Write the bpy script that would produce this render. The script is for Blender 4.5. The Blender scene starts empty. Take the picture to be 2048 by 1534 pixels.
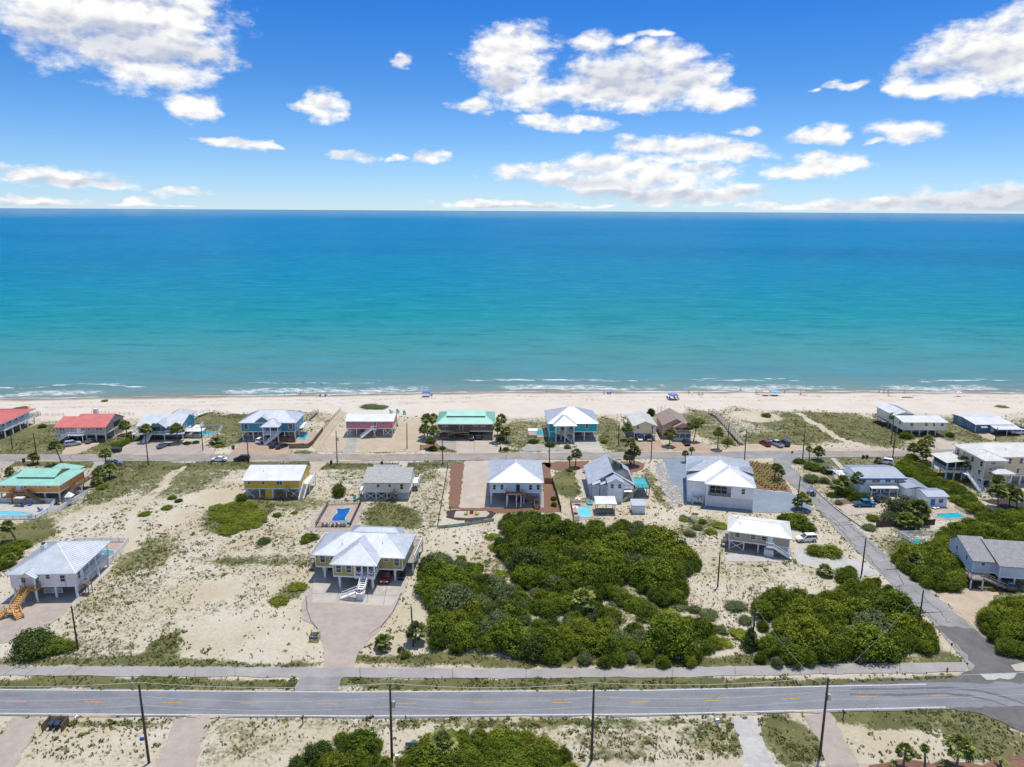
import bpy, bmesh, math, random
import numpy as np
from mathutils import Vector, Matrix

random.seed(7); RNG = np.random.default_rng(7)
SC = bpy.context.scene; COL = SC.collection
PI = math.pi

# ------------------------------------------------------------------ camera
FPX, CAMH = 1421.0, 75.0                       # focal length in photo pixels, drone height in metres
PITCH, ROLL = math.atan((767 - 420.5) / FPX), 0.0055
FW = Vector((0, math.cos(PITCH), -math.sin(PITCH))); R0 = Vector((1, 0, 0)); U0 = R0.cross(FW)
RT = R0 * math.cos(ROLL) + U0 * math.sin(ROLL); UP = U0 * math.cos(ROLL) - R0 * math.sin(ROLL)
cam_d = bpy.data.cameras.new('camera'); cam = bpy.data.objects.new('camera', cam_d); COL.objects.link(cam)
cam_d.sensor_width = 36.0; cam_d.lens = 36.0 * FPX / 2048; cam_d.clip_start = 1.0; cam_d.clip_end = 200000
m = Matrix.Identity(4)
for i in range(3): m[i][0], m[i][1], m[i][2] = RT[i], UP[i], -FW[i]
m[2][3] = CAMH
cam.matrix_world = m; SC.camera = cam

def ray(px, py): return FW + RT * ((px - 1024) / FPX) + UP * ((767 - py) / FPX)
def G(px, py, z=0.0):
    "where the sight line through a photo pixel meets the level z (surveying the place from the photo)"
    d = ray(px, py); t = (z - CAMH) / d.z
    return (d.x * t, d.y * t)

# ------------------------------------------------------------------ light
SUNV = Vector((0.13, 0.24, 1.0)).normalized()
sl = bpy.data.lights.new('sun', 'SUN'); sl.energy = 3.25; sl.angle = math.radians(0.55); sl.color = (1.0, 0.95, 0.865)
so = bpy.data.objects.new('sun', sl); COL.objects.link(so); so.rotation_euler = SUNV.to_track_quat('Z', 'Y').to_euler()
SC.view_settings.view_transform = 'Standard'; SC.view_settings.look = 'None'
SC.view_settings.exposure = 0.60; SC.view_settings.gamma = 1.0; SC.cycles.max_bounces = 5; SC.cycles.diffuse_bounces = 3; SC.cycles.glossy_bounces = 2; SC.view_settings.use_curve_mapping = False

def N(nt, typ, **kw):
    n = nt.nodes.new('ShaderNode' + typ)
    for k, v in kw.items():
        if k.startswith('i_'):
            key = k[2:]; key = int(key) if key.isdigit() else key
            n.inputs[key].default_value = v
        else: setattr(n, k, v)
    return n
def L(nt, a, b): nt.links.new(a, b)
def math_(nt, op, a, b=None, c=None, clamp=False):
    n = N(nt, 'Math', operation=op); n.use_clamp = clamp
    for i, v in enumerate((a, b, c)):
        if v is None: continue
        if isinstance(v, (int, float)): n.inputs[i].default_value = v
        else: L(nt, v, n.inputs[i])
    return n.outputs[0]
def mixc(nt, fac, a, b, mode='MIX'):
    n = N(nt, 'Mix', data_type='RGBA', blend_type=mode)
    for s, v in ((n.inputs[0], fac), (n.inputs[6], a), (n.inputs[7], b)):
        if isinstance(v, (int, float)): s.default_value = v
        elif isinstance(v, (tuple, list)): s.default_value = (*v[:3], 1)
        else: L(nt, v, s)
    return n.outputs[2]
def smooth(nt, v, a, b, lo=0.0, hi=1.0):
    n = N(nt, 'MapRange', interpolation_type='SMOOTHSTEP')
    L(nt, v, n.inputs[0]); n.inputs[1].default_value = a; n.inputs[2].default_value = b
    n.inputs[3].default_value = lo; n.inputs[4].default_value = hi
    return n.outputs[0]

# clouds of the photographed sky: bearing and elevation of each puff (surveyed as photo pixel, half width, half height)
CLOUDS = [(235,45,170,75),(310,95,110,65),(140,25,110,50),(300,145,80,28),(395,95,45,30),(370,30,40,40),(385,210,48,22),(352,200,32,14),(420,222,24,13),
 (645,214,42,26),(800,124,22,15),(420,284,40,7),(480,290,60,10),(545,293,20,7),(705,310,42,12),(862,314,30,12),(800,318,26,6),
 (50,346,55,13),(140,358,90,15),(215,370,42,9),(350,384,42,9),(60,404,85,9),(275,402,26,7),(250,412,80,5),(350,414,50,3),
 (1035,95,62,40),(985,112,58,42),(1040,130,60,40),(1010,168,55,34),(1070,190,70,26),(960,212,48,16),(1190,85,52,18),(1250,76,20,12),(1310,64,30,7),
 (1250,150,110,50),(1320,130,80,40),(1180,180,90,34),(1390,165,72,38),(1440,195,52,24),(1290,190,120,25),(1080,240,44,13),(1160,248,75,14),
 (1280,290,46,18),(1360,295,90,20),(1450,305,90,16),(1330,318,60,10),(1090,345,110,19),(1230,335,130,24),(1340,350,110,26),(1200,365,120,14),(1400,335,60,10),(1445,345,25,10),
 (1330,388,160,20),(1450,385,80,13),(980,408,120,7),(1080,410,60,6),(1180,413,50,4),
 (1650,268,42,18),(1500,262,26,8),(1810,262,50,18),(1740,283,14,6),(1660,325,60,18),(1610,340,70,16),(1690,332,48,13),(1640,312,40,8),
 (1805,165,36,24),(1840,180,30,12),(1960,95,90,42),(2040,90,70,62),(1930,165,55,24),(2010,140,60,30),(1900,120,40,20),(1690,168,26,7),(1640,178,14,4),
 (1590,413,90,9),(1700,412,80,10),(1820,402,120,8),(1960,398,110,22),(2030,388,50,18),(1900,420,180,8),(1750,420,150,7)]
GREYS = [(190,85,130,24),(330,110,130,20),(180,70,120,26),(1130,368,150,12),(1330,394,190,11),(1260,160,120,30),(1000,160,40,20),(1960,125,70,20),(2000,405,150,20),(1900,412,170,11),(2040,392,70,16),(60,411,90,7),(1000,415,150,5),(150,366,90,7)]
def bear(px, py):
    d = ray(px, py); return math.atan2(d.x, d.y), math.atan2(d.z, math.hypot(d.x, d.y))
def make_world():
    w = bpy.data.worlds.new('World'); SC.world = w; w.use_nodes = True; nt = w.node_tree; nt.nodes.clear()
    out = N(nt, 'OutputWorld'); bg = N(nt, 'Background')
    sky = N(nt, 'TexSky', sky_type='NISHITA', sun_disc=False, sun_elevation=math.asin(SUNV.z), sun_rotation=math.atan2(SUNV.x, SUNV.y),
            altitude=100, air_density=1.0, dust_density=0.0, ozone_density=4.0)
    tc = N(nt, 'TexCoord'); sep = N(nt, 'SeparateXYZ'); L(nt, tc.outputs['Generated'], sep.inputs[0])
    X, Y, Z = sep.outputs
    u = math_(nt, 'ARCTAN2', X, Y); hyp = math_(nt, 'SQRT', math_(nt, 'ADD', math_(nt, 'MULTIPLY', X, X), math_(nt, 'MULTIPLY', Y, Y)))
    v = math_(nt, 'ARCTAN2', Z, hyp)
    def comb(a, b, c=0.0):
        n = N(nt, 'CombineXYZ')
        for i, q in enumerate((a, b, c)):
            if isinstance(q, (int, float)): n.inputs[i].default_value = q
            else: L(nt, q, n.inputs[i])
        return n.outputs[0]
    # finer grain towards the horizon, as real cloud decks have
    def nz(scale, det, vec, rough=0.6, dist=0.0):
        n = N(nt, 'TexNoise', noise_dimensions='2D'); n.inputs['Scale'].default_value = scale; n.inputs['Detail'].default_value = det
        n.inputs['Roughness'].default_value = rough; n.inputs['Distortion'].default_value = dist; L(nt, vec, n.inputs['Vector']); return n.outputs[0]
    # the polarised, saturated blue of the photograph, by elevation
    rp = N(nt, 'ValToRGB'); cr = rp.color_ramp; L(nt, math_(nt, 'MULTIPLY', v, 2 / PI), rp.inputs[0])
    stops = [(0.0, (.34, .465, .71)), (.04, (.275, .40, .60)), (.10, (.15, .32, .535)), (.17, (.068, .27, .55)), (.40, (.78, .84, .92)), (1.0, (1.0, .98, .95))]
    while len(cr.elements) < len(stops): cr.elements.new(0.5)
    for e, (p, c) in zip(cr.elements, stops): e.position = p; e.color = (*c, 1)
    blue = mixc(nt, 1.0, sky.outputs[0], rp.outputs[0], 'MULTIPLY')
    uv = comb(u, v)
    vs = comb(math_(nt, 'MULTIPLY', u, 1.0), math_(nt, 'MULTIPLY', v, 1.9), 0.3)
    warp = N(nt, 'TexNoise', noise_dimensions='2D'); warp.inputs['Scale'].default_value = 22; warp.inputs['Detail'].default_value = 3; L(nt, vs, warp.inputs['Vector'])
    wv = N(nt, 'VectorMath', operation='MULTIPLY_ADD'); L(nt, warp.outputs['Color'], wv.inputs[0]); wv.inputs[1].default_value = (0.05, 0.018, 0); wv.inputs[2].default_value = (-0.025, -0.009, 0)
    uw = N(nt, 'VectorMath', operation='ADD'); L(nt, uv, uw.inputs[0]); L(nt, wv.outputs[0], uw.inputs[1])
    def field(lst, src):
        cur = None
        for (px, py, rx, ry) in lst:
            a, e = bear(px, py); ia = FPX / (rx * 1.06); ie = FPX / (ry * 1.06)
            q = N(nt, 'VectorMath', operation='MULTIPLY_ADD'); L(nt, src, q.inputs[0]); q.inputs[1].default_value = (ia, ie, 0); q.inputs[2].default_value = (-a * ia, -e * ie, 0)
            dd = N(nt, 'VectorMath', operation='DOT_PRODUCT'); L(nt, q.outputs[0], dd.inputs[0]); L(nt, q.outputs[0], dd.inputs[1])
            cur = dd.outputs['Value'] if cur is None else math_(nt, 'SMOOTH_MIN', cur, dd.outputs['Value'], 0.25)
        return math_(nt, 'MINIMUM', cur, 3.0)
    mfield = field(CLOUDS, uw.outputs[0]); gfield = field(GREYS, uw.outputs[0])
    n1 = nz(26, 7, vs, 0.62, 0.0)
    vs2 = comb(math_(nt, 'ADD', u, -0.006), math_(nt, 'MULTIPLY_ADD', v, 1.9, 0.014), 0.3); n2 = nz(26, 2.5, vs2, 0.5, 0.0); n3 = nz(26, 2.5, vs, 0.5, 0.0)
    S = math_(nt, 'ADD', math_(nt, 'MULTIPLY', math_(nt, 'SUBTRACT', 1.02, mfield), 1.3), math_(nt, 'MULTIPLY', math_(nt, 'SUBTRACT', n1, 0.5), 3.5))
    up = smooth(nt, v, 0.001, 0.004)
    al = math_(nt, 'MULTIPLY', smooth(nt, S, -0.45, 1.35), up)
    lit = math_(nt, 'MULTIPLY_ADD', math_(nt, 'ADD', math_(nt, 'SUBTRACT', n3, n2), math_(nt, 'MULTIPLY', math_(nt, 'SUBTRACT', n1, n3), .35)), 2.0, 0.80, clamp=True)
    lit = math_(nt, 'SUBTRACT', lit, math_(nt, 'MULTIPLY', smooth(nt, gfield, 1.6, 0.0), 0.62), clamp=True)
    ccol = mixc(nt, lit, (2.6, 2.75, 3.2), (4.6, 4.55, 4.45))
    L(nt, mixc(nt, al, blue, ccol), bg.inputs[0]); bg.inputs[1].default_value = 0.15
    # the same fair-weather cumulus goes on round the rest of the sky
    bg2 = N(nt, 'Background'); bg2.inputs[1].default_value = 0.15
    off = math_(nt, 'MAXIMUM', smooth(nt, math_(nt, 'ABSOLUTE', u), 0.8, 0.95), smooth(nt, v, 0.35, 0.45))
    S2 = math_(nt, 'MULTIPLY', math_(nt, 'SUBTRACT', nz(7, 4, vs, 0.6), 0.565), off)
    L(nt, mixc(nt, math_(nt, 'MULTIPLY', smooth(nt, S2, 0.0, 0.08), up), blue, (5.0, 5.0, 5.1)), bg2.inputs[0])
    inside = math_(nt, 'MULTIPLY', math_(nt, 'MULTIPLY', math_(nt, 'LESS_THAN', math_(nt, 'ABSOLUTE', u), 0.8), math_(nt, 'LESS_THAN', v, 0.35)), math_(nt, 'GREATER_THAN', v, -0.02))
    ms = N(nt, 'MixShader'); L(nt, inside, ms.inputs[0]); L(nt, bg2.outputs[0], ms.inputs[1]); L(nt, bg.outputs[0], ms.inputs[2]); L(nt, ms.outputs[0], out.inputs[0])
    w.cycles.sampling_method = 'MANUAL'; w.cycles.sample_map_resolution = 256
make_world()

# ------------------------------------------------------------------ materials
def lin(r, g, b):
    f = lambda c: (c / 255 / 12.92) if c / 255 <= 0.04045 else ((c / 255 + 0.055) / 1.055) ** 2.4
    return (f(r), f(g), f(b))
def ph(r, g, b, k=1.82):
    'base colour of a level sunlit surface that photographs as r, g, b'
    return tuple(c / k for c in lin(r, g, b))
MATS = {}
def mat(name, col, rough=0.6, var=0.12, scale=1.5, kind=None, metal=0.0, spec=0.5, col2=None, coat=0.0, pitch=0.2, trans=0.0):
    "one procedural material; kind adds relief: siding boards, shingles, planks, grit, ripples"
    if name in MATS: return MATS[name]
    mt = bpy.data.materials.new(name); mt.use_nodes = True; nt = mt.node_tree; b = nt.nodes['Principled BSDF']
    tc = N(nt, 'TexCoord'); geo = N(nt, 'NewGeometry')
    n1 = N(nt, 'TexNoise'); n1.inputs['Scale'].default_value = scale; n1.inputs['Detail'].default_value = 6; n1.inputs['Roughness'].default_value = .65
    L(nt, geo.outputs['Position'], n1.inputs['Vector'])
    dk = tuple(c * (1 - var * 1.6) for c in col); lt = tuple(min(1, c * (1 + var)) for c in col)
    if col2: dk, lt = col, col2
    c = mixc(nt, smooth(nt, n1.outputs[0], .3, .7), dk, lt)
    b.inputs['Roughness'].default_value = rough; b.inputs['Metallic'].default_value = metal; b.inputs['Specular IOR Level'].default_value = spec
    if coat: b.inputs['Coat Weight'].default_value = coat; b.inputs['Coat Roughness'].default_value = .08
    hgt = None; st = .3; dist = .02
    if kind in ('siding', 'planks', 'shingle'):
        sp = N(nt, 'SeparateXYZ'); L(nt, tc.outputs['Object'], sp.inputs[0])
        ax = sp.outputs[2] if kind != 'planks' else sp.outputs[0]
        fr = math_(nt, 'FRACT', math_(nt, 'DIVIDE', ax, pitch))
        hgt = fr; dist = .03; st = .5
        c = mixc(nt, smooth(nt, fr, .0, .12, .25, 0.0), c, tuple(q * .5 for q in col))
        if kind == 'shingle':
            n3 = N(nt, 'TexNoise'); n3.inputs['Scale'].default_value = 7; n3.inputs['Detail'].default_value = 3; L(nt, geo.outputs['Position'], n3.inputs['Vector'])
            c = mixc(nt, smooth(nt, n3.outputs[0], .35, .65, 0, .45), c, tuple(q * .6 for q in col))
    elif kind == 'grit':
        n3 = N(nt, 'TexNoise'); n3.inputs['Scale'].default_value = scale * 9; n3.inputs['Detail'].default_value = 5; n3.inputs['Roughness'].default_value = .8; L(nt, geo.outputs['Position'], n3.inputs['Vector'])
        c = mixc(nt, smooth(nt, n3.outputs[0], .35, .7, 0, .5), c, tuple(q * .62 for q in col)); hgt = n3.outputs[0]; st = .5; dist = .06
        n4 = N(nt, 'TexNoise'); n4.inputs['Scale'].default_value = .18; n4.inputs['Detail'].default_value = 4; L(nt, geo.outputs['Position'], n4.inputs['Vector'])
        c = mixc(nt, smooth(nt, n4.outputs[0], .4, .72, 0, .35), c, tuple(min(1, q * 1.25) for q in col))
    elif kind == 'ripple':
        n3 = N(nt, 'TexNoise'); n3.inputs['Scale'].default_value = 2.2; n3.inputs['Detail'].default_value = 3; L(nt, geo.outputs['Position'], n3.inputs['Vector'])
        hgt = n3.outputs[0]; st = .25; dist = .05
    elif kind == 'leaf':
        at = N(nt, 'Attribute', attribute_name='tint'); oi = N(nt, 'ObjectInfo')
        k = math_(nt, 'ADD', at.outputs['Fac'], math_(nt, 'MULTIPLY_ADD', oi.outputs['Random'], .5, -.25), clamp=True)
        c = mixc(nt, k, col, col2)
        n4 = N(nt, 'TexNoise'); n4.inputs['Scale'].default_value = .25; n4.inputs['Detail'].default_value = 2; L(nt, geo.outputs['Position'], n4.inputs['Vector'])
        c = mixc(nt, smooth(nt, n4.outputs[0], .4, .7, 0, .3), c, tuple(q * .6 for q in col))
    if hgt is not None:
        bp = N(nt, 'Bump'); bp.inputs['Strength'].default_value = st; bp.inputs['Distance'].default_value = dist; L(nt, hgt, bp.inputs['Height']); L(nt, bp.outputs[0], b.inputs['Normal'])
    L(nt, c, b.inputs['Base Color'])
    if kind == 'leaf':
        tl = N(nt, 'BsdfTranslucent'); L(nt, c, tl.inputs[0]); ms = N(nt, 'MixShader'); ms.inputs[0].default_value = .22
        L(nt, b.outputs[0], ms.inputs[1]); L(nt, tl.outputs[0], ms.inputs[2]); L(nt, ms.outputs[0], nt.nodes['Material Output'].inputs[0])
    MATS[name] = mt; return mt
def paint(name, rgb, kind=None, k=1.0, **kw):
    return mat(name, tuple(min(.86, c * k) for c in lin(*rgb)), rough=kw.pop('rough', .55), var=kw.pop('var', .06), scale=kw.pop('scale', .8), kind=kind, **kw)
WHITE = paint('white_paint', (232, 232, 230)); WHITE2 = paint('weathered_white_paint', (214, 216, 214), var=.12)
GLASS = mat('window_glass', (.018, .028, .04), rough=.06, var=.4, scale=.6, spec=.9)
DARKV = mat('dark_void', (.012, .012, .013), rough=.9)
WOODG = mat('grey_weathered_wood', lin(140, 132, 122), .8, .25, 2.5); WOODB = mat('brown_wood', lin(112, 88, 66), .75, .25, 2.5)
WOODY = mat('new_yellow_pine', lin(196, 146, 78), .65, .18, 2.5); POLEW = mat('creosote_pole', lin(74, 62, 54), .85, .3, 3)
METALR = mat('galvalume_roof', lin(182, 186, 191), .5, .08, .5, metal=.2); METALG = mat('grey_metal_roof', lin(156, 162, 170), .5, .06, .5, metal=.35)
WHITER = mat('white_metal_roof', lin(196, 197, 199), .5, .08, .4, spec=.4); CREAMR = mat('cream_roof', lin(196, 194, 186), .5, .08, .4)
REDR = mat('red_metal_roof', lin(190, 106, 100), .45, .08, .4, spec=.5); MINTR = mat('mint_metal_roof', lin(142, 188, 170), .45, .06, .4, spec=.5)
SHINGLE = mat('grey_shingle_roof', lin(158, 158, 154), .9, .12, 1.2, 'shingle', pitch=.35); SHINGLEB = mat('brown_shingle_roof', lin(138, 122, 112), .9, .12, 1.2, 'shingle', pitch=.35); SHINGLED = mat('charcoal_shingle_roof', lin(136, 134, 134), .9, .14, 1.2, 'shingle', pitch=.35)
CONC = mat('concrete', ph(214, 206, 192), .85, .12, .5, 'grit'); CONCD = mat('shaded_grey_concrete', ph(190, 184, 174), .85, .12, .5, 'grit')  # CONCD: shade under houses put into the concrete colour; also plain grey paving
BLACKM = mat('black_metal', (.02, .02, .022), .5, .2); STEEL = mat('galvanised_steel', (.45, .46, .47), .4, .1, metal=.8)
TEAL = paint('teal_plastic', (32, 150, 150)); BLUEP = paint('blue_plastic', (24, 70, 150)); REDP = paint('red_plastic', (190, 40, 40)); BINB = paint('navy_bin', (24, 38, 70))
POOLW = mat('pool_water', lin(34, 150, 160), .08, .12, .5, 'ripple', spec=.5); POOLB = mat('deep_blue_pool_water', lin(6, 84, 150), .08, .15, .4, 'ripple', spec=.5); POOLC = mat('pale_pool_water', lin(92, 178, 192), .08, .1, .5, 'ripple')

# ------------------------------------------------------------------ mesh building
class MB:
    def __init__(s): s.v = []; s.f = []
    def add(s, vs, fs):
        o = len(s.v); s.v += [tuple(p) for p in vs]; s.f += [tuple(i + o for i in q) for q in fs]; return s
    def box(s, x0, x1, y0, y1, z0, z1):
        return s.add([(x0,y0,z0),(x1,y0,z0),(x1,y1,z0),(x0,y1,z0),(x0,y0,z1),(x1,y0,z1),(x1,y1,z1),(x0,y1,z1)],
                     [(3,2,1,0),(4,5,6,7),(0,1,5,4),(1,2,6,5),(2,3,7,6),(3,0,4,7)])
    def bar(s, a, b, w, h=None, up=(0, 0, 1)):
        a, b = Vector(a), Vector(b); d = (b - a).normalized(); u = Vector(up)
        if abs(d.dot(u)) > .98: u = Vector((1, 0, 0))
        sx = d.cross(u).normalized() * (w / 2); sz = sx.cross(d).normalized() * ((h or w) / 2)
        return s.add([a - sx - sz, a + sx - sz, a + sx + sz, a - sx + sz, b - sx - sz, b + sx - sz, b + sx + sz, b - sx + sz],
                     [(3,2,1,0),(4,5,6,7),(0,1,5,4),(1,2,6,5),(2,3,7,6),(3,0,4,7)])
    def cyl(s, a, b, r0, r1=None, n=8):
        a, b = Vector(a), Vector(b); d = (b - a).normalized(); r1 = r0 if r1 is None else r1
        u = Vector((1, 0, 0)) if abs(d.x) < .9 else Vector((0, 1, 0)); p = d.cross(u).normalized(); q = d.cross(p)
        vs = [a + (p * math.cos(2*PI*i/n) + q * math.sin(2*PI*i/n)) * r0 for i in range(n)] + [b + (p * math.cos(2*PI*i/n) + q * math.sin(2*PI*i/n)) * r1 for i in range(n)]
        return s.add(vs, [(i, i + n, (i + 1) % n + n, (i + 1) % n) for i in range(n)] + [tuple(range(n)), tuple(range(2*n - 1, n - 1, -1))])
    def tube(s, pts, r, n=6):
        pts = [Vector(p) for p in pts]; rr = r if isinstance(r, (list, tuple)) else [r] * len(pts); o = len(s.v)
        for i, p in enumerate(pts):
            d = (pts[min(i + 1, len(pts) - 1)] - pts[max(i - 1, 0)]).normalized(); u = Vector((0, 0, 1)) if abs(d.z) < .9 else Vector((1, 0, 0))
            a = d.cross(u).normalized(); b = d.cross(a)
            for k in range(n): s.v.append(tuple(p + (a * math.cos(2*PI*k/n) + b * math.sin(2*PI*k/n)) * rr[i]))
        for i in range(len(pts) - 1):
            for k in range(n): s.f.append((o + i*n + k, o + i*n + (k+1) % n, o + (i+1)*n + (k+1) % n, o + (i+1)*n + k))
        s.f += [tuple(o + k for k in range(n))[::-1], tuple(o + (len(pts) - 1) * n + k for k in range(n))]; return s
    def slab(s, pts, t, dz=(0, 0, -1)):
        n = len(pts); q = [Vector(p) for p in pts]; d = Vector(dz) * t
        return s.add(q + [p + d for p in q], [tuple(range(n)), tuple(range(2*n - 1, n - 1, -1))] + [(i, i + n, (i + 1) % n + n, (i + 1) % n) for i in range(n)])
    def build(s, name, mt, parent=None, loc=None, smooth=False, kind=None, tint=None):
        me = bpy.data.meshes.new(name); me.from_pydata(s.v, [], s.f)
        if mt: me.materials.append(mt)
        bm = bmesh.new(); bm.from_mesh(me); bmesh.ops.recalc_face_normals(bm, faces=bm.faces); bm.to_mesh(me); bm.free()
        if smooth: me.polygons.foreach_set('use_smooth', [True] * len(me.polygons))
        return link(name, me, parent, loc, kind)
def link(name, me, parent=None, loc=None, kind=None):
    o = bpy.data.objects.new(name, me); COL.objects.link(o)
    if parent: o.parent = parent
    if loc is not None: o.location = loc
    if kind: o['kind'] = kind
    return o
def thing(name, label, cat, loc=(0, 0, 0), rz=0.0, group=None):
    o = bpy.data.objects.new(name, None); COL.objects.link(o); o.location = loc; o.rotation_euler = (0, 0, rz)
    return tag(o, label, cat, group)
def tag(o, label, cat, group=None):
    o['label'] = label; o['category'] = cat
    if group: o['group'] = group
    return o
def copy_tree(o, parent=None, loc=None, rz=None, scale=None, label=None, group=None):
    c = o.copy(); COL.objects.link(c); c.parent = parent
    if loc is not None: c.location = loc
    if rz is not None: c.rotation_euler = (0, 0, rz)
    if scale is not None: c.scale = scale
    if label: c['label'] = label
    if group: c['group'] = group
    for ch in o.children: copy_tree(ch, c)
    return c
SHARED = {}
def shared(key, name, fn, mt, parent, loc=None, rz=0.0, kind=None):
    "an alike piece: same mesh data again"
    k = (key, mt.name)
    if k in SHARED: o = link(name, SHARED[k], parent, loc, kind)
    else:
        mb = MB(); fn(mb); o = mb.build(name, mt, parent, loc, kind=kind); SHARED[k] = o.data
    o.rotation_euler = (0, 0, rz); return o

# ------------------------------------------------------------------ the lie of the land
SHORE = [(-2500, 150), (-900, 215), (-420, 256), (-207, 278), (-139, 283), (1, 294), (146, 298), (221, 297), (500, 290), (1200, 268), (2600, 235)]
def shore_y(x): return np.interp(x, [p[0] for p in SHORE], [p[1] for p in SHORE])
SEA = -0.45
EXCL = []           # footprints (world polygons) where nothing grows
def inpoly(X, Y, poly):
    r = np.zeros(np.shape(X), bool); n = len(poly)
    for i in range(n):
        (x1, y1), (x2, y2) = poly[i], poly[(i + 1) % n]
        if y1 == y2: continue
        c = ((y1 > Y) != (y2 > Y)) & (X < (x2 - x1) * (Y - y1) / (y2 - y1) + x1); r ^= c
    return r
def pts(*a): return [G(x, y) for x, y in a]
def zoom(z, *a):
    x0, y0, s = {'A': (0,760,3.933), 'B': (400,760,3.933), 'C': (820,760,3.933), 'D': (1180,760,3.933), 'E': (1528,760,3.933), 'F': (0,1040,3.933), 'H': (500,1000,3.933),
                 'I': (960,1000,3.933), 'J': (1400,1000,3.16), 'K': (0,1300,2.926), 'M': (600,1300,2.926), 'O': (1348,1300,2.926)}[z]
    return [(x0 + x / s, y0 + y / s) for x, y in a]
def densify(poly, step, jit, closed=True):
    out = []; n = len(poly)
    for i in range(n if closed else n - 1):
        a, b = Vector(poly[i]), Vector(poly[(i + 1) % n]); k = max(1, int((b - a).length / step))
        for j in range(k):
            p = a.lerp(b, j / k); nrm = Vector((-(b - a).y, (b - a).x)).normalized() if (b - a).length > 0 else Vector((0, 0))
            out.append(tuple(p + nrm * random.uniform(-jit, jit)))
    if not closed: out.append(tuple(poly[-1]))
    return out
def sheet(name, poly, mt, lvl, jit=.25, step=1.2, excl=True):
    "a flat spread of surfacing laid on the ground"
    p = densify(poly, step, jit) if jit else poly
    mb = MB(); mb.slab([(x, y, .004 * lvl) for x, y in p], .05); o = mb.build(name, mt, kind='structure')
    if excl: EXCL.append(poly)
    return o
def strip(name, top, bot, mt, lvl, excl=True, n=400):
    "a road between two surveyed edges (lists of world points along x)"
    def rs(e):
        e = [Vector(q) for q in e]; ds = [0]
        for a, b in zip(e, e[1:]): ds.append(ds[-1] + (b - a).length)
        out = []
        for i in range(n + 1):
            t = ds[-1] * i / n; out.append((float(np.interp(t, ds, [q.x for q in e])), float(np.interp(t, ds, [q.y for q in e]))))
        return out
    a, b = rs(top), rs(bot); mb = MB(); z = .004 * lvl; jj = lambda: random.gauss(0, .13)   # ragged, sand-strewn edges
    mb.add([(x, y + jj(), z) for x, y in a] + [(x, y + jj(), z) for x, y in b], [(i, i + 1, n + 2 + i, n + 1 + i) for i in range(n)])
    o = mb.build(name, mt, kind='structure')
    if excl: EXCL.append(a + b[::-1])
    return o, a, b

# ------------------------------------------------------------------ roads and surfacing
ASPH = mat('weathered_asphalt', ph(150, 151, 154), .85, .1, .22, 'grit'); ASPHS = mat('pale_cracked_asphalt', ph(172, 169, 166), .88, .16, .3, 'grit')
ASPHD = mat('fresh_dark_asphalt', ph(120, 117, 114), .85, .18, .5, 'grit'); PATHM = mat('bike_path_asphalt', ph(186, 181, 176), .88, .08, .3, 'grit')
YEL = mat('yellow_road_paint', ph(232, 164, 40), .7, .2, 3); WHT = mat('white_road_paint', ph(226, 226, 224), .7, .15, 3)
PINKG = mat('pink_shell_gravel', ph(202, 186, 172), .92, .1, .7, 'grit'); BLUEG = mat('blue_grey_gravel', ph(154, 168, 182), .92, .1, .8, 'grit'); WHITEG = mat('white_gravel', ph(216, 212, 204), .92, .12, 1.2, 'grit')
SANDY = mat('packed_sand', ph(216, 196, 168), .92, .08, .6, 'grit'); TANG = mat('tan_gravel', ph(204, 176, 150), .92, .1, .7, 'grit'); PALEC = mat('pale_pink_concrete', ph(216, 200, 182), .88, .07, .35, 'grit')
MULCH = mat('red_brown_mulch', ph(152, 112, 88), .95, .2, 2.0, 'grit'); MULCHD = mat('dark_mulch', ph(74, 62, 56), .95, .25, 2.0, 'grit')
LAWN = mat('lawn_turf', ph(140, 146, 78), .95, .2, .6, 'grit'); PAVER = mat('tan_paver_deck', ph(206, 184, 164), .85, .1, .8, 'grit')

far = 620
def ext(p, q, d): # continue an edge beyond the picture
    a, b = Vector(p), Vector(q); return tuple(b + (b - a).normalized() * d)
def edge(px, left=far, right=far):
    w = pts(*px); return [ext(w[1], w[0], left)] + w + [ext(w[-2], w[-1], right)]
HT = [(0, 1377.6), (700, 1382.4), (1300, 1379), (1640, 1371), (1895, 1366)]; HB = [(0, 1431), (700, 1436), (1300, 1432.2), (1640, 1424), (1895, 1418)]
o, ha, hb = strip('highway', edge(HT), edge(HB), ASPH, 5)
S2T = [(0, 908.7), (660, 908.2), (1000, 906.2), (1340, 903.4), (1700, 900.6), (2048, 897.5)]; S2B = [(0, 922.7), (660, 922.2), (1000, 920), (1340, 917), (1700, 914.4), (2048, 911)]
o, sa, sb = strip('beach_road', edge(S2T), edge(S2B), ASPHS, 5)
SWT = [(0, 1332.5), (500, 1334), (1000, 1337), (1300, 1336.9), (1587, 1329.5), (1935, 1323.5)]; SWB = [(0, 1351), (560, 1354), (1000, 1356.6), (1300, 1355), (1587, 1349), (1930, 1343.5)]
strip('bike_path', [ext(pts(*SWT)[1], pts(*SWT)[0], far)] + pts(*SWT), [ext(pts(*SWB)[1], pts(*SWB)[0], far)] + pts(*SWB), PATHM, 4)
SSL = [(1546, 914), (1549, 938), (1580, 967), (1621, 1000), (1669, 1057), (1716, 1104), (1764, 1149), (1811, 1196), (1859, 1236), (1896, 1284), (1930, 1320), (1942, 1350), (1950, 1368)]
SSR = [(1592, 914), (1580, 930), (1600, 951), (1661, 1006), (1691, 1035), (1725, 1066), (1766, 1104), (1813, 1149), (1877, 1196), (1940, 1250), (2001, 1298), (2040, 1325), (2090, 1368)]
o, la, lb = strip('side_street', pts(*SSL), pts(*SSR), ASPHS, 4)
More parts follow.
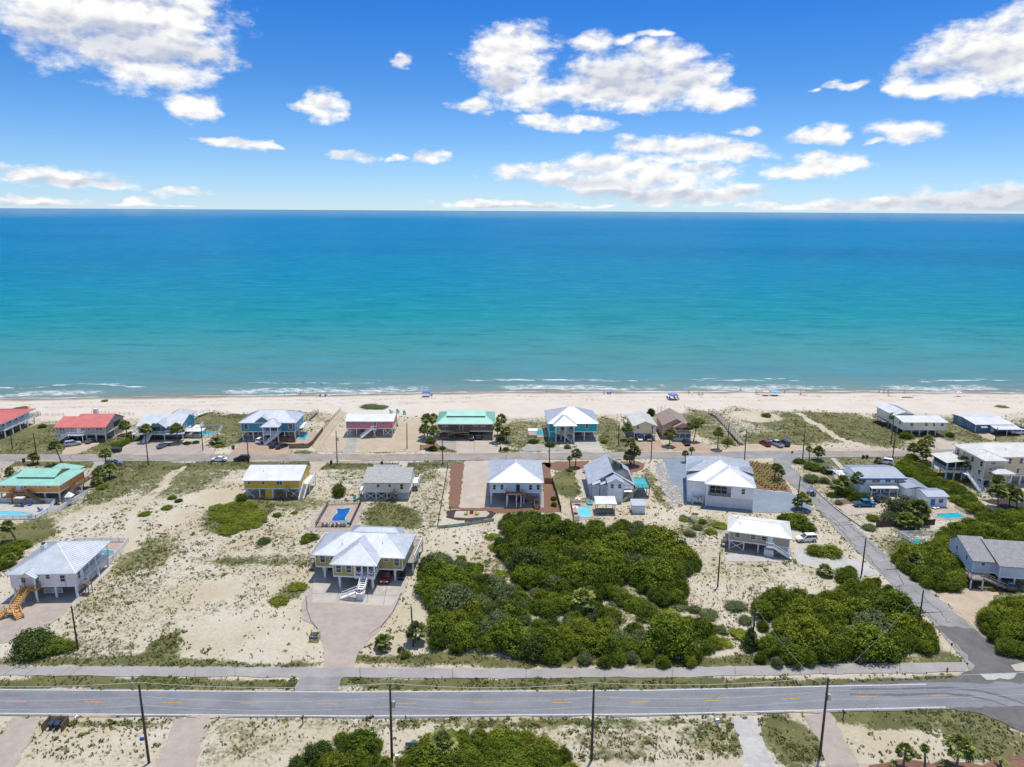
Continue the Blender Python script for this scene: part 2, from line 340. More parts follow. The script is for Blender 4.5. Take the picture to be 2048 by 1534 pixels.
sheet('side_street_patch', pts((1868, 1252), (1945, 1256), (2010, 1305), (2050, 1330), (2100, 1366), (1930, 1366), (1945, 1330), (1925, 1300)), ASPHD, 6, .4)
sheet('driveway_apron', pts((1630, 1370), (1905, 1356), (1945, 1340), (2060, 1350), (2130, 1366), (1905, 1368)), ASPHD, 3, .2)
sheet('side_street_patch', pts(*zoom('O', (1610, 345), (1800, 372), (2100, 500), (2400, 700), (2600, 560), (2300, 310))), ASPHD, 6, .3)
sheet('concrete_corner', pts(*zoom('O', (1790, 140), (1830, 175), (1990, 165), (2010, 140), (1900, 132))), WHITEG, 8, .3)
sheet('concrete_corner', pts(*zoom('O', (1965, 85), (2060, 70), (2160, 100), (2120, 125), (2000, 122))), CONC, 7, .2)
# painted markings
def dashes(a, b, t0, n, step, ln, w, name, mt, z):
    pass
def centre(a, b, t): return [((p[0] * (1 - t) + q[0] * t), (p[1] * (1 - t) + q[1] * t)) for p, q in zip(a, b)]
def line(name, path, w, mt, z, trim=None):
    mb = MB(); P_ = [Vector(p) for p in path]
    if trim: P_ = [p for p in P_ if trim[0] < p.x < trim[1]]
    nrm = Vector((-(P_[-1] - P_[0]).y, (P_[-1] - P_[0]).x)).normalized() * w / 2; n = len(P_)
    mb.add([(p.x + nrm.x, p.y + nrm.y, z) for p in P_] + [(p.x - nrm.x, p.y - nrm.y, z) for p in P_], [(i, i + 1, n + i + 1, n + i) for i in range(n - 1)])
    return mb.build(name, mt, kind='structure')
line('edge_line', centre(ha, hb, .035), .24, WHT, .026, (-400, 70)); line('edge_line', centre(ha, hb, .93), .24, WHT, .026, (-400, 68))
cl = centre(ha, hb, .485)
xs = [p[0] for p in cl]; ys = [p[1] for p in cl]
for i in range(-10, 20):
    x = -78.6 + 12.15 * i + .0
    if x > 72: break
    mb = MB(); y0 = float(np.interp(x, xs, ys)); y1 = float(np.interp(x + 3.05, xs, ys))
    mb.add([(x, y0 - .08, .026), (x + 3.05, y1 - .08, .026), (x + 3.05, y1 + .08, .026), (x, y0 + .08, .026)], [(0, 1, 2, 3)]); mb.build('centre_dash', YEL, kind='structure')
cs = centre(sa, sb, .47)
for d in (.43, .51):
    c_ = centre(sa, sb, d); line('centre_line', c_, .24, YEL, .03, (-400, 72)); line('centre_line', c_, .24, YEL, .026, (93, 500))

# wear: cracks, joints, tyre marks
TAR = mat('crack_sealant', ph(92, 90, 90), .8, .2, 3); RUB = mat('rubber_mark', ph(112, 112, 116), .8, .2, 2)
def crack(name, path, w, mt, z, jit=.0, step=.8):
    p = [Vector(q) for q in densify(path, step, jit, False)]; mb = MB(); n = len(p); L_ = []; R_ = []
    for i, q in enumerate(p):
        d = p[min(i + 1, n - 1)] - p[max(i - 1, 0)]; nr = Vector((-d.y, d.x)).normalized() * w * random.uniform(.3, .7); L_.append((q.x + nr.x, q.y + nr.y, z)); R_.append((q.x - nr.x, q.y - nr.y, z))
    mb.add(L_ + R_, [(i, i + 1, n + i + 1, n + i) for i in range(n - 1)]); return mb.build(name, mt, kind='structure')
for k, x_ in enumerate([18, 60, 128, 150, 390, 470, 720, 905, 1052, 1210, 1345, 1470, 1600, 1640, 1672, 1800]):
    t_ = x_ + (14 if x_ < 200 else 0); crack('path_joint', pts((t_, np.interp(t_, [q[0] for q in SWT], [q[1] for q in SWT]) + .6), (x_ - (12 if x_ < 200 else 0), np.interp(x_, [q[0] for q in SWB], [q[1] for q in SWB]) - .6)), .12, mat('joint_tar', ph(140, 136, 132), .8, .2, 3), .021, .06)
for a_ in ([(1640, 1022), (1672, 1050), (1700, 1080), (1712, 1094)], [(1735, 1110), (1752, 1135), (1764, 1143)], [(1600, 968), (1628, 990), (1640, 1006)], [(1780, 1128), (1800, 1150), (1806, 1165), (1795, 1180)], [(1700, 1052), (1738, 1085), (1770, 1118)], [(1660, 1030), (1690, 1060)], [(1830, 1180), (1868, 1212), (1900, 1246)], [(1850, 1220), (1890, 1262), (1920, 1300)], [(1725, 1095), (1745, 1090)]): crack('asphalt_crack', pts(*a_), .15, TAR, .0235, .35)
for a_ in ([(1700, 1389), (1800, 1390), (1880, 1387), (1940, 1392), (1985, 1402), (2020, 1415)], [(1700, 1379), (1800, 1378), (1900, 1376), (1960, 1382), (2010, 1394), (2048, 1408)]): crack('tyre_mark', pts(*a_), .5, RUB, .0235, .05, 1.5)
for x_ in (210, 330, 1430): crack('asphalt_crack', pts((x_ + 14, 1384), (x_ - 4, 1400), (x_ - 16, 1428)), .035, TAR, .0235, .12)
for x_ in (140, 420, 760, 1010, 1160, 1400): crack('asphalt_crack', pts((x_ + 3, 909.5), (x_, 915), (x_ + 5, 920)), .2, TAR, .0235, .1)
for t in (.24, .72): crack('wheel_track', centre(ha, hb, t)[140:270:12], .75, mat('polished_asphalt', ph(142, 144, 149), .8, .1, .3, 'grit'), .0228, .05, 4)
for a_ in (((492, 735), (1180, 752)), ((700, 640), (690, 808)), ((935, 640), (920, 815)), ((1080, 660), (1050, 825))): crack('slab_joint', pts(*zoom('H', *a_)), .07, TAR, .021, .0)
for a_ in (((505, 470), (505, 585)), ((375, 520), (690, 525))): crack('slab_joint', pts(*zoom('C', *a_)), .1, TAR, .021, .0)
crack('driveway_edging', pts(*zoom('H', (440, 760), (450, 870), (480, 950), (530, 1015))), .16, TAR, .016, .05); crack('driveway_edging', pts(*zoom('H', (1190, 730), (1130, 870), (1040, 985), (930, 1062))), .16, TAR, .016, .05)
crack('tyre_track', pts(*zoom('B', (960, 560), (930, 500), (1010, 380), (1100, 280))), .5, TANG_ := mat('trodden_sand', ph(202, 184, 158), .92, .08, .8, 'grit'), .010, .1); crack('tyre_track', pts(*zoom('B', (1000, 560), (965, 500), (1040, 390), (1125, 285))), .5, TANG_, .010, .1)
P = lambda name, z, mt, lvl, *a, jit=.3: sheet(name, pts(*zoom(z, *a)) if z else pts(*a), mt, lvl, jit)
for (x_, y_, w_, h_) in [(520, 922, 40, 1.6), (690, 921.5, 50, 2.2), (300, 908.6, 40, 1.5), (760, 907.6, 80, 1.8), (1010, 920, 30, 1.4), (1330, 903.4, 60, 1.6), (1690, 900.6, 120, 2.0), (1420, 903, 60, 1.6), (1230, 918, 40, 1.4), (80, 922, 60, 1.6), (1880, 911, 50, 1.6), (180, 1432, 60, 2.4), (420, 1434, 50, 2.6), (1480, 1428, 60, 2.6), (1620, 1424, 40, 2.2), (760, 1382.6, 50, 1.6), (1100, 1381, 60, 1.4), (300, 1380, 70, 1.4)]:
    c_ = G(x_, y_); a_ = abs(G(x_ + w_, y_)[0] - c_[0]); b_ = (G(x_, y_ - h_)[1] - G(x_, y_ + h_)[1]) / 2
    sheet('sand_drift', [(c_[0] + math.cos(t) * a_ * random.uniform(.6, 1.1), c_[1] + math.sin(t) * b_ * random.uniform(.4, 1.1)) for t in np.arange(0, 2 * PI, .3)], SANDY, 7, 0, excl=False)
# the highway row
P('driveway_apron', 'H', ASPHS, 3, (375, 1320), (830, 1335), (720, 1410), (680, 1500), (345, 1500), (385, 1400), jit=.1)
P('driveway', 'H', PINKG, 2, (500, 660), (440, 740), (400, 840), (412, 930), (520, 1000), (585, 1150), (570, 1325), (820, 1338), (850, 1215), (1040, 985), (1120, 890), (1230, 680), (900, 640))
P('concrete_pad', 'H', CONC, 4, (500, 600), (488, 806), (1112, 830), (1228, 690), (1240, 560), (560, 550), jit=.03)
P('driveway', 'F', PINKG, 2, (-300, 700), (60, 640), (560, 640), (480, 770), (200, 930), (-300, 1040))
P('gravel_border', 'F', WHITEG, 1, (560, 690), (620, 640), (860, 400), (900, 350), (840, 360), (560, 640), jit=.2)
P('gravel_border', 'F', WHITEG, 1, (-20, 700), (100, 640), (190, 560), (140, 560), (-60, 650), jit=.2)
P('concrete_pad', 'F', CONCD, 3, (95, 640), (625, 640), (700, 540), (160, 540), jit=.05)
# centre lot
P('driveway', 'C', PALEC, 2, (432, 636), (625, 636), (625, 1005), (385, 1005))
P('mulch_bed', 'C', MULCH, 1, (322, 672), (440, 650), (400, 1000), (300, 1005), (308, 860))
P('mulch_bed', 'C', MULCH, 1, (1030, 650), (1105, 650), (1110, 780), (1185, 1040), (640, 1045), (300, 1010), (310, 1000), (1050, 990))
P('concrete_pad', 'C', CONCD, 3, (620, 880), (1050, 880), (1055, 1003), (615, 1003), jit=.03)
P('mulch_ring', 'C', MULCHD, 2, (290, 1030), (350, 1020), (480, 1026), (640, 1030), (680, 1050), (640, 1085), (520, 1110), (380, 1105), (290, 1080))
P('sand_play_area', 'C', PALEC, 3, (345, 1080), (362, 1030), (600, 1030), (630, 1050), (600, 1075), (450, 1086), jit=.1)
P('mulch_bed', 'C', MULCH, 1, (1035, 655), (1180, 640), (1400, 640), (1435, 665), (1370, 690), (1230, 720), (1110, 700))
P('driveway', 'C', PALEC, 2, (1300, 760), (1310, 710), (1440, 690), (1400, 640), (1640, 632), (1620, 680), (1500, 720), (1480, 800), (1400, 900), (1350, 830))
P('mulch_bed', 'C', MULCH, 3, (1620, 665), (1660, 640), (1790, 640), (1850, 660), (1820, 705), (1730, 735), (1650, 705))
P('stone_path', 'C', CONC, 3, (1355, 820), (1375, 815), (1400, 915), (1380, 920), jit=.05)
P('pool_deck', 'C', PAVER, 2, (1262, 960), (1440, 950), (1485, 1085), (1290, 1110), jit=.05)
P('sand_yard', 'C', SANDY, 1, (1190, 1040), (1255, 940), (1290, 1110), (1240, 1060))
# white house at the corner
P('gravel_drive', 'D', BLUEG, 2, (570, 620), (765, 616), (750, 840), (775, 960), (880, 975), (890, 1000), (760, 975), (730, 940), (690, 830), (640, 830), (610, 720))
P('gravel_drive', 'D', BLUEG, 2, (1250, 862), (1380, 866), (1605, 892), (1770, 1020), (1640, 1030), (1480, 1044), (1180, 1036), (890, 1016), (890, 985))
P('mulch_bed', 'D', MULCH, 2, (1225, 635), (1330, 650), (1440, 662), (1520, 770), (1590, 880), (1450, 868), (1270, 856))
P('stone_border', 'D', WHITEG, 1, (500, 660), (570, 640), (615, 720), (640, 820), (690, 840), (740, 960), (640, 1000), (600, 920), (540, 800))
P('driveway', 'J', WHITEG, 2, (585, 300), (650, 280), (700, 350), (850, 368), (1000, 375), (1080, 430), (1190, 490), (1130, 470), (860, 510), (770, 440), (620, 400), jit=.4)
P('stone_border', 'J', WHITEG, 1, (150, 350), (300, 340), (580, 400), (640, 420), (560, 400), (420, 385), (270, 390), (170, 385))
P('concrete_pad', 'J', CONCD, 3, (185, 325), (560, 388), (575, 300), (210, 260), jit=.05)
P('driveway', 'J', SANDY, 2, (1320, 490), (1480, 520), (1700, 555), (1900, 585), (1800, 660), (1760, 740), (1850, 840), (1780, 850), (1560, 650), jit=.5)
P('driveway', 'E', PALEC, 2, (560, 985), (880, 955), (925, 970), (915, 1040), (660, 1066))
P('pool_deck', 'E', PAVER, 2, (1290, 1010), (1440, 990), (1600, 1060), (1590, 1100), (1340, 1105))
P('concrete_pad', 'E', CONC, 3, (760, 885), (1030, 885), (1000, 940), (840, 940), jit=.05)
P('garden_bed', 'E', MULCH, 1, (560, 940), (850, 930), (830, 975), (590, 985))
P('garden_bed', 'E', MULCHD, 1, (1690, 940), (2100, 930), (2100, 1000), (1900, 1010))
# beach row
P('driveway', 'A', SANDY, 2, (480, 585), (520, 520), (620, 500), (790, 488), (780, 505), (690, 545), (600, 585))
P('driveway', 'A', PINKG, 2, (900, 592), (960, 530), (1010, 495), (1120, 470), (1370, 480), (1560, 500), (1690, 555), (1680, 592))
P('driveway', 'B', TANG, 2, (220, 592), (330, 488), (700, 495), (735, 540), (700, 592))
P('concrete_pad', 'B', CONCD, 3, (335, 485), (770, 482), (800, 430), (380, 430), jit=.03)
P('pool_deck', 'B', PAVER, 4, (750, 500), (780, 440), (830, 412), (925, 412), (895, 470), (860, 500), jit=.03)
P('driveway', 'B', CONCD, 3, (1115, 592), (1165, 455), (1250, 455), (1225, 500), (1215, 592))
P('sand_yard', 'B', SANDY, 1, (900, 560), (880, 470), (1010, 330), (1110, 240), (1160, 260), (1050, 380), (1020, 430), (1160, 460), (1540, 460), (1560, 330), (1740, 300), (1860, 260), (1780, 400), (1720, 560), (1200, 570))
P('driveway', 'C', PALEC, 3, (360, 592), (370, 470), (640, 470), (660, 510), (700, 545), (690, 590))
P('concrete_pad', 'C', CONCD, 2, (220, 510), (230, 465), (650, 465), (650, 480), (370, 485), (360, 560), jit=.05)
P('mulch_bed', 'C', MULCH, 1, (70, 545), (80, 510), (230, 500), (340, 550), (200, 560))
P('pebble_garden', 'C', CONCD, 1, (880, 540), (930, 500), (1080, 510), (1280, 540), (1290, 560), (900, 560))
P('driveway', 'C', CONC, 2, (1300, 488), (1478, 478), (1525, 575), (1330, 578), jit=.05)
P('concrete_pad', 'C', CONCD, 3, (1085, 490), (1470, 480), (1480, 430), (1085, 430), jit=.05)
P('pool_deck', 'C', PAVER, 2, (925, 380), (1060, 378), (1085, 450), (930, 450), jit=.05)
P('driveway', 'D', TANG, 2, (330, 470), (530, 470), (575, 500), (620, 565), (370, 570))
P('driveway', 'D', TANG, 2, (630, 490), (780, 480), (900, 490), (945, 515), (960, 562), (660, 565), (640, 530))
P('beach_parking', 'D', SANDY, 1, (1080, 562), (1100, 535), (1300, 500), (1560, 505), (1800, 530), (2045, 540), (2400, 540), (2400, 560), (2045, 552), (1500, 558))
P('driveway', 'E', PALEC, 2, (1290, 480), (1370, 450), (1440, 480), (1510, 548), (1390, 552), (1340, 520))
P('driveway', 'E', SANDY, 2, (1690, 430), (1760, 410), (1830, 450), (1800, 475), (1720, 450))
P('driveway', 'E', SANDY, 2, (1290, 600), (1390, 600), (1380, 700), (1400, 730), (1330, 680), (1200, 640))
P('concrete_path', 'E', CONC, 2, (525, 615), (555, 612), (645, 700), (600, 700), jit=.05)
# middle row
P('driveway', 'A', PINKG, 2, (640, 800), (700, 720), (735, 660), (730, 640), (800, 640), (900, 660), (780, 730), (690, 830))
P('driveway', 'A', PINKG, 2, (-260, 640), (120, 640), (60, 690), (-260, 720))
P('pool_deck', 'A', WHITEG, 3, (-300, 1010), (-20, 965), (435, 965), (375, 1040), (285, 1095), (-300, 1095), jit=.05)
P('patio', 'A', CONCD, 2, (100, 985), (480, 985), (690, 900), (440, 1042), (360, 1042), (440, 960), jit=.05)
P('driveway', 'B', SANDY, 2, (860, 640), (1010, 640), (930, 720), (900, 780), (830, 760), (870, 700))
P('concrete_path', 'B', CONC, 3, (1575, 638), (1645, 638), (1610, 710), (1545, 705), jit=.05)
P('pool_deck', 'B', PAVER, 2, (1010, 985), (1240, 980), (1265, 970), (1180, 1158), (910, 1158), jit=.05)
P('gravel_border', 'B', PINKG, 1, (1000, 960), (1300, 960), (1230, 1160), (1180, 1190), (840, 1185), (900, 1080))
P('patio', 'F', PAVER, 2, (780, 290), (800, 215), (830, 170), (1010, 160), (890, 300), (840, 360), jit=.05)
# bottom
P('driveway', 'K', PINKG, 2, (70, 400), (240, 396), (160, 560), (60, 720), (-200, 720), (-20, 540))
P('driveway', 'K', PINKG, 2, (1030, 396), (1225, 396), (1180, 540), (1130, 720), (890, 720), (990, 500))
P('driveway', 'O', WHITEG, 2, (335, 400), (485, 395), (510, 520), (620, 720), (410, 720), (400, 560), jit=.4)
P('driveway', 'O', PINKG, 2, (750, 375), (920, 365), (970, 470), (1110, 720), (900, 720), (850, 520))
P('mulch_bed', 'O', MULCH, 1, (1140, 670), (1300, 640), (1500, 660), (1600, 650), (1800, 670), (1880, 630), (2048, 612), (2200, 640), (2200, 740), (1140, 740))

# ------------------------------------------------------------------ ground sheet
# cover: how thickly plants grow (photo survey: centre, half axes, growth, dry litter)
COVER = [(330, 965, 150, 46, .74, .8), (270, 1005, 70, 40, .66, .4), (330, 1130, 130, 56, .58, .4), (250, 1190, 90, 60, .6, .5), (480, 1112, 220, 18, .7, .3), (1480, 1210, 90, 70, .55, .7), (760, 960, 120, 30, .6, .4), (300, 1060, 260, 110, .46, .5), (330, 1180, 240, 90, .5, .6), (520, 1100, 120, 60, .5, .5), (640, 1000, 90, 60, .5, .5), (860, 985, 40, 60, .55, .3), (1480, 1120, 110, 80, .5, .5), (1400, 1200, 90, 80, .5, .5), (1250, 1490, 260, 50, .5, .6), (300, 1490, 330, 60, .46, .5), (1720, 1040, 90, 60, .5, .4), (300, 1366, 420, 15, 1.05, .3), (1300, 1368, 800, 15, 1.1, .1), (280, 1324, 360, 11, .9, .2), (610, 1324, 40, 8, .95, 0), (1250, 1323, 640, 14, .95, .7), (150, 1300, 120, 20, .6, .6), (1700, 1318, 260, 10, .92, .1), (1850, 1312, 90, 14, .85, 0),
 (335, 1290, 38, 42, .98, 0), (560, 1120, 170, 12, .7, .3), (480, 1119, 40, 8, .9, 0), (300, 1110, 55, 45, .78, .1), (270, 1165, 60, 40, .6, .3), (260, 1240, 70, 40, .5, .6), (200, 1205, 40, 25, .62, .2), (300, 1250, 90, 30, .5, .4),
 (300, 950, 90, 22, .86, .5), (355, 965, 70, 35, .72, .8), (225, 985, 40, 28, .85, .1), (110, 1020, 60, 18, .62, .3), (40, 1070, 60, 38, .95, .1), (380, 955, 30, 25, .8, .7), (180, 1050, 70, 20, .42, .2),
 (470, 1030, 58, 34, 1, 0), (790, 1030, 62, 30, 1, 0), (590, 1005, 60, 16, .75, .3), (700, 950, 60, 14, .6, .4), (850, 940, 30, 25, .7, .2), (860, 1025, 22, 40, .6, .2), (640, 1050, 60, 14, .4, .5), (590, 1180, 30, 22, .8, 0), (560, 1200, 18, 14, .95, 0),
 (430, 930, 480, 9, .95, .1), (900, 928, 120, 8, .8, .1), (60, 905, 140, 20, .82, .1), (90, 870, 110, 34, .86, .1), (240, 890, 60, 20, .85, .1), (470, 870, 40, 26, .8, .2), (430, 845, 130, 22, .85, .4), (600, 835, 60, 12, .6, .1), (690, 860, 30, 30, .6, .2), (690, 905, 120, 5, .8, .1), (960, 900, 110, 6, .8, .1),
 (1060, 870, 60, 34, .75, .1), (1220, 870, 30, 36, .82, .1), (1330, 850, 60, 30, .6, .2), (1420, 850, 50, 40, .8, .1), (1500, 850, 70, 40, .6, .3), (1650, 850, 140, 34, .84, .5), (1740, 860, 90, 30, .85, .3), (1920, 860, 140, 28, .8, .2), (1560, 880, 90, 14, .84, .4), (1650, 905, 90, 5, .6, 0),
 (1700, 925, 130, 12, .8, 0), (1640, 960, 50, 30, .6, .2), (1660, 985, 60, 40, .6, .1), (1800, 940, 140, 40, .8, .1), (1750, 1060, 70, 25, .5, .2), (1400, 1060, 55, 36, .72, .1), (1420, 1090, 60, 30, .5, .2), (1500, 1160, 90, 40, .55, .4), (1460, 1210, 60, 60, .4, .4), (1320, 985, 40, 60, .35, 0), (1310, 975, 14, 40, .8, 0),
 (2000, 1310, 70, 34, .92, 0), (1131, 966, 30, 26, .95, 0), (1140, 985, 24, 12, .9, 0), (1130, 1180, 200, 100, .6, .7), (1700, 1250, 150, 70, .6, .7), (920, 1250, 80, 50, .6, .6), (1900, 1130, 120, 70, .8, .3), (970, 1080, 40, 30, .4, 0),
 (1230, 1480, 90, 50, .6, .8), (1450, 1470, 80, 45, .72, .5), (1575, 1480, 50, 60, .92, .1), (1850, 1440, 200, 22, .95, 0), (1960, 1480, 110, 40, .85, .2), (1780, 1495, 120, 30, .35, .3), (480, 1480, 90, 45, .6, .4), (250, 1470, 130, 30, .42, .3), (230, 1440, 130, 8, .8, .1), (1000, 1441, 520, 9, .85, .5), (700, 1450, 120, 14, .6, .5), (40, 1450, 50, 20, .6, .4)]
BARE = [(720, 875, 110, 40), (440, 1265, 80, 40), (420, 1000, 60, 20), (350, 1040, 40, 22), (1510, 835, 60, 14), (430, 1180, 50, 30)]
PATHS = [[(365, 935), (335, 960), (320, 985), (285, 1010), (262, 1040), (265, 1080), (262, 1100)], [(1597, 827), (1625, 850), (1680, 878), (1730, 893)], [(340, 850), (380, 838), (400, 815)]]
def axis(lo, hi, step, outer):
    a = list(np.arange(lo, hi + .01, step)); l, r = [], []; s = step
    x = lo
    while x > -outer: s *= 1.35; x -= s; l.append(x)
    s = step; x = hi
    while x < outer: s *= 1.35; x += s; r.append(x)
    return np.array(l[::-1] + a + r)
gx = axis(-215, 235, 1.15, 2600); gy = np.concatenate([np.array([-2500, -1500, -800, -400, -200, -80, 0, 40, 60, 70]), np.arange(78, 305, 1.1), np.array([312, 325, 350, 420])])
X, Y = np.meshgrid(gx, gy)
def vnoise(X, Y, sc, seed):
    r = np.random.default_rng(seed); T = r.random((64, 64)); x = X / sc + 900; y = Y / sc + 900
    xi = np.floor(x).astype(int); yi = np.floor(y).astype(int); fx = x - xi; fy = y - yi; fx = fx*fx*(3-2*fx); fy = fy*fy*(3-2*fy)
    g = lambda a, b: T[a % 64, b % 64]
    return (g(xi, yi)*(1-fx) + g(xi+1, yi)*fx)*(1-fy) + (g(xi, yi+1)*(1-fx) + g(xi+1, yi+1)*fx)*fy
SY = shore_y(X); DSH = SY - Y                       # metres inland of the waterline
wob = (vnoise(X, Y, 9, 1) - .5) * 1.1 + (vnoise(X, Y, 3, 2) - .5) * .6
veg = np.full(X.shape, .36) + (vnoise(X, Y, 13, 41) - .5) * .26; dry = np.full(X.shape, .3) + (vnoise(X, Y, 17, 42) - .5) * .6
DUNE = 34 + (vnoise(X, X * 0, 18, 3) - .5) * 14     # width of the open beach
veg = np.where(DSH < DUNE, .02, veg); fore = np.clip(1 - np.abs(DSH - DUNE - 9) / 11, 0, 1); veg = np.maximum(veg, fore * .72 * (vnoise(X, Y, 14, 8) > .34)); dry = np.where(DSH < DUNE, 0, dry)
def ell(cx, cy, rx, ry):
    c = G(cx, cy); ax = abs(G(cx + rx, cy)[0] - c[0]); ay = (G(cx, cy - ry)[1] - G(cx, cy + ry)[1]) / 2
    return 1 - np.sqrt(((X - c[0] - wob * 2) / ax) ** 2 + ((Y - c[1] - wob * 2) / ay) ** 2)
for (cx, cy, rx, ry, a, d) in COVER:
    e = np.clip((ell(cx, cy, rx * 1.15, ry * 1.15) + wob * .25) * 3.0, 0, 1); veg = veg * (1 - e) + a * e; dry = dry * (1 - e) + d * e
for (cx, cy, rx, ry) in BARE:
    e = np.clip((ell(cx, cy, rx, ry) + wob * .25) * 2.5, 0, 1); veg = veg * (1 - e) + .06 * e
for pp in PATHS:
    w = pts(*pp); dmin = np.full(X.shape, 1e9)
    for (x1, y1), (x2, y2) in zip(w, w[1:]):
        t = np.clip(((X - x1)*(x2 - x1) + (Y - y1)*(y2 - y1)) / ((x2-x1)**2 + (y2-y1)**2), 0, 1); dmin = np.minimum(dmin, np.hypot(X - x1 - t*(x2-x1), Y - y1 - t*(y2-y1)))
    veg = np.where(dmin < 1.1 + wob * .5, 0, veg)
flat = np.zeros(X.shape, bool)
for pl in EXCL:
    a = np.array(pl); bb = (X > a[:, 0].min() - 3) & (X < a[:, 0].max() + 3) & (Y > a[:, 1].min() - 3) & (Y < a[:, 1].max() + 3)
    for dx, dy in ((0, 0), (1.6, 0), (-1.6, 0), (0, 1.6), (0, -1.6)): flat[bb] |= inpoly(X[bb] + dx, Y[bb] + dy, pl)
DUNES = [(330, 1010, 230, 90, 1.0), (430, 1240, 170, 70, .8), (1550, 850, 150, 34, 1.3), (1000, 1100, 90, 50, .7), (1480, 1180, 120, 60, .7), (1720, 850, 110, 30, .9), (420, 842, 110, 18, .8), (1230, 1490, 120, 40, .5), (250, 1480, 120, 30, .4)]
rel = vnoise(X, Y, 11, 4) * .65 + vnoise(X, Y, 4.5, 5) * .25 + vnoise(X, Y, 2, 6) * .1
amp = np.full(X.shape, .10)
for (cx, cy, rx, ry, a) in DUNES: amp = np.maximum(amp, np.clip(ell(cx, cy, rx, ry) * 2, 0, 1) * a)
amp = np.where(DSH < DUNE, .06, amp); amp = np.where(flat, 0, amp)
for _ in range(3): amp[1:-1, 1:-1] = np.minimum(amp[1:-1, 1:-1], (amp[:-2, 1:-1] + amp[2:, 1:-1] + amp[1:-1, :-2] + amp[1:-1, 2:]) / 4 + .05)
HZ = amp * rel - .02; HZ = np.where(flat, -.06, HZ)
HZ = np.where(DSH < 22, HZ - (22 - DSH) * .0205, HZ)
def gz(x, y):
    i = int(np.clip(np.searchsorted(gx, x) - 1, 0, len(gx) - 2)); j = int(np.clip(np.searchsorted(gy, y) - 1, 0, len(gy) - 2))
    a = (x - gx[i]) / (gx[i+1] - gx[i]); b = (y - gy[j]) / (gy[j+1] - gy[j])
    return float((HZ[j, i]*(1-a) + HZ[j, i+1]*a)*(1-b) + (HZ[j+1, i]*(1-a) + HZ[j+1, i+1]*a)*b)
def GP(px, py):
    x, y = G(px, py); return (x, y, max(0.0, gz(x, y)) if y < shore_y(x) - 24 else gz(x, y))
def grid(name, xs, ys, Z, mt, attrs):
    nx, ny = len(xs), len(ys); XX, YY = np.meshgrid(xs, ys); co = np.stack([XX, YY, Z], -1).reshape(-1, 3).astype(np.float32)
    idx = np.arange(nx * ny).reshape(ny, nx); q = np.stack([idx[:-1, :-1], idx[:-1, 1:], idx[1:, 1:], idx[1:, :-1]], -1).reshape(-1, 4)
    me = bpy.data.meshes.new(name); me.vertices.add(len(co)); me.vertices.foreach_set('co', co.ravel())
    me.loops.add(q.size); me.loops.foreach_set('vertex_index', q.ravel().astype(np.int32)); me.polygons.add(len(q))
    me.polygons.foreach_set('loop_start', np.arange(0, q.size, 4, dtype=np.int32)); me.polygons.foreach_set('loop_total', np.full(len(q), 4, np.int32))
    me.polygons.foreach_set('use_smooth', np.ones(len(q), bool)); me.update(calc_edges=True); me.materials.append(mt)
    for k, A in attrs.items():
        at = me.attributes.new(k, 'FLOAT', 'POINT'); at.data.foreach_set('value', A.reshape(-1).astype(np.float32))
    return link(name, me, kind='structure')
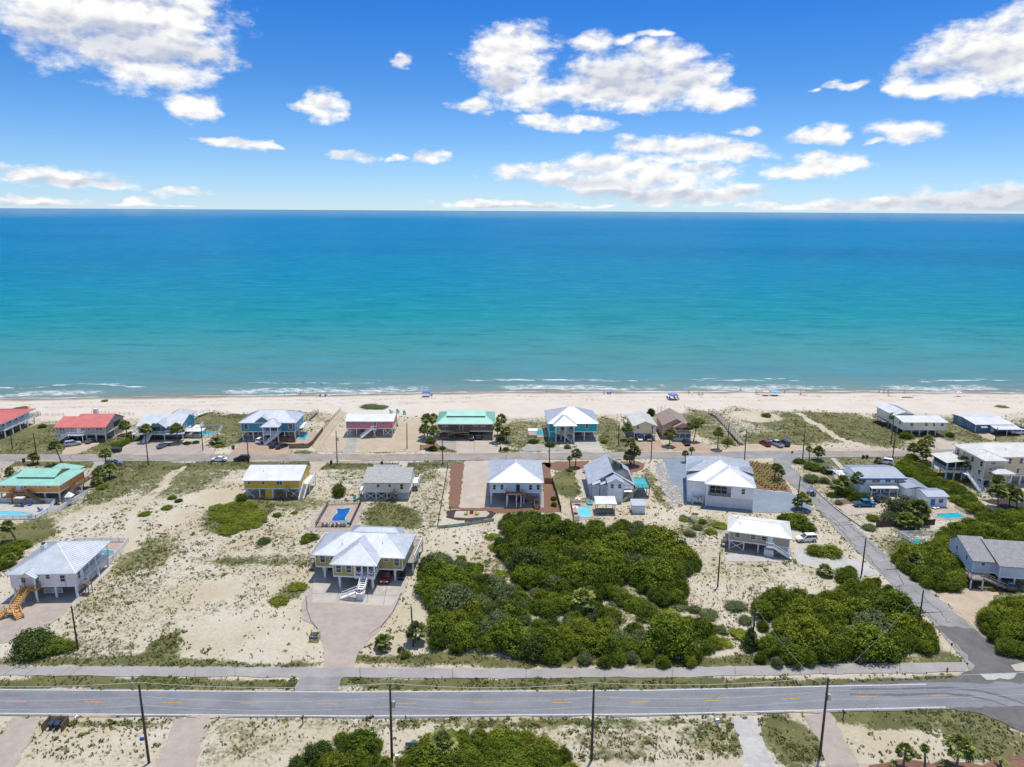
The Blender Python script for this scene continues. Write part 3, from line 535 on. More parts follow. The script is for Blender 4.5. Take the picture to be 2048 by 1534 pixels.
def ground_material():
    mt = bpy.data.materials.new('sand_and_dune_grass'); mt.use_nodes = True; nt = mt.node_tree; b = nt.nodes['Principled BSDF']; b.inputs['Roughness'].default_value = .95; b.inputs['Specular IOR Level'].default_value = .15
    pos = N(nt, 'NewGeometry').outputs['Position']
    def nz(s, d=6, r=.65, off=0):
        n = N(nt, 'TexNoise'); n.inputs['Scale'].default_value = s; n.inputs['Detail'].default_value = d; n.inputs['Roughness'].default_value = r
        if off:
            va = N(nt, 'VectorMath', operation='ADD'); va.inputs[1].default_value = (off, off * .7, off); L(nt, pos, va.inputs[0]); L(nt, va.outputs[0], n.inputs['Vector'])
        else: L(nt, pos, n.inputs['Vector'])
        return n.outputs[0]
    A = lambda k: N(nt, 'Attribute', attribute_name=k).outputs['Fac']
    big, mid, fine, grit = nz(.06, 5), nz(.45, 8, .7), nz(1.6, 6, .7, 40), nz(6, 4, .75, 80)
    sand = mixc(nt, smooth(nt, big, .35, .65), ph(221, 206, 175), ph(238, 227, 206))
    sand = mixc(nt, smooth(nt, fine, .42, .72, 0, .5), sand, ph(198, 182, 152)); sand = mixc(nt, smooth(nt, grit, .5, .72, 0, .55), sand, ph(146, 138, 116))
    beach = mixc(nt, smooth(nt, nz(.11, 6, .6, 15), .35, .7), ph(243, 233, 218), ph(238, 222, 202)); beach = mixc(nt, smooth(nt, fine, .5, .75, 0, .3), beach, ph(212, 192, 168))
    sand = mixc(nt, A('beach'), sand, beach)
    lit = mixc(nt, smooth(nt, fine, .3, .7), ph(150, 140, 118), ph(182, 166, 142))
    md = smooth(nt, math_(nt, 'ADD', math_(nt, 'MULTIPLY', nz(.3, 8, .72, 9), 1.6), math_(nt, 'MULTIPLY_ADD', A('dry'), .9, -1.45)), 0, .28)
    c = mixc(nt, md, sand, lit)
    g = mixc(nt, smooth(nt, nz(.16, 5, .6, 21), .35, .65), ph(104, 108, 58), ph(142, 136, 86)); g = mixc(nt, smooth(nt, grit, .35, .7, 0, .7), g, ph(84, 90, 46)); g = mixc(nt, smooth(nt, nz(.7, 4, .6, 60), .5, .7, 0, .6), g, ph(112, 128, 52))
    nn = math_(nt, 'ADD', math_(nt, 'MULTIPLY', mid, .9), math_(nt, 'MULTIPLY', fine, .9))
    mg = smooth(nt, math_(nt, 'ADD', math_(nt, 'MULTIPLY', math_(nt, 'SUBTRACT', nn, .9), 1.5), math_(nt, 'MULTIPLY_ADD', A('veg'), 1.25, -.68)), -.14, .34)
    c = mixc(nt, math_(nt, 'MULTIPLY', mg, .95), c, g)
    wk = A('wrack'); c = mixc(nt, math_(nt, 'MULTIPLY', wk, smooth(nt, nz(.9, 6, .8, 33), .5, .6)), c, ph(120, 100, 72))
    c = mixc(nt, A('wet'), c, ph(168, 146, 122)); L(nt, c, b.inputs['Base Color'])
    rw = N(nt, 'MapRange'); L(nt, A('wet'), rw.inputs[0]); rw.inputs[3].default_value = .95; rw.inputs[4].default_value = .4; L(nt, rw.outputs[0], b.inputs['Roughness'])
    bp = N(nt, 'Bump'); bp.inputs['Strength'].default_value = .6; bp.inputs['Distance'].default_value = .25; L(nt, math_(nt, 'ADD', fine, math_(nt, 'MULTIPLY', grit, .4)), bp.inputs['Height']); L(nt, bp.outputs[0], b.inputs['Normal'])
    return mt
wet = np.clip((4.5 + wob * 2 - DSH) / 3.5, 0, 1); bch = np.clip((DUNE + 2 - DSH) / 5, 0, 1)
wrack = np.clip(1 - np.abs(DSH - 8.5 - wob * 3) / 1.6, 0, 1) + .7 * np.clip(1 - np.abs(DSH - 15 - wob * 4) / 2.0, 0, 1)
grid('ground', gx, gy, HZ, ground_material(), dict(veg=veg, dry=dry, wet=wet, beach=bch, wrack=wrack))

# ------------------------------------------------------------------ sea
def sea_material():
    mt = bpy.data.materials.new('sea_water'); mt.use_nodes = True; nt = mt.node_tree; b = nt.nodes['Principled BSDF']
    pos = N(nt, 'NewGeometry').outputs['Position']; d = N(nt, 'Attribute', attribute_name='offshore').outputs['Fac']; sp = N(nt, 'SeparateXYZ'); L(nt, pos, sp.inputs[0])
    def nz(sx, sy, det=5, r=.6, off=0):
        m = N(nt, 'VectorMath', operation='MULTIPLY_ADD'); m.inputs[1].default_value = (sx, sy, .1); m.inputs[2].default_value = (off, off, 0); L(nt, pos, m.inputs[0])
        n = N(nt, 'TexNoise'); n.inputs['Scale'].default_value = 1; n.inputs['Detail'].default_value = det; n.inputs['Roughness'].default_value = r; L(nt, m.outputs[0], n.inputs['Vector']); return n.outputs[0]
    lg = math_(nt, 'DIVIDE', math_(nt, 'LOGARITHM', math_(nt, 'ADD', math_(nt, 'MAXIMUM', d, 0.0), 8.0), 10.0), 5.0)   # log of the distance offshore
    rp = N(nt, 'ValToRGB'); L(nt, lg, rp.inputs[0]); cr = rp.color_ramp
    st = [(8, (150, 162, 152)), (20, (126, 160, 160)), (45, (98, 158, 166)), (110, (80, 162, 166)), (230, (30, 156, 168)), (500, (8, 146, 180)), (1100, (4, 138, 188)), (3000, (10, 136, 194)), (12000, (26, 140, 198)), (60000, (50, 150, 204))]  # last stops paler: horizon haze put into the water colour
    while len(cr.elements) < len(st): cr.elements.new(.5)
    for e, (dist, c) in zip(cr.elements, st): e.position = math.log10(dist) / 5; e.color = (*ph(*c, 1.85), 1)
    c = rp.outputs[0]
    off = smooth(nt, d, 15, 120)
    # broad dark patches put cloud shadow into the water colour; sand bars tint it
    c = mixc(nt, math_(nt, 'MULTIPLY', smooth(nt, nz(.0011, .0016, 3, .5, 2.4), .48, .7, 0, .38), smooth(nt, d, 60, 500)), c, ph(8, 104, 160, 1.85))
    c = mixc(nt, math_(nt, 'MULTIPLY', smooth(nt, nz(.004, .012, 4, .6, 31), .52, .72, 0, .45), off), c, ph(40, 150, 166, 1.85))
    c = mixc(nt, math_(nt, 'MULTIPLY', smooth(nt, nz(.012, .09, 4, .6, 5), .48, .7, 0, .5), smooth(nt, d, 160, 20)), c, ph(112, 148, 140, 1.9))
    chop = nz(.022, .06, 9, .80, 19)  # wave shading put into the colour: dark troughs, paler crests
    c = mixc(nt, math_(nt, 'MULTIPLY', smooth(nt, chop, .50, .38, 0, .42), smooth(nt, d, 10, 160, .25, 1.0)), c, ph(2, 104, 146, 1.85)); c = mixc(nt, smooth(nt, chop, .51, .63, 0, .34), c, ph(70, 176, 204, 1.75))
    # foam: broken crests in the surf and the swash along the sand
    dd = math_(nt, 'ADD', d, math_(nt, 'MULTIPLY', math_(nt, 'SUBTRACT', nz(.035, .02, 3, .5, 8), .5), 16.0))
    band = math_(nt, 'MULTIPLY', smooth(nt, dd, 1.0, 5.0), smooth(nt, dd, 19.0, 8.0)); band2 = math_(nt, 'MULTIPLY', smooth(nt, dd, 17.0, 21.0), smooth(nt, dd, 25.0, 21.5))
    lace = nz(.22, .5, 7, .75, 13); gate = smooth(nt, nz(.018, .02, 2, .5, 77), .30, .52)
    f1 = smooth(nt, math_(nt, 'ADD', lace, math_(nt, 'MULTIPLY_ADD', math_(nt, 'MULTIPLY', band, gate), .37, -.36)), .38, .64)
    f2 = smooth(nt, math_(nt, 'ADD', nz(.07, .6, 5, .65, 3), math_(nt, 'MULTIPLY_ADD', math_(nt, 'MULTIPLY', band2, gate), .26, -.34)), .40, .48)
    sw = math_(nt, 'MULTIPLY', smooth(nt, math_(nt, 'ADD', d, math_(nt, 'MULTIPLY', math_(nt, 'SUBTRACT', nz(.08, .02, 4, .6, 50), .5), 5.0)), 2.0, .4), smooth(nt, nz(.3, .3, 5, .7, 9), .25, .55, .4, .95))
    foam = math_(nt, 'MAXIMUM', math_(nt, 'MAXIMUM', f1, f2), sw, clamp=True)
    cap = math_(nt, 'MULTIPLY', smooth(nt, nz(.05, .22, 6, .7, 66), .735, .77), math_(nt, 'MULTIPLY', smooth(nt, d, 25, 60), .35)); foam = math_(nt, 'MAXIMUM', foam, cap)
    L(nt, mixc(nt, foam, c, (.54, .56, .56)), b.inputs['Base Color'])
    L(nt, math_(nt, 'MULTIPLY_ADD', foam, .5, .3), b.inputs['Roughness']); b.inputs['Specular IOR Level'].default_value = 0
    w = math_(nt, 'ADD', math_(nt, 'ADD', math_(nt, 'MULTIPLY', nz(.05, .16, 4, .6), 1.0), math_(nt, 'MULTIPLY', nz(.3, .7, 4, .65, 7), .35)), math_(nt, 'MULTIPLY', foam, .15))
    bp = N(nt, 'Bump'); bp.inputs['Strength'].default_value = .8; bp.inputs['Distance'].default_value = 1.6; L(nt, w, bp.inputs['Height']); L(nt, bp.outputs[0], b.inputs['Normal'])
    gl = N(nt, 'BsdfGlossy'); gl.inputs['Roughness'].default_value = .22; L(nt, bp.outputs[0], gl.inputs['Normal']); lw = N(nt, 'LayerWeight'); lw.inputs[0].default_value = .25; L(nt, bp.outputs[0], lw.inputs['Normal'])
    lw2 = N(nt, 'LayerWeight'); lw2.inputs[0].default_value = .5
    ms = N(nt, 'MixShader'); L(nt, math_(nt, 'MULTIPLY_ADD', lw.outputs['Fresnel'], .10, .02), ms.inputs[0]); L(nt, b.outputs[0], ms.inputs[1]); L(nt, gl.outputs[0], ms.inputs[2])
    gz2 = N(nt, 'BsdfGlossy'); gz2.inputs['Roughness'].default_value = .04; m2 = N(nt, 'MixShader'); L(nt, smooth(nt, lw2.outputs['Facing'], .986, 1.0, 0, .3), m2.inputs[0]); L(nt, ms.outputs[0], m2.inputs[1]); L(nt, gz2.outputs[0], m2.inputs[2]); L(nt, m2.outputs[0], nt.nodes['Material Output'].inputs[0])
    return mt
ox = axis(-320, 340, 3.0, 90000); oy = [-12, -8]; y = -6.0
while y < 40: oy.append(y); y += .8
s = .9
while y < 90000: oy.append(y); s *= 1.12; y += s
oy = np.array(oy)
OX, OY = np.meshgrid(ox, oy); base = shore_y(OX) * np.where(np.abs(OX) < 2600, 1, 1)
wv = vnoise(OX, OX * 0, 22, 12); sw_ = vnoise(OX, OY * 0, 9, 15)
crest = lambda c, wd: np.where(OY - c < 0, np.exp(-((OY - c) / (wd * .5)) ** 2), np.exp(-((OY - c) / wd) ** 2))
OZ = SEA + (crest(8 + wv * 5, 2.2) * .38 * (wv > .2) + crest(20 + sw_ * 5, 3.2) * .35 + crest(33 + wv * 4, 4) * .25) * (np.abs(OX) < 400)
nx, ny = len(ox), len(oy)
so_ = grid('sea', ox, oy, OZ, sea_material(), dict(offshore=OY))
co = np.zeros(nx * ny * 3, np.float32); so_.data.vertices.foreach_get('co', co); co = co.reshape(-1, 3); co[:, 1] += base.reshape(-1); so_.data.vertices.foreach_set('co', co.ravel()); so_.data.update()

# ------------------------------------------------------------------ house kit (local axes: x along the front, y away from the camera, z up)
class House:
    def __init__(s, name, label, x, y, ang, cat='house', trim=WHITE, foot=None):
        s.root = thing(name, label, cat, (x, y, 0), math.radians(ang)); s.trim = trim
        s.c, s.s = math.cos(math.radians(ang)), math.sin(math.radians(ang)); s.o = (x, y)
        if foot:
            x0, x1, y0, y1 = foot; EXCL.append([s.w(x0, y0), s.w(x1, y0), s.w(x1, y1), s.w(x0, y1)])
    def w(s, x, y): return (s.o[0] + x * s.c - y * s.s, s.o[1] + x * s.s + y * s.c)
    def box(s, name, x0, x1, y0, y1, z0, z1, mt, parent=None): return MB().box(x0, x1, y0, y1, z0, z1).build(name, mt, parent or s.root)
    def wall(s, x0, x1, y0, y1, z0, z1, mt, trim=True):
        w = s.box('wall', x0, x1, y0, y1, z0, z1, mt)
        if trim:
            mb = MB()
            for cx, cy in ((x0, y0), (x1, y0), (x0, y1), (x1, y1)): mb.box(cx - .07, cx + .07, cy - .07, cy + .07, z0 - .02, z1 - .003)
            mb.box(x0 - .05, x1 + .05, y0 - .05, y1 + .05, z0 - .25, z0 + .02); mb.build('corner_trim', s.trim, w)
        return w
    def seams(s, planes, sp, mt, parent):
        mb = MB()
        for pl in planes:
            q = [Vector(p) for p in pl]; n = (q[1] - q[0]).cross(q[2] - q[0]).normalized()
            if n.z < 0: n = -n
            e = n.cross(Vector((0, 0, 1)))
            if e.length < 1e-4: continue
            e.normalize(); u = e.cross(n).normalized(); u = u if u.z > 0 else -u
            E_ = [(p - q[0]).dot(e) for p in q]; S_ = [(p - q[0]).dot(u) for p in q]; k = math.ceil(min(E_) / sp)
            while k * sp < max(E_):
                t = k * sp; hit = []; k += 1
                for i in range(len(q)):
                    a, b = E_[i], E_[(i + 1) % len(q)]
                    if (a - t) * (b - t) < 0: f_ = (t - a) / (b - a); hit.append(S_[i] + f_ * (S_[(i + 1) % len(q)] - S_[i]))
                if len(hit) >= 2 and max(hit) - min(hit) > .2:
                    A = q[0] + e * t + u * min(hit); B = q[0] + e * t + u * max(hit); mb.bar(A + n * .02, B + n * .02, .06, .06, n)
        if mb.v: mb.build('roof_seams', mt, parent, kind='stuff')
    def roof_solid(s, base, ridge_faces, z, mt, seam, name='roof'):
        pass
    def hip(s, x0, x1, y0, y1, z, rise, mt, ov=.6, seam=.6, ins=None, cap=True):
        a0, a1, b0, b1 = x0 - ov, x1 + ov, y0 - ov, y1 + ov; W, D = a1 - a0, b1 - b0
        if W >= D:
            i = ins if ins is not None else D / 2; r = [(a0 + i, (b0 + b1) / 2, z + rise), (a1 - i, (b0 + b1) / 2, z + rise)]
            pl = [[(a0,b0,z),(a1,b0,z),r[1],r[0]], [(a1,b0,z),(a1,b1,z),r[1]], [(a1,b1,z),(a0,b1,z),r[0],r[1]], [(a0,b1,z),(a0,b0,z),r[0]]]
        else:
            i = ins if ins is not None else W / 2; r = [((a0 + a1) / 2, b0 + i, z + rise), ((a0 + a1) / 2, b1 - i, z + rise)]
            pl = [[(a0,b0,z),(a1,b0,z),r[0]], [(a1,b0,z),(a1,b1,z),r[1],r[0]], [(a1,b1,z),(a0,b1,z),r[1]], [(a0,b1,z),(a0,b0,z),r[0],r[1]]]
        mb = MB()
        for p in pl: mb.add(p, [tuple(range(len(p)))])
        mb.add([(a0,b0,z),(a1,b0,z),(a1,b1,z),(a0,b1,z)], [(3,2,1,0)])
        o = mb.build('roof', mt, s.root); s.box('fascia', a0 + .03, a1 - .03, b0 + .03, b1 - .03, z - .22, z - .004, s.trim, o)
        if seam: s.seams(pl, seam, mt, o)
        if cap:
            mb = MB(); mb.bar(r[0], r[1], .22, .07)
            for p, q in (((a0,b0,z), r[0]), ((a1,b0,z), r[1] if W >= D else r[0]), ((a1,b1,z), r[1]), ((a0,b1,z), r[0] if W >= D else r[1])): mb.bar(p, q, .2, .06)
            mb.build('ridge_cap', mt, o)
        return o
    def plane(s, p, t, mt, seam=.6, name='roof', parent=None):
        o = MB().slab(p, t).build(name, mt, parent or s.root)
        if seam: s.seams([p], seam, mt, o)
        return o
    def gable(s, x0, x1, y0, y1, z, rise, mt, wallm, axis='x', ov=.5, seam=.6, rp=.5, t=.14, name='roof', drop=None, ends=(1, 1)):
        "ridge along axis; rp places the ridge across the span"
        a0, a1, b0, b1 = x0 - ov, x1 + ov, y0 - ov, y1 + ov
        if axis == 'x':
            ym = y0 + (y1 - y0) * rp; sl0 = rise / (ym - y0); sl1 = rise / (y1 - ym); zr = z + rise
            p1 = [(a0, b0, z - ov * sl0), (a1, b0, z - ov * sl0), (a1, ym, zr), (a0, ym, zr)]; p2 = [(a1, b1, z - ov * sl1), (a0, b1, z - ov * sl1), (a0, ym, zr), (a1, ym, zr)]
            g = [((x0, y0, z), (x0, y1, z), (x0, ym, zr - .02)), ((x1, y0, z), (x1, y1, z), (x1, ym, zr - .02))]; dv = [(.1, 0, 0), (-.1, 0, 0)]
        else:
            xm = x0 + (x1 - x0) * rp; sl0 = rise / (xm - x0); sl1 = rise / (x1 - xm); zr = z + rise
            p1 = [(a0, b1, z - ov * sl0), (a0, b0, z - ov * sl0), (xm, b0, zr), (xm, b1, zr)]; p2 = [(a1, b0, z - ov * sl1), (a1, b1, z - ov * sl1), (xm, b1, zr), (xm, b0, zr)]
            g = [((x0, y0, z), (x1, y0, z), (xm, y0, zr - .02)), ((x0, y1, z), (x1, y1, z), (xm, y1, zr - .02))]; dv = [(0, .1, 0), (0, -.1, 0)]
        up = lambda p: [(a, b, c + t) for a, b, c in p]
        mb = MB().slab(up(p1), t).slab(up(p2), t); o = mb.build(name, mt, s.root)
        if seam: s.seams([up(p1), up(p2)], seam, mt, o)
        for k, (tri, d) in enumerate(zip(g, dv)):
            if ends[k]: MB().slab(tri, 1, d).build('gable', wallm, s.root)
        return o
    def win(s, side, u, z, w, h, at, mt=None, fr=.1, n=1, name='window', glass=None):
        "window on the wall plane at=..; u and z are its lower left corner; pane and meeting rail inside a proud frame"
        fm = mt or s.trim
        def frame(mb):
            mb.box(-fr, 0, -.06, .02, -fr, h + fr); mb.box(w, w + fr, -.06, .02, -fr, h + fr); mb.box(0, w, -.06, .02, h, h + fr); mb.box(0, w, -.06, .02, -fr, 0); mb.box(0, w, -.04, .02, h / 2 - .03, h / 2 + .03)
            for k in range(1, n): mb.box(w * k / n - .05, w * k / n + .05, -.05, .02, 0, h)
        loc, rz = {'f': ((u, at - .005, z), 0), 'b': ((u + w, at + .005, z), PI), 'l': ((at - .005, u + w, z), -PI / 2), 'r': ((at + .005, u, z), PI / 2)}[side]
        o = shared(('win', round(w, 2), round(h, 2), n, fr), name, frame, fm, s.root, loc, rz)
        shared(('pane', round(w, 2), round(h, 2)), 'pane', lambda mb: mb.box(0, w, -.015, .01, 0, h), glass or GLASS, o)
        return o
    def door(s, side, u, z, at, mt, w=.95, h=2.05):
        def fn(mb): mb.box(0, w, -.05, .02, 0, h)
        loc, rz = {'f': ((u, at - .005, z), 0), 'r': ((at + .005, u, z), PI / 2), 'l': ((at - .005, u + w, z), -PI / 2)}[side]
        o = shared(('door', w, h), 'door', fn, mt, s.root, loc, rz)
        shared(('dframe', w, h), 'door_frame', lambda mb: mb.box(-.1, 0, -.07, .02, 0, h + .1) and mb.box(w, w + .1, -.07, .02, 0, h + .1) and mb.box(0, w, -.07, .02, h, h + .1), s.trim, o)
        shared('handle', 'door_handle', lambda mb: mb.box(.05, .12, -.11, -.05, .95, 1.08), STEEL, o); return o
    def stilts(s, P_, z, mt, w=.3, z0=0.0):
        for x, y in P_: shared(('stilt', w, round(z - z0, 2)), 'stilt', lambda mb: mb.box(-w/2, w/2, -w/2, w/2, 0, z - z0), mt, s.root, (x, y, z0))
    def grid(s, x0, x1, y0, y1, nx, ny, z, mt, w=.3):
        s.stilts([(x0 + (x1 - x0) * i / (nx - 1), y0 + (y1 - y0) * j / (ny - 1)) for i in range(nx) for j in range(ny)], z, mt, w)
    def xbrace(s, a, b, z0, z1, mt, w=.12):
        mb = MB(); mb.bar((a[0], a[1], z0), (b[0], b[1], z1), w, w); o = mb.build('cross_brace', mt, s.root)
        MB().bar((a[0], a[1] - .05, z1), (b[0], b[1] - .05, z0), w, w).build('cross_brace', mt, s.root)
    def rail(s, P_, mt, h=1.0, parent=None, bal=.3, name='railing'):
        mb = MB()
        for a, b in zip(P_, P_[1:]):
            a, b = Vector(a), Vector(b); ln = (b - a).length; up = Vector((0, 0, h))
            mb.bar(a + up, b + up, .09, .07); mb.bar(a + Vector((0, 0, .12)), b + Vector((0, 0, .12)), .06, .06)
            n = max(1, round(ln / 1.8))
            for i in range(n + 1): p = a.lerp(b, i / n); mb.bar(p, p + up * 1.04, .1)
            k = max(1, int(ln / bal))
            for i in range(1, k): p = a.lerp(b, i / k); mb.bar(p + Vector((0, 0, .1)), p + up, .04)
        return mb.build(name, mt, parent or s.root)
    def deck(s, x0, x1, y0, y1, z, mt, t=.22): return s.box('deck', x0, x1, y0, y1, z - t, z, mt)
    def stair(s, a, b, w, mt, rm=None, rails=(1, 1)):
        "flight from foot a up to head b (centre line), width w"
        a, b = Vector(a), Vector(b); d = b - a; hd = Vector((d.x, d.y, 0)); n = max(2, round(d.z / .19)); hn = hd.normalized(); sd = Vector((-hn.y, hn.x, 0)) * (w / 2); mb = MB()
        for k in (-1, 1): mb.bar(a + sd * k, b + sd * k, .07, .3)
        o = mb.build('stair', mt, s.root); mb = MB()
        for i in range(1, n + 1):
            p = a + d * (i / n) - hn * .12 + Vector((0, 0, .03)); mb.bar(p - sd, p + sd, .3, .05)
        mb.build('treads', mt, o, kind='stuff')
        mb = MB(); up = Vector((0, 0, .95))
        for k, r in zip((-1, 1), rails):
            if not r: continue
            q = sd * k * 1.06; mb.bar(a + q + up, b + q + up, .09, .08); mb.bar(a + q + up * .55, b + q + up * .55, .05, .05); mb.bar(a + q + up * .25, b + q + up * .25, .05, .05)
            m_ = max(1, round(d.length / 1.9))
            for i in range(m_ + 1): p = a + d * (i / m_) + q; mb.bar(p - Vector((0, 0, .1)), p + up * 1.03, .1)
        if mb.v: mb.build('stair_railing', rm or mt, o)
        return o
    def vents(s, P_):
        for p in P_: shared('vent', 'roof_vent', lambda mb: mb.cyl((0, 0, -.3), (0, 0, .5), .07, .07, 8), STEEL, s.root, p)
    def hvac(s, x, y, z=0.0):
        o = s.box('air_conditioner', x - .45, x + .45, y - .45, y + .45, z, z + .95, STEEL); MB().cyl((x, y, z + .95), (x, y, z + 1.0), .38, .38, 12).build('fan_grille', BLACKM, o)
        if z > .5:
            o2 = s.box('equipment_platform', x - .75, x + .75, y - .75, y + .75, z - .15, z, WOODB)
            mb = MB()
            for i in (-1, 1):
                for j in (-1, 1): mb.bar((x + .65 * i, y + .65 * j, 0), (x + .65 * i, y + .65 * j, z - .15), .12)
            mb.build('platform_posts', WOODB, o2)
    def shutter(s, u, z, at, w, h, mt):
        for x in (u - .48, u + w + .13): shared(('shut', h), 'shutter', lambda mb: mb.box(0, .35, -.05, .01, 0, h), mt, s.root, (x, at - .008, z))

# ------------------------------------------------------------------ the houses
def fit(z, a, b, h, ov=.5, ang=None):
    p, q = (Vector(G(*zoom(z, c)[0], h)) for c in (a, b)); an = math.degrees(math.atan2((q - p).y, (q - p).x)) if ang is None else ang; r = math.radians(an)
    d = Vector((math.cos(r), math.sin(r))); o = p + d * ov + Vector((-d.y, d.x)) * ov
    return o.x, o.y, an, (q - p).dot(d) - 2 * ov
def sid(name, rgb, k=1.0, pitch=.2): return paint(name, rgb, 'siding', k, pitch=pitch)
GREENW = sid('olive_green_siding', (168, 158, 92)); PINKW = sid('blush_white_siding', (232, 224, 222)); TAUPE = sid('taupe_siding', (176, 160, 146)); GREYW = sid('pale_grey_siding', (196, 204, 210))
TEALW = sid('teal_siding', (62, 148, 170)); TURQ = sid('turquoise_siding', (0, 178, 178)); CORAL = sid('coral_pink_siding', (226, 120, 128)); DBROWN = sid('dark_brown_siding', (110, 96, 82)); CREAMW = sid('cream_siding', (232, 214, 176))
ROSEW = sid('dusty_rose_siding', (206, 160, 142)); IVORY = sid('ivory_siding', (234, 226, 200)); NAVYW = sid('steel_blue_siding', (84, 122, 150)); ORANGE = sid('orange_siding', (238, 158, 72)); YELLOW = sid('mustard_yellow_siding', (232, 190, 62)); BEIGEW = sid('beige_siding', (214, 194, 162))
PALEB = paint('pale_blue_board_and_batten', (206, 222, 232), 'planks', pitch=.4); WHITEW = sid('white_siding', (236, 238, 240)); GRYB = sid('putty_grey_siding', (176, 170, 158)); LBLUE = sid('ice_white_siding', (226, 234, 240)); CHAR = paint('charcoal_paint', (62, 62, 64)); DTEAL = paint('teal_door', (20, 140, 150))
BLUETR = paint('blue_trim', (40, 120, 165)); DOORD = paint('dark_door', (64, 50, 44)); SCREEN = mat('dark_screen_mesh', (.02, .022, .025), .6, .2)

# --- olive green house at the highway
x, y, an, w = fit('H', (483, 431), (1217, 460), 5.6, .6)
h = House('olive_house', 'olive green stilt house with white metal hip roof and patriotic bunting', x, y, an, foot=(0, w, -4, 15))
D = 10.4; h.wall(0, w, 0, D, 2.8, 5.6, GREENW); h.wall(4.9, 9.2, -3.6, -.1, 2.8, 5.6, GREENW); h.box('porch_floor', 9.2, 13.4, -3.6, -.06, 2.55, 2.82, WHITE); h.box('porch_band', 9.2, 13.45, -3.63, -3.55, 2.3, 2.9, WHITE)
h.hip(0, w, 0, D, 5.6, 2.7, METALR); h.hip(4.9, 13.4, -3.6, 8.4, 5.58, 2.45, METALR); h.hip(4.5, 15, D + .7, D + 3.6, 5.3, .9, METALG)
for u in (5.5, 7.6): h.win('f', u, 3.6, 1.0, 1.5, -3.6)
h.win('f', 1.0, 3.7, 1.0, 1.6, 0); h.win('f', 3.0, 4.5, 1.0, .7, 0); h.win('f', 14.4, 4.5, 1.0, .7, 0); h.win('f', 16.6, 3.6, 1.0, 1.7, 0); h.win('r', 2, 3.6, 1, 1.5, w); h.win('r', 6, 3.6, 1, 1.5, w)
h.door('f', 10.9, 2.82, -.06, DOORD); h.win('f', 9.6, 3.5, .8, 1.5, -.06); h.win('f', 12.3, 3.5, .8, 1.5, -.06)
for u in (9.4, 10.75, 12.0, 13.3): h.box('porch_column', u - .13, u + .13, -3.55, -3.3, 2.82, 5.4, WHITE)
h.rail([(9.4, -3.45, 2.82), (10.75, -3.45, 2.82)], WHITE); h.rail([(12.0, -3.45, 2.82), (13.3, -3.45, 2.82), (13.3, -.2, 2.82)], WHITE)
h.stilts([(.4, 9.8), (1.7, .4), (6, -3.2), (7.2, 1.5), (12.8, -3.2), (16.6, .4), (16.6, 5), (w - .4, 9.8), (1.7, 5), (7.2, 6), (12, 5)], 2.55, WHITE, .42)
h.box('storage_wall', .1, 1.2, 3, D - .1, 0, 2.55, WHITE2); h.box('storage_wall', 3, 12, 7.5, D - .1, 0, 2.55, GREENW)
h.stair((11.4, -6.6, 1.45), (11.4, -3.6, 2.82), 1.3, WHITE); h.box('landing', 10.6, 12.2, -8.0, -6.6, 1.25, 1.45, WHITE); h.box('landing_panel', 10.65, 12.15, -7.98, -6.65, 0, 1.25, WHITE2); h.stair((7.4, -7.3, 0), (10.6, -7.3, 1.45), 1.2, WHITE)
h.rail([(10.7, -7.95, 1.45), (12.1, -7.95, 1.45), (12.1, -6.7, 1.45)], WHITE)
h.deck(-2.6, -.1, 3.2, D + 3, 2.8, WOODG); h.rail([(-.2, 3.3, 2.8), (-2.5, 3.3, 2.8), (-2.5, D + 2.9, 2.8), (2.5, D + 2.9, 2.8)], WHITE); h.deck(-.05, w + 1.6, D + .1, D + 3.4, 2.8, WOODG); h.rail([(14, D + 3.3, 2.8), (w + 1.5, D + 3.3, 2.8), (w + 1.5, D - 6, 2.8)], WHITE)
h.deck(w + .1, w + 1.6, 3, D + .05, 2.78, WOODG); h.grid(-2.4, -2.3, 3.4, D + 2.8, 2, 3, 2.58, WHITE, .2); h.grid(w + 1.3, w + 1.45, 3.4, D + 3.1, 2, 3, 2.56, WHITE, .2)
h.vents([(13.6, 2.6, 7.0), (5.2, 2.0, 6.8)])
OLIVE = h
def bunting(H, u, y, z, r, lab):
    t = thing('flag_bunting', lab, 'bunting', (*H.w(u, y), z), math.radians(an), 'flag buntings on the olive house')
    for k, (r0, r1, rgb) in enumerate(((0, .42, (36, 52, 120)), (.42, .7, (235, 235, 235)), (.7, 1.0, (178, 34, 52)))):
        mb = MB(); n = 14; vs = []
        for i in range(n + 1):
            a = PI + PI * i / n
            for rr in (r0, r1): vs.append((math.cos(a) * rr * r, -.04 - .05 * (i % 2) * rr, math.sin(a) * rr * r))
        mb.add(vs, [(2*i, 2*i + 1, 2*i + 3, 2*i + 2) for i in range(n)]); mb.add([(p[0], p[1] + .03, p[2]) for p in vs], [(2*i, 2*i + 2, 2*i + 3, 2*i + 1) for i in range(n)])
        mb.build(('blue_centre', 'white_band', 'red_band')[k], paint(('flag_blue', 'flag_white', 'flag_red')[k], rgb), t)
bunting(h, 10.1, -3.52, 3.85, .68, 'red white and blue fan bunting left of the olive house door'); bunting(h, 12.65, -3.52, 3.85, .68, 'red white and blue fan bunting right of the olive house door'); bunting(h, 11.4, -8.02, 2.42, .72, 'red white and blue fan bunting on the olive house stair landing')

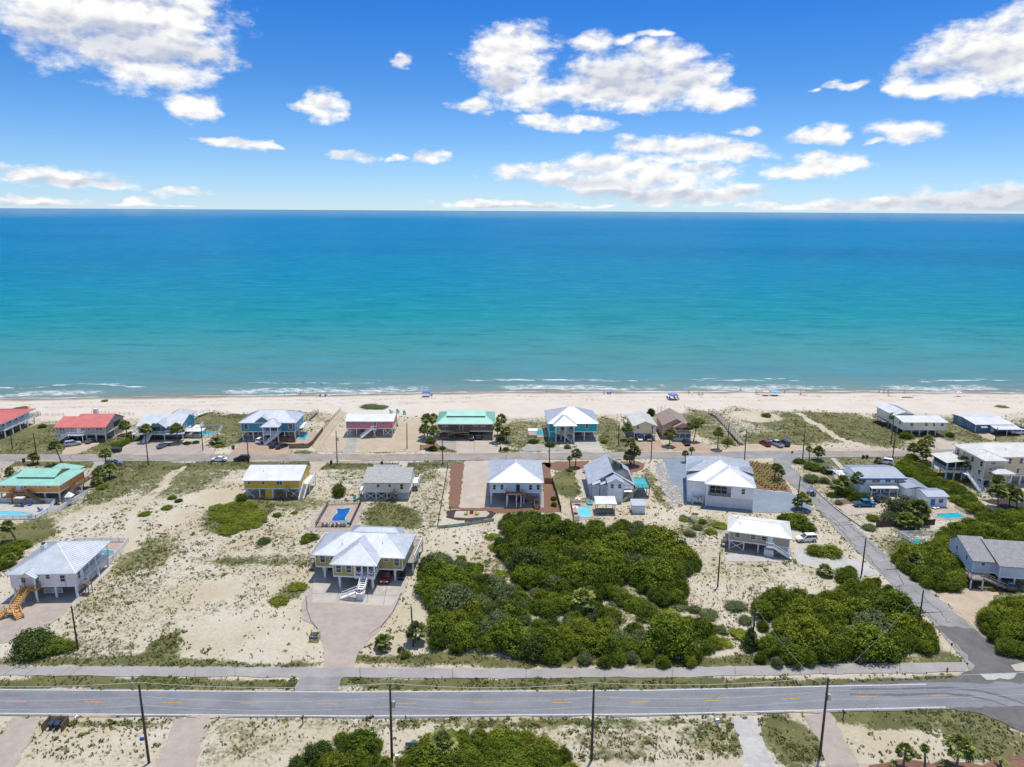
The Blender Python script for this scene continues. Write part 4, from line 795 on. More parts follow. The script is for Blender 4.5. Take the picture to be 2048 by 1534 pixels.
# --- blush white house with pine stair
x, y, an, w = fit('F', (35, 432), (595, 420), 5.6, .6)
h = House('white_stilt_house', 'blush white stilt house with grey metal hip roof and yellow pine stair', x, y, an, foot=(0, w, -2, 14)); D = 13
h.wall(0, w - 1.9, 0, D, 2.7, 5.6, PINKW); h.wall(w - 1.9, w, 0, 2.6, 2.7, 5.6, PINKW); h.hip(0, w, 0, D, 5.6, 3.3, METALR)
h.gable(2.6, 5.4, -1.3, 3.4, 5.3, .95, METALR, PINKW, 'y', .35); h.deck(2.4, 5.6, -1.5, -.05, 2.7, WOODY); h.stilts([(2.7, -1.3), (5.3, -1.3)], 5.3, WHITE, .22)
h.win('f', 2.0, 3.6, .8, 1.4, 0, glass=GLASS); h.door('f', 4.4, 2.72, 0, DTEAL); h.win('f', 6.7, 4.3, .8, .8, 0); h.win('f', 9.4, 3.6, .85, 1.35, 0)
h.deck(w - 1.9, w + .1, 2.65, D, 2.7, WHITE2); h.rail([(w, 2.7, 2.7), (w, D, 2.7)], WHITE, bal=.22)
for k in range(5): h.win('r', 3.4 + 1.85 * k, 3.5, 1.5, 1.7, w - 1.9, glass=SCREEN); h.box('gallery_post', w - .16, w, 2.7 + 2.5 * k, 2.9 + 2.5 * k, 2.7, 5.4, WHITE)
h.win('r', .9, 3.5, .9, 1.4, w); h.grid(.25, w - .25, .3, D - .3, 4, 4, 2.5, WHITE, .34); h.rail([(5.8, .3, .9), (w - 3, .3, .9)], WHITE2, bal=.15); h.rail([(w - .25, .6, .8), (w - .25, 12, .8)], WHITE2, 1.3, bal=.15); h.box('storage_wall', 1.5, 8, 8, 12, 0, 2.5, WHITE2)
h.rail([(2.5, -.1, 2.7), (2.5, -1.45, 2.7), (2.9, -1.45, 2.7)], WOODY); h.rail([(4.3, -1.45, 2.7), (5.5, -1.45, 2.7), (5.5, -.1, 2.7)], WOODY)
h.stair((3.3, -5.4, .95), (3.6, -1.5, 2.7), 1.35, WOODY); h.deck(2.3, 4.4, -6.6, -5.4, .95, WOODY, .18); h.stair((1.3, -7.4, 0), (2.4, -6.2, .95), 1.2, WOODY); h.stair((5.5, -7.3, 0), (4.3, -6.2, .95), 1.2, WOODY); h.rail([(2.5, -6.55, .95), (4.2, -6.55, .95)], WOODY); h.stilts([(2.5, -6.4), (4.2, -6.4), (3.2, -5.5)], .78, WHITE, .16)
h.hvac(w + 1.0, 1.6, 2.2); h.vents([(3, 3, 7.0)]); ch = h.box('chimney', 2.6, 3.4, 6.2, 7.2, 6.8, 8.4, WHITE2); h.box('chimney_cap', 2.75, 3.25, 6.4, 7.0, 8.4, 8.75, BLACKM, ch)

# --- taupe house
x, y, an, w = fit('J', (172, 195), (585, 248), 4.6, .5); h = House('taupe_house', 'taupe house on white stilts with low cream roof and side stair', x, y, an, foot=(0, w, -1, 9)); D = 8.8
h.wall(0, w, 0, D, 2.3, 4.6, TAUPE); h.hip(0, w, 0, D, 4.6, 1.25, CREAMR, .5, .9, ins=2.6)
for u in (1.3, 4.7, 7.0): h.win('f', u, 3.2, 1.0, 1.0, 0)
h.door('f', 8.35, 2.35, 0, WHITE); h.deck(8.0, 9.6, -1.3, -.05, 2.3, WHITE2); h.stair((13.6, -.75, 0), (9.6, -.75, 2.3), 1.15, WHITE); h.rail([(8.05, -.1, 2.3), (8.05, -1.25, 2.3), (9.5, -1.25, 2.3)], WHITE); h.box('storage_box', 7.7, 9.7, -1.2, .6, 0, 1.5, WHITE2)
h.grid(.2, w - .2, .2, D - .2, 5, 3, 2.1, WHITE, .26); h.xbrace((.2, .1), (3.3, .1), 0.1, 2.0, WHITE); h.xbrace((9.8, .1), (w - .2, .1), .1, 2.0, WHITE); h.hvac(-.9, 1.2, 1.2); h.vents([(2.2, 2.5, 5.4), (w - 1.2, 2, 5.0), (1.8, 5, 5.8)])
h.win('r', 3, 3.2, 1.0, 1.0, w); h.win('l', 3, 3.2, 1, 1, 0)

# --- grey house at the right edge
x, y, an, w = fit('J', (1895, 420), (2048, 440), 4.9, .4, -8); h = House('grey_duplex', 'pale grey stilt house with charcoal shingle roof at the right edge', x, y, an, foot=(-5, 12, -1, 12))
h.wall(0, 12, 0, 11, 2.5, 4.9, GREYW); h.gable(0, 12, 0, 11, 4.9, 2.0, SHINGLED, GREYW, 'x', .4, 0, .72); h.wall(-4.4, -.1, 1.6, 12, 2.5, 4.9, GREYW); h.gable(-4.4, -.1, 1.6, 12, 4.9, 2.0, SHINGLED, GREYW, 'x', .4, 0, .72)
h.win('f', -2.9, 3.9, .7, .6, 1.6); h.win('f', 5.2, 3.6, 1, 1.1, 0); h.win('l', 4, 3.7, .8, .9, -4.4); h.win('l', 8.5, 3.7, .8, .9, -4.4)
h.grid(.3, 11.7, .3, 10, 5, 3, 2.3, WHITE2, .34); h.box('storage_wall', -4.4, -.2, 3, 11.9, 0, 2.3, WHITE2); h.deck(-6.0, -3.4, -1.6, 1.5, 2.2, WOODG); h.rail([(-5.9, 1.4, 2.2), (-5.9, -1.5, 2.2), (-3.6, -1.5, 2.2)], WOODG); h.stilts([(-5.8, -1.4), (-3.6, -1.4), (-5.8, 1.2)], 2.0, WHITE2, .25); h.stair((2.2, -1.0, .2), (-3.4, -.6, 2.2), 1.2, WOODG)

# --- corner white house
x, y, an, w = fit('D', (765, 785), (1303, 848), 6.3, .4, -12.5); h = House('white_corner_house', 'large white house with stepped metal hip roofs and louvred ground floor', x, y, an, foot=(0, 16.5, -2, 19))
h.wall(0, 16.3, .05, 18.5, 0, 6.3, WHITEW); 
for a in ((4.5, 5.0, 3.0, 6.3), (10.7, 16.3, 3.0, 6.3), (5.0, 10.7, 5.85, 6.3)): h.box('wall', a[0], a[1], -1.9, .03, a[2], a[3], WHITEW)
h.box('balcony_floor', 4.5, 16.3, -1.92, .02, 2.78, 3.02, WHITE); h.box('louvre_backing', 4.5, 16.3, -1.7, .02, 0, 2.78, WHITE2)
mb = MB()
for k in range(11): mb.bar((4.5, -1.8, .18 + k * .24), (16.3, -1.8, .18 + k * .24), .06, .17)
mb.build('louvre_slats', WHITE, h.root, kind='stuff')
for u in (4.55, 8.4, 12.2, 16.25): h.box('louvre_post', u - .12, u + .12, -1.95, -1.7, 0, 2.78, WHITE)
h.rail([(5.0, -1.85, 3.02), (10.7, -1.85, 3.02)], WOODB, bal=.15); h.win('f', 5.6, 3.1, 4.2, 2.2, .05, n=3); h.win('f', 13.3, 4.2, .8, 1.4, -1.9); h.win('r', 3, 4, 1, 1.4, 16.3); h.win('r', 9, 4, 1, 1.4, 16.3)
h.hip(0, 16.3, .05, 18.5, 6.3, 3.5, METALR, .5, .6, ins=8); h.hip(4.5, 16.3, -1.9, 11, 6.32, 2.9, WHITER, .5, .6, ins=6.0)
h.plane([(-.5, 3.2, 7.4), (4.3, 3.2, 8.0), (4.6, 9.4, 9.0), (-.2, 9.4, 7.3)], .12, METALG, .6, 'roof_wing'); h.plane([(12.0, 6, 8.2), (16.9, 5.8, 7.2), (16.9, 11.2, 7.2), (12.2, 11.4, 8.4)], .12, METALG, .6, 'roof_wing')
t = h.box('equipment_stand', 1.3, 4.0, -1.3, -.3, .9, 1.05, WHITE)
for u in (1.4, 3.9): h.box('stand_post', u - .08, u + .08, -1.3, -.3, 0, 1.9, WHITE, t)
for u in (2.0, 3.2): h.box('air_conditioner', u - .42, u + .42, -1.2, -.4, 1.05, 1.95, STEEL)
h.vents([(11.5, 1.2, 7.9), (3.3, 8, 8.7)]); CORNER = h

# --- centre pale blue house
x, y, an, w = fit('C', (612, 806), (1053, 806), 6.3, .55, 0); h = House('pale_blue_house', 'pale blue board and batten house with white pyramid roof beside long concrete drive', x, y, an, foot=(0, w, -1, 16)); D = 16
h.wall(0, w, 0, D, 3.5, 6.3, PALEB); h.hip(0, w, 0, D, 6.3, 2.9, METALR, .55, .55)
for u in (.75, 2.75, 10.2, 12.2): h.win('f', u, 4.15, .75, 1.3, 0)
h.door('f', 6.8, 3.52, 0, DOORD, 1.0, 2.1); h.box('skirt', -.04, w + .04, -.04, D + .04, 3.2, 3.5, WHITE)
h.grid(.25, w - .25, .25, D - .3, 4, 4, 3.2, WHITE, .36); h.box('storage_wall', .4, w - .3, 9, D - .4, 0, 3.2, GREYW); h.box('storage_wall', 6.9, w - .3, 5.4, 8.9, 0, 3.2, GREYW)
h.deck(4.2, 8.2, -1.9, -.06, 3.5, WOODB); h.rail([(4.25, -.1, 3.5), (4.25, -1.85, 3.5), (8.1, -1.85, 3.5)], WOODB); h.stilts([(4.4, -1.8), (6.9, -1.8), (8.1, -1.8)], 3.3, WHITE, .22); h.stair((11.4, -1.0, 1.1), (8.2, -1.0, 3.5), 1.2, WOODB); h.deck(11.4, 13.0, -1.7, -.3, 1.1, WOODB); h.rail([(11.5, -1.65, 1.1), (12.95, -1.65, 1.1), (12.95, -.3, 1.1)], WOODB); h.stair((12.2, -3.2, 0), (12.2, -1.7, 1.1), 1.2, WOODB)
h.vents([(2.4, 6.5, 8.0), (11.4, 6, 7.9), (9.3, 2.2, 7.1)]); h.stilts([(5.2, -.9)], 5.2, STEEL, .08, 3.5); CENTRE = h

# --- grey house with solar panels
p = G(*zoom('C', (1665, 962))[0]); h = House('solar_house', 'light grey gabled house with black solar panels and raised teal deck', p[0] - 8.2, p[1] - .2, 0, foot=(0, 12, 0, 18))
h.wall(.4, 4.6, 4.2, 17, 0, 4.2, GREYW); h.wall(4.5, 8.3, .2, 17, 0, 5.6, WHITEW); h.wall(8.25, 11.6, 3.0, 17, 0, 3.6, WHITEW)
h.gable(4.5, 8.3, .2, 6, 5.55, 1.05, METALR, WHITEW, 'y', .35, .6); 
h.plane([(-.4, 3.4, 3.7), (5.9, 3.4, 7.3), (5.9, 17.6, 7.3), (-.4, 17.6, 3.7)], .16, METALR); h.plane([(5.9, 3.4, 7.3), (12.4, 3.0, 3.5), (12.4, 17.6, 3.5), (5.9, 17.6, 7.3)], .16, METALR)
MB().slab([(.4, 4.2, 4.0), (4.6, 4.2, 4.0), (4.6, 4.2, 6.3)], .1, (0, 1, 0)).build('gable', WHITEW, h.root); MB().slab([(8.25, 3.0, 3.5), (11.6, 3.0, 3.5), (8.25, 3.0, 5.6)], .1, (0, 1, 0)).build('gable', WHITEW, h.root)
for u in (.7, 2.7): h.box('dormer_wall', u, u + 1.8, 2.3, 4.3, 0, 4.1, GREYW); h.plane([(u - .2, 2.0, 4.1), (u + 2.0, 2.0, 4.9), (u + 2.0, 6.2, 5.6), (u - .2, 6.2, 4.6)], .12, METALR, .6, 'dormer_roof')
h.win('f', 5.1, 4.0, .8, 1.1, .2); h.win('f', 7.1, 4.0, .8, 1.1, .2); h.win('f', 3.4, 2.2, .5, .5, 2.3); h.win('f', 9.2, 1.6, 1.4, 1.0, 3.0); h.win('l', 8, 2, 1, 1.2, .4)
PANEL = mat('solar_panel', (.008, .01, .018), .12, .3, spec=.8); sl = Vector((6.5, 0, -3.8)).normalized(); nn = Vector((3.8, 0, 6.5)).normalized()
for i in range(4):
    for j in range(7):
        if i == 3 and j > 4: continue
        c0 = Vector((6.3, 4.6, 7.08)) + sl * (i * 1.55) + Vector((0, j * 1.65, 0)) + nn * .16
        MB().slab([c0, c0 + sl * 1.48, c0 + sl * 1.48 + Vector((0, 1.58, 0)), c0 + Vector((0, 1.58, 0))], .06, -nn).build('solar_panel', PANEL, h.root)
h.deck(11.9, 16.2, 3.2, 10.5, 2.9, TEAL, .25); h.rail([(12.1, 3.3, 2.9), (16.1, 3.3, 2.9), (16.1, 10.4, 2.9), (12.1, 10.4, 2.9)], WOODG); h.grid(12.2, 16.0, 3.4, 10.2, 2, 3, 2.65, WOODG, .18); h.stair((8.3, .6, .0), (12.6, 3.4, 2.9), 1.2, WOODG)
h.box('white_canopy', 9.0, 11.2, 1.6, 2.9, 2.3, 2.42, WHITE)

# --- the white shed, pavilion of the solar house
p = G(*zoom('C', (1752, 1050))[0]); h = House('garden_shed', 'small white shed with pale lean-to roof beside the pool pavilion', p[0], p[1], 0, 'shed', foot=(0, 3, 0, 3))
h.wall(0, 3.0, 0, 2.6, 0, 2.3, WHITEW); h.plane([(-.4, -.5, 2.35), (3.4, -.5, 2.35), (3.3, 3.0, 2.75), (-.3, 3.0, 2.75)], .1, METALG, .6); h.door('r', .8, .02, 3.0, WHITE2, .9, 1.9)
p = G(*zoom('C', (1470, 1055))[0]); h = House('pool_pavilion', 'open slatted pool pavilion with flat white roof', p[0], p[1], 0, 'pavilion', foot=(0, 5, 0, 4))
h.stilts([(.1, .1), (2.3, .1), (4.5, .1), (.1, 3.4), (4.5, 3.4)], 2.9, WOODG, .16); h.plane([(-.5, -.5, 2.95), (5.0, -.5, 2.95), (4.9, 3.9, 3.3), (-.4, 3.9, 3.3)], .1, WHITER, .6)
mb = MB()
for k in range(6): mb.bar((.05, .02, .15 + k * .2), (4.55, .02, .15 + k * .2), .05, .15)
mb.build('front_slats', WOODG, h.root, kind='stuff'); h.box('bar_counter', .3, 4.3, .3, .9, 0, 1.3, WOODG); h.box('deck', .0, 4.6, 0.1, 3.5, .02, .2, WOODG)

# --- cream bungalow behind the fenced pool
x, y, an, w = fit('B', (1275, 810), (1655, 808), 4.8, .35, 0); h = House('cream_stilt_house', 'cream stilt cottage with grey shingle roof and white cross braces', x, y, an, foot=(-1, w + 1, 0, 10)); D = 9.4
h.wall(0, w, 0, D, 2.3, 4.8, IVORY); h.gable(0, w, 0, D, 4.8, 1.7, SHINGLE, IVORY, 'x', .35, 0, .72); h.gable(1.2, 8, D - 2.6, D + 3, 4.9, 1.3, SHINGLE, IVORY, 'x', .3, 0); h.wall(1.2, 8, D + .05, D + 2.8, 2.3, 4.8, IVORY)
h.win('f', 3.4, 3.5, .75, .8, 0); h.win('f', 6.6, 3.5, .5, .8, 0); h.win('f', 9.6, 3.0, .8, 1.4, 0)
h.grid(.2, w - .2, .2, D - .2, 5, 3, 2.1, WHITE, .24)
for a, b in ((.2, 3.0), (3.1, 6.0), (6.1, 8.9)): h.xbrace((a, .05), (b, .05), .1, 2.0, WHITE)
mb = MB()
for k in range(9): mb.bar((9.1, 0.0, .2 + k * .22), (w - .1, 0.0, .2 + k * .22), .04, .1)
mb.build('lattice', WHITE2, h.root, kind='stuff'); h.hvac(8.2, -1.0, 2.3); h.deck(-1.5, -.05, .5, 3.5, 2.3, WHITE2); h.rail([(-.1, .55, 2.3), (-1.45, .55, 2.3), (-1.45, 3.4, 2.3)], WHITE); h.stilts([(-1.4, .6), (-1.4, 3.3)], 2.1, WHITE, .2)
h.deck(w + .05, w + 1.6, 6, D + 1, 2.3, WHITE2); h.rail([(w + .1, 6.05, 2.3), (w + 1.55, 6.05, 2.3), (w + 1.55, D + .9, 2.3)], WHITE); h.stilts([(w + 1.4, 6.2), (w + 1.4, D + .8)], 2.1, WHITE, .2)

# --- mustard yellow house
x, y, an, w = fit('B', (330, 792), (790, 790), 5.2, .4, 1.0); h = House('yellow_house', 'mustard yellow stilt house with white low gable roof', x, y, an, foot=(0, w + 2, 0, 10)); D = 9.6
h.wall(0, w, 0, D, 2.9, 5.2, YELLOW); h.gable(0, w, 0, D, 5.2, 1.75, WHITER, YELLOW, 'x', .45, .6, .68); h.win('f', 1.0, 4.1, .7, .65, 0); h.win('f', 4.6, 4.1, .8, .65, 0); h.win('f', 8.5, 3.9, 1.5, .85, 0, n=2); h.win('r', 4, 3.6, 1, 1.2, w)
h.grid(.3, w - .3, .3, D - .3, 5, 3, 2.65, WHITE, .3); h.box('storage_wall', 5.2, 7.3, .2, 2.4, 0, 2.65, YELLOW); h.xbrace((11.6, .1), (w - .3, .1), .1, 2.5, WHITE); MB().bar((.3, .1, 2.4), (2.6, .1, .1), .14).build('cross_brace', WHITE, h.root); h.hvac(11.4, -.9, 2.7)
h.deck(w + .05, w + 1.9, 3, D, 2.9, WHITE2); h.rail([(w + 1.85, 3.1, 2.9), (w + 1.85, D - .1, 2.9), (w + .1, D - .1, 2.9)], WHITE); h.stilts([(w + 1.7, 3.2), (w + 1.7, D - .3)], 2.7, WHITE, .22); h.stair((w + .7, -2.0, 0), (w + .9, 3.0, 2.9), 1.2, WOODG, WHITE); h.vents([(4.2, 3.4, 6.3)])

# --- orange house with mint roof
x, y, an, w = fit('A', (0, 828), (470, 828), 4.7, .6, 0); w0 = 16.0; x = x + w - w0; w = w0; h = House('orange_house', 'orange stilt house with mint green metal roof', x, y, an, foot=(0, w, -1, 12)); D = 11
h.wall(0, w, 0, D, 2.6, 4.7, ORANGE); h.hip(0, w, 0, D, 4.7, 1.9, MINTR, .6, .45, ins=5.0); h.gable(4.2, 13.4, 2.6, 8.4, 6.0, 1.0, MINTR, ORANGE, 'x', .5, .45); h.hip(7.5, 14.6, 7.2, 13.0, 4.9, 2.0, MINTR, .5, .45)
h.door('f', 5.0, 2.62, 0, WHITE2); h.win('f', 6.9, 3.7, .8, .7, 0); h.win('f', 9.6, 3.9, .8, .45, 0); h.win('f', 12.9, 3.7, .9, .7, 0); h.win('r', 1.6, 3.8, .7, .6, w); h.win('r', 6.5, 3.8, .7, .6, w); h.win('f', 1.2, 3.6, .8, .8, 0)
h.box('storage_wall', 1.4, 6.6, .6, 6, 0, 2.4, ORANGE); h.grid(.4, w - .3, .3, D - .3, 5, 3, 2.4, WHITE2, .32); h.deck(4.0, 7.8, -1.5, -.05, 2.6, WOODB); h.rail([(4.05, -.1, 2.6), (4.05, -1.45, 2.6), (7.7, -1.45, 2.6)], WOODB); h.stilts([(4.2, -1.3), (7.6, -1.3)], 2.4, WOODB, .2); h.stair((12.6, -.9, 0), (7.8, -.9, 2.6), 1.2, WOODB); h.deck(w + .05, w + 2.4, 5.5, D, 2.6, WOODB); h.rail([(w + 2.3, 5.6, 2.6), (w + 2.3, D - .1, 2.6)], WOODB); h.stair((w + 1.0, -.2, 0), (w + 1.3, 5.5, 2.6), 1.3, WOODB); h.stilts([(w + 2.2, 5.8), (w + 2.2, D - .2)], 2.4, WHITE2, .25)
h.box('tiki_bar_roof', 6.0, 8.4, -3.2, -2.0, 2.0, 2.2, CREAMR); h.stilts([(6.2, -3.0), (8.2, -3.0), (6.2, -2.2), (8.2, -2.2)], 2.0, WOODY, .15)
# small white playhouse of the same yard
p = G(*zoom('A', (545, 985))[0]); t = thing('play_tower', 'small white wooden play tower beside the orange house', 'play tower', (p[0] - .8, p[1], 0)); mb = MB()
for i in (0, 1.3):
    for j in (0, 1.3): mb.box(i, i + .12, j, j + .12, 0, 2.3)
mb.build('frame', WHITE2, t); MB().box(0, 1.42, 0, 1.42, 1.1, 1.2).build('platform', WHITE2, t); MB().add([(-.2, -.2, 2.3), (1.6, -.2, 2.3), (1.6, 1.6, 2.3), (-.2, 1.6, 2.3), (.7, .7, 3.5)], [(0, 1, 4), (1, 2, 4), (2, 3, 4), (3, 0, 4), (3, 2, 1, 0)]).build('roof', WHITE, t)

# --- house with blue trim and annex
x, y, an, w = fit('E', (760, 775), (1120, 770), 4.4, .5, 1.0); h = House('blue_trim_house', 'white two storey house with grey roof and blue fascia behind palms', x, y, an, trim=BLUETR, foot=(0, w, -2, 10)); D = 9.6
h.wall(0, w, 0, D, 0, 4.4, LBLUE, False); h.gable(0, w, 0, D, 4.4, .75, METALG, LBLUE, 'x', .5, .6, .62); h.box('fascia', -.5, w + .5, -.56, -.5, 4.0, 4.4, BLUETR)
for u, ww in ((3.0, 2.2), (6.7, 1.4), (9.3, 1.1)): h.win('f', u, 3.1, ww, .8, 0, WHITE, n=2)
h.plane([(1.9, -2.4, 2.25), (9.4, -2.4, 2.25), (9.4, -.05, 2.6), (1.9, -.05, 2.6)], .1, CREAMR, .6, 'porch_roof'); h.stilts([(2.1, -2.2), (4.5, -2.2), (7, -2.2), (9.2, -2.2)], 2.2, WHITE, .16); h.win('f', 2.8, .6, 1.6, 1.4, 0, WHITE); h.door('f', 5.3, .02, 0, BLUETR); h.win('f', 7.0, .6, 1.6, 1.4, 0, WHITE)
h.deck(-3.0, -.05, 4, D + 1, 2.6, WHITE2); h.rail([(-.1, 4.1, 2.6), (-2.95, 4.1, 2.6), (-2.95, D + .9, 2.6)], WHITE); h.grid(-2.8, -.6, 4.2, D + .6, 2, 2, 2.4, WHITE2, .2); h.stair((-2.2, D + 9, 0.1), (-2.2, D + 1, 2.6), 1.3, WHITE2)
x, y, an, w = fit('E', (1285, 922), (1450, 912), 2.9, .4, 1.0); h = House('pool_annex', 'low white annex with pale flat roof and blue door by the pool', x, y, an, 'annex', trim=BLUETR, foot=(-4, w, 0, 14))
h.wall(0, w, 0, 5.4, 0, 2.9, LBLUE, False); h.gable(0, w, 0, 5.4, 2.9, .45, METALG, LBLUE, 'x', .4, .6); h.door('f', 1.0, .02, 0, BLUETR); h.wall(-2.6, w - 2.2, 5.45, 12.5, 0, 2.9, LBLUE, False); h.gable(-2.6, w - 2.2, 5.6, 12.5, 2.95, .5, METALG, LBLUE, 'y', .4, .6); h.win('f', 3.0, 1.2, 1.2, 1.0, 0, WHITE)

# --- large beige house
h = House('beige_mansion', 'large three storey beige house with grey hip roof and white porches', 131.1, 186.0, 1.5, foot=(-6, 22, -2, 14)); w = 22
h.wall(0, 5.6, 0, 13, 2.9, 8.6, BEIGEW); h.wall(5.65, w, 3.0, 13, 2.9, 8.6, BEIGEW); h.hip(0, w, 3.0, 13, 8.6, 2.4, CREAMR, .6, .7, ins=6); h.hip(0, 5.6, 0, 8, 8.58, 1.4, CREAMR, .6, .7)
h.grid(.4, w - .4, 3.2, 12.7, 6, 3, 2.65, WHITE2, .5); h.stilts([(.4, .4), (5.2, .4)], 2.65, WHITE2, .5); h.box('storage_wall', 8, w, 6, 12.8, 0, 2.65, BEIGEW)
for yy in (.8, 4.6, 8.4, 11): h.win('l', yy, 6.3, 1.1, 1.5, 0); h.win('l', yy + .3, 3.6, 1.1, 1.5, 0)
h.win('f', 1.6, 7.3, 1.4, .7, 0); h.win('f', 1.4, 4.6, 1.2, 1.6, 0); h.win('f', 6.0, 5.6, 1.5, 2.4, 3.0, n=2); h.win('f', 8.8, 6.4, .9, 1.6, 3.0); h.win('f', 12.0, 6.4, .9, 1.6, 3.0); h.win('f', 8.4, 3.6, .8, 1.4, 3.0); h.win('f', 11.6, 3.6, .8, 1.4, 3.0)
h.hip(1.6, 6.6, -2.6, 1.5, 5.6, 1.0, CREAMR, .4, .7); h.deck(1.8, 6.4, -2.5, -.05, 2.9, WHITE); h.rail([(1.85, -.1, 2.9), (1.85, -2.45, 2.9), (6.35, -2.45, 2.9), (6.35, -.1, 2.9)], WHITE); h.stilts([(2.0, -2.3), (6.2, -2.3)], 5.4, WHITE, .3); h.win('f', 3, 3.1, 2, 2.1, 0, glass=SCREEN)
h.deck(-6.2, -.05, 6.5, 13.4, 2.9, WHITE); h.rail([(-.1, 6.55, 2.9), (-6.1, 6.55, 2.9), (-6.1, 13.3, 2.9)], WHITE); h.grid(-5.9, -1.2, 6.8, 13, 3, 2, 5.6, WHITE, .3); h.plane([(-6.8, 6.0, 5.65), (-.1, 6.0, 6.3), (-.1, 13.9, 6.3), (-6.8, 13.9, 5.65)], .16, CREAMR, .7, 'porch_roof'); h.box('screen_panel', -5.7, -.3, 6.7, 6.74, 3.1, 5.4, SCREEN); h.box('screen_panel', -5.98, -5.94, 6.8, 13.0, 3.1, 5.4, SCREEN)
h.stair((-1.4, -3.0, 0), (-1.4, 3.6, 2.9), 1.4, WHITE); h.deck(-2.2, -.05, 3.6, 6.45, 2.9, WHITE); h.vents([(9, 5, 9.9)])

# --- beach row, left to right
c0 = G(10, 876); h = House('red_roof_house', 'pale stilt house with red metal roof and white balcony cut by the left edge', c0[0] - 15.5, c0[1] - 1, 3, foot=(0, 17, 0, 18))
h.wall(0, 14, 0, 17, 2.7, 5.2, GREYW); h.hip(0, 15.4, 0, 17, 5.3, 1.9, REDR, .8, .5); h.deck(14.05, 16, 0, 17, 2.7, WHITE2); h.rail([(15.9, .1, 2.7), (15.9, 17, 2.7)], WHITE); h.grid(.4, 15.7, .3, 16.6, 5, 5, 2.5, WHITE, .3)
for yy in (2, 5.5, 9, 12.5): h.win('r', yy, 3.5, 1.2, 1.3, 14); h.box('gallery_post', 15.7, 15.9, yy - 1, yy - .8, 2.7, 5.2, WHITE)
x, y, an, w = fit('A', (415, 372), (830, 370), 5.1, .5, 2); h = House('red_roof_cottage', 'grey beige stilt house with long red metal gable roof', x, y, an, foot=(0, w, -2, 13)); D = 12
h.wall(0, w, 0, D, 2.7, 5.0, GRYB); h.gable(5.4, w, 0, D, 5.0, 2.5, REDR, GRYB, 'x', .5, .5, .55); h.gable(0, 5.35, 0, D - 2, 5.0, 1.8, REDR, GRYB, 'x', .5, .5, .6)
for u, ww in ((1.2, 1.8), (5, .9), (8.2, 1.2), (10.4, .9), (13, 2)): h.win('f', u, 3.8, ww, .8, 0, n=2)
h.door('f', 6.9, 2.72, 0, WHITE2); h.grid(.3, w - .3, .3, D - .3, 6, 3, 2.5, WHITE, .28); h.deck(4.6, 9.6, -1.9, -.05, 2.7, WHITE2); h.rail([(4.7, -1.85, 2.7), (9.5, -1.85, 2.7), (9.5, -.1, 2.7)], WHITE); h.stair((.2, -1.2, 0), (4.6, -1.2, 2.7), 1.3, WHITE); h.box('storage_wall', 10, w - .4, 6, D - .2, 0, 2.5, GRYB); h.box('chimney', 7.2, 8.4, D - 2, D - .8, 5.5, 8.3, WHITE2); h.box('sleeping_porch_screen', w + .01, w + .05, 5.5, 10, 3.3, 4.8, SCREEN); h.stilts([(4.8, -1.7), (9.3, -1.7)], 2.5, WHITE, .2)
x, y, an, w = fit('A', (1065, 362), (1430, 358), 4.9, .5, 2); h = House('teal_deck_house', 'teal house with pale grey metal roof above charcoal ground floor', x, y, an, foot=(0, w, -2, 12)); D = 11
h.wall(0, w, 0, D, 2.4, 4.8, TEALW); h.gable(0, w, 0, D, 4.8, 2.0, METALR, TEALW, 'x', .5, .6, .6); h.gable(5.4, 9.6, -1.4, 5, 4.7, 1.6, METALR, TEALW, 'y', .4, .6); h.hip(6.5, 13, D - 4, D + 3.4, 5.6, 2.0, METALR, .5, .6); h.wall(7, 12.5, D + .05, D + 3, 2.4, 5.6, TEALW)
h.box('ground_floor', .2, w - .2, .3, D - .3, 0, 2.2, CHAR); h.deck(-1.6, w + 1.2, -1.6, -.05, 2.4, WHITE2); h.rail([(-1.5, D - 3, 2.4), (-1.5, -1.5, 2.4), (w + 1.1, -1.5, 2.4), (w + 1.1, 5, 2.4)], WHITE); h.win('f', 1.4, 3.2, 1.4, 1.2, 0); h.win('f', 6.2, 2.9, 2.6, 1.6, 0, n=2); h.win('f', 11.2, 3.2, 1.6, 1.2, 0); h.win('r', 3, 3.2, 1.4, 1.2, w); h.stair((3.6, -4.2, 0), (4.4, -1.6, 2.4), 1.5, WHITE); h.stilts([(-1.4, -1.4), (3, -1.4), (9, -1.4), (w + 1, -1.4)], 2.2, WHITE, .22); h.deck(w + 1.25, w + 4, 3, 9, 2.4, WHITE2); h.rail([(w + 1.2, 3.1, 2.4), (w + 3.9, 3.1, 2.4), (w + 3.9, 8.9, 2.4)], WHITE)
x, y, an, w = fit('B', (300, 337), (755, 338), 6.3, .6, 1.5); h = House('teal_house', 'teal stilt house with white hip roof, front gable and tall porch', x, y, an, foot=(0, w, -4, 11)); D = 10.2
h.wall(0, w, 0, D, 3.2, 6.3, TEALW); h.hip(0, w, 0, D, 6.3, 2.9, METALR, .6, .6); h.gable(4.6, 10.0, -.1, 5, 6.28, 1.9, METALR, TEALW, 'y', .35, .6, ends=(1, 0)); h.hip(8.0, 13.2, -3.4, 2.5, 5.85, 1.9, METALR, .5, .6); h.hip(9, 17, D - 1, D + 3.5, 5.6, 1.6, METALG, .5, .6)
h.win('f', 1.1, 4.0, 1.2, 1.7, 0); h.win('f', 6.1, 4.9, 1.5, 1.0, 0, n=2); h.win('f', 15.7, 4.0, 1.2, 1.7, 0); h.win('r', 2, 4, 1.1, 1.6, w); h.win('r', 6, 4, 1.1, 1.6, w); h.win('f', 9.2, 3.5, 2.8, 1.9, 0, n=3)
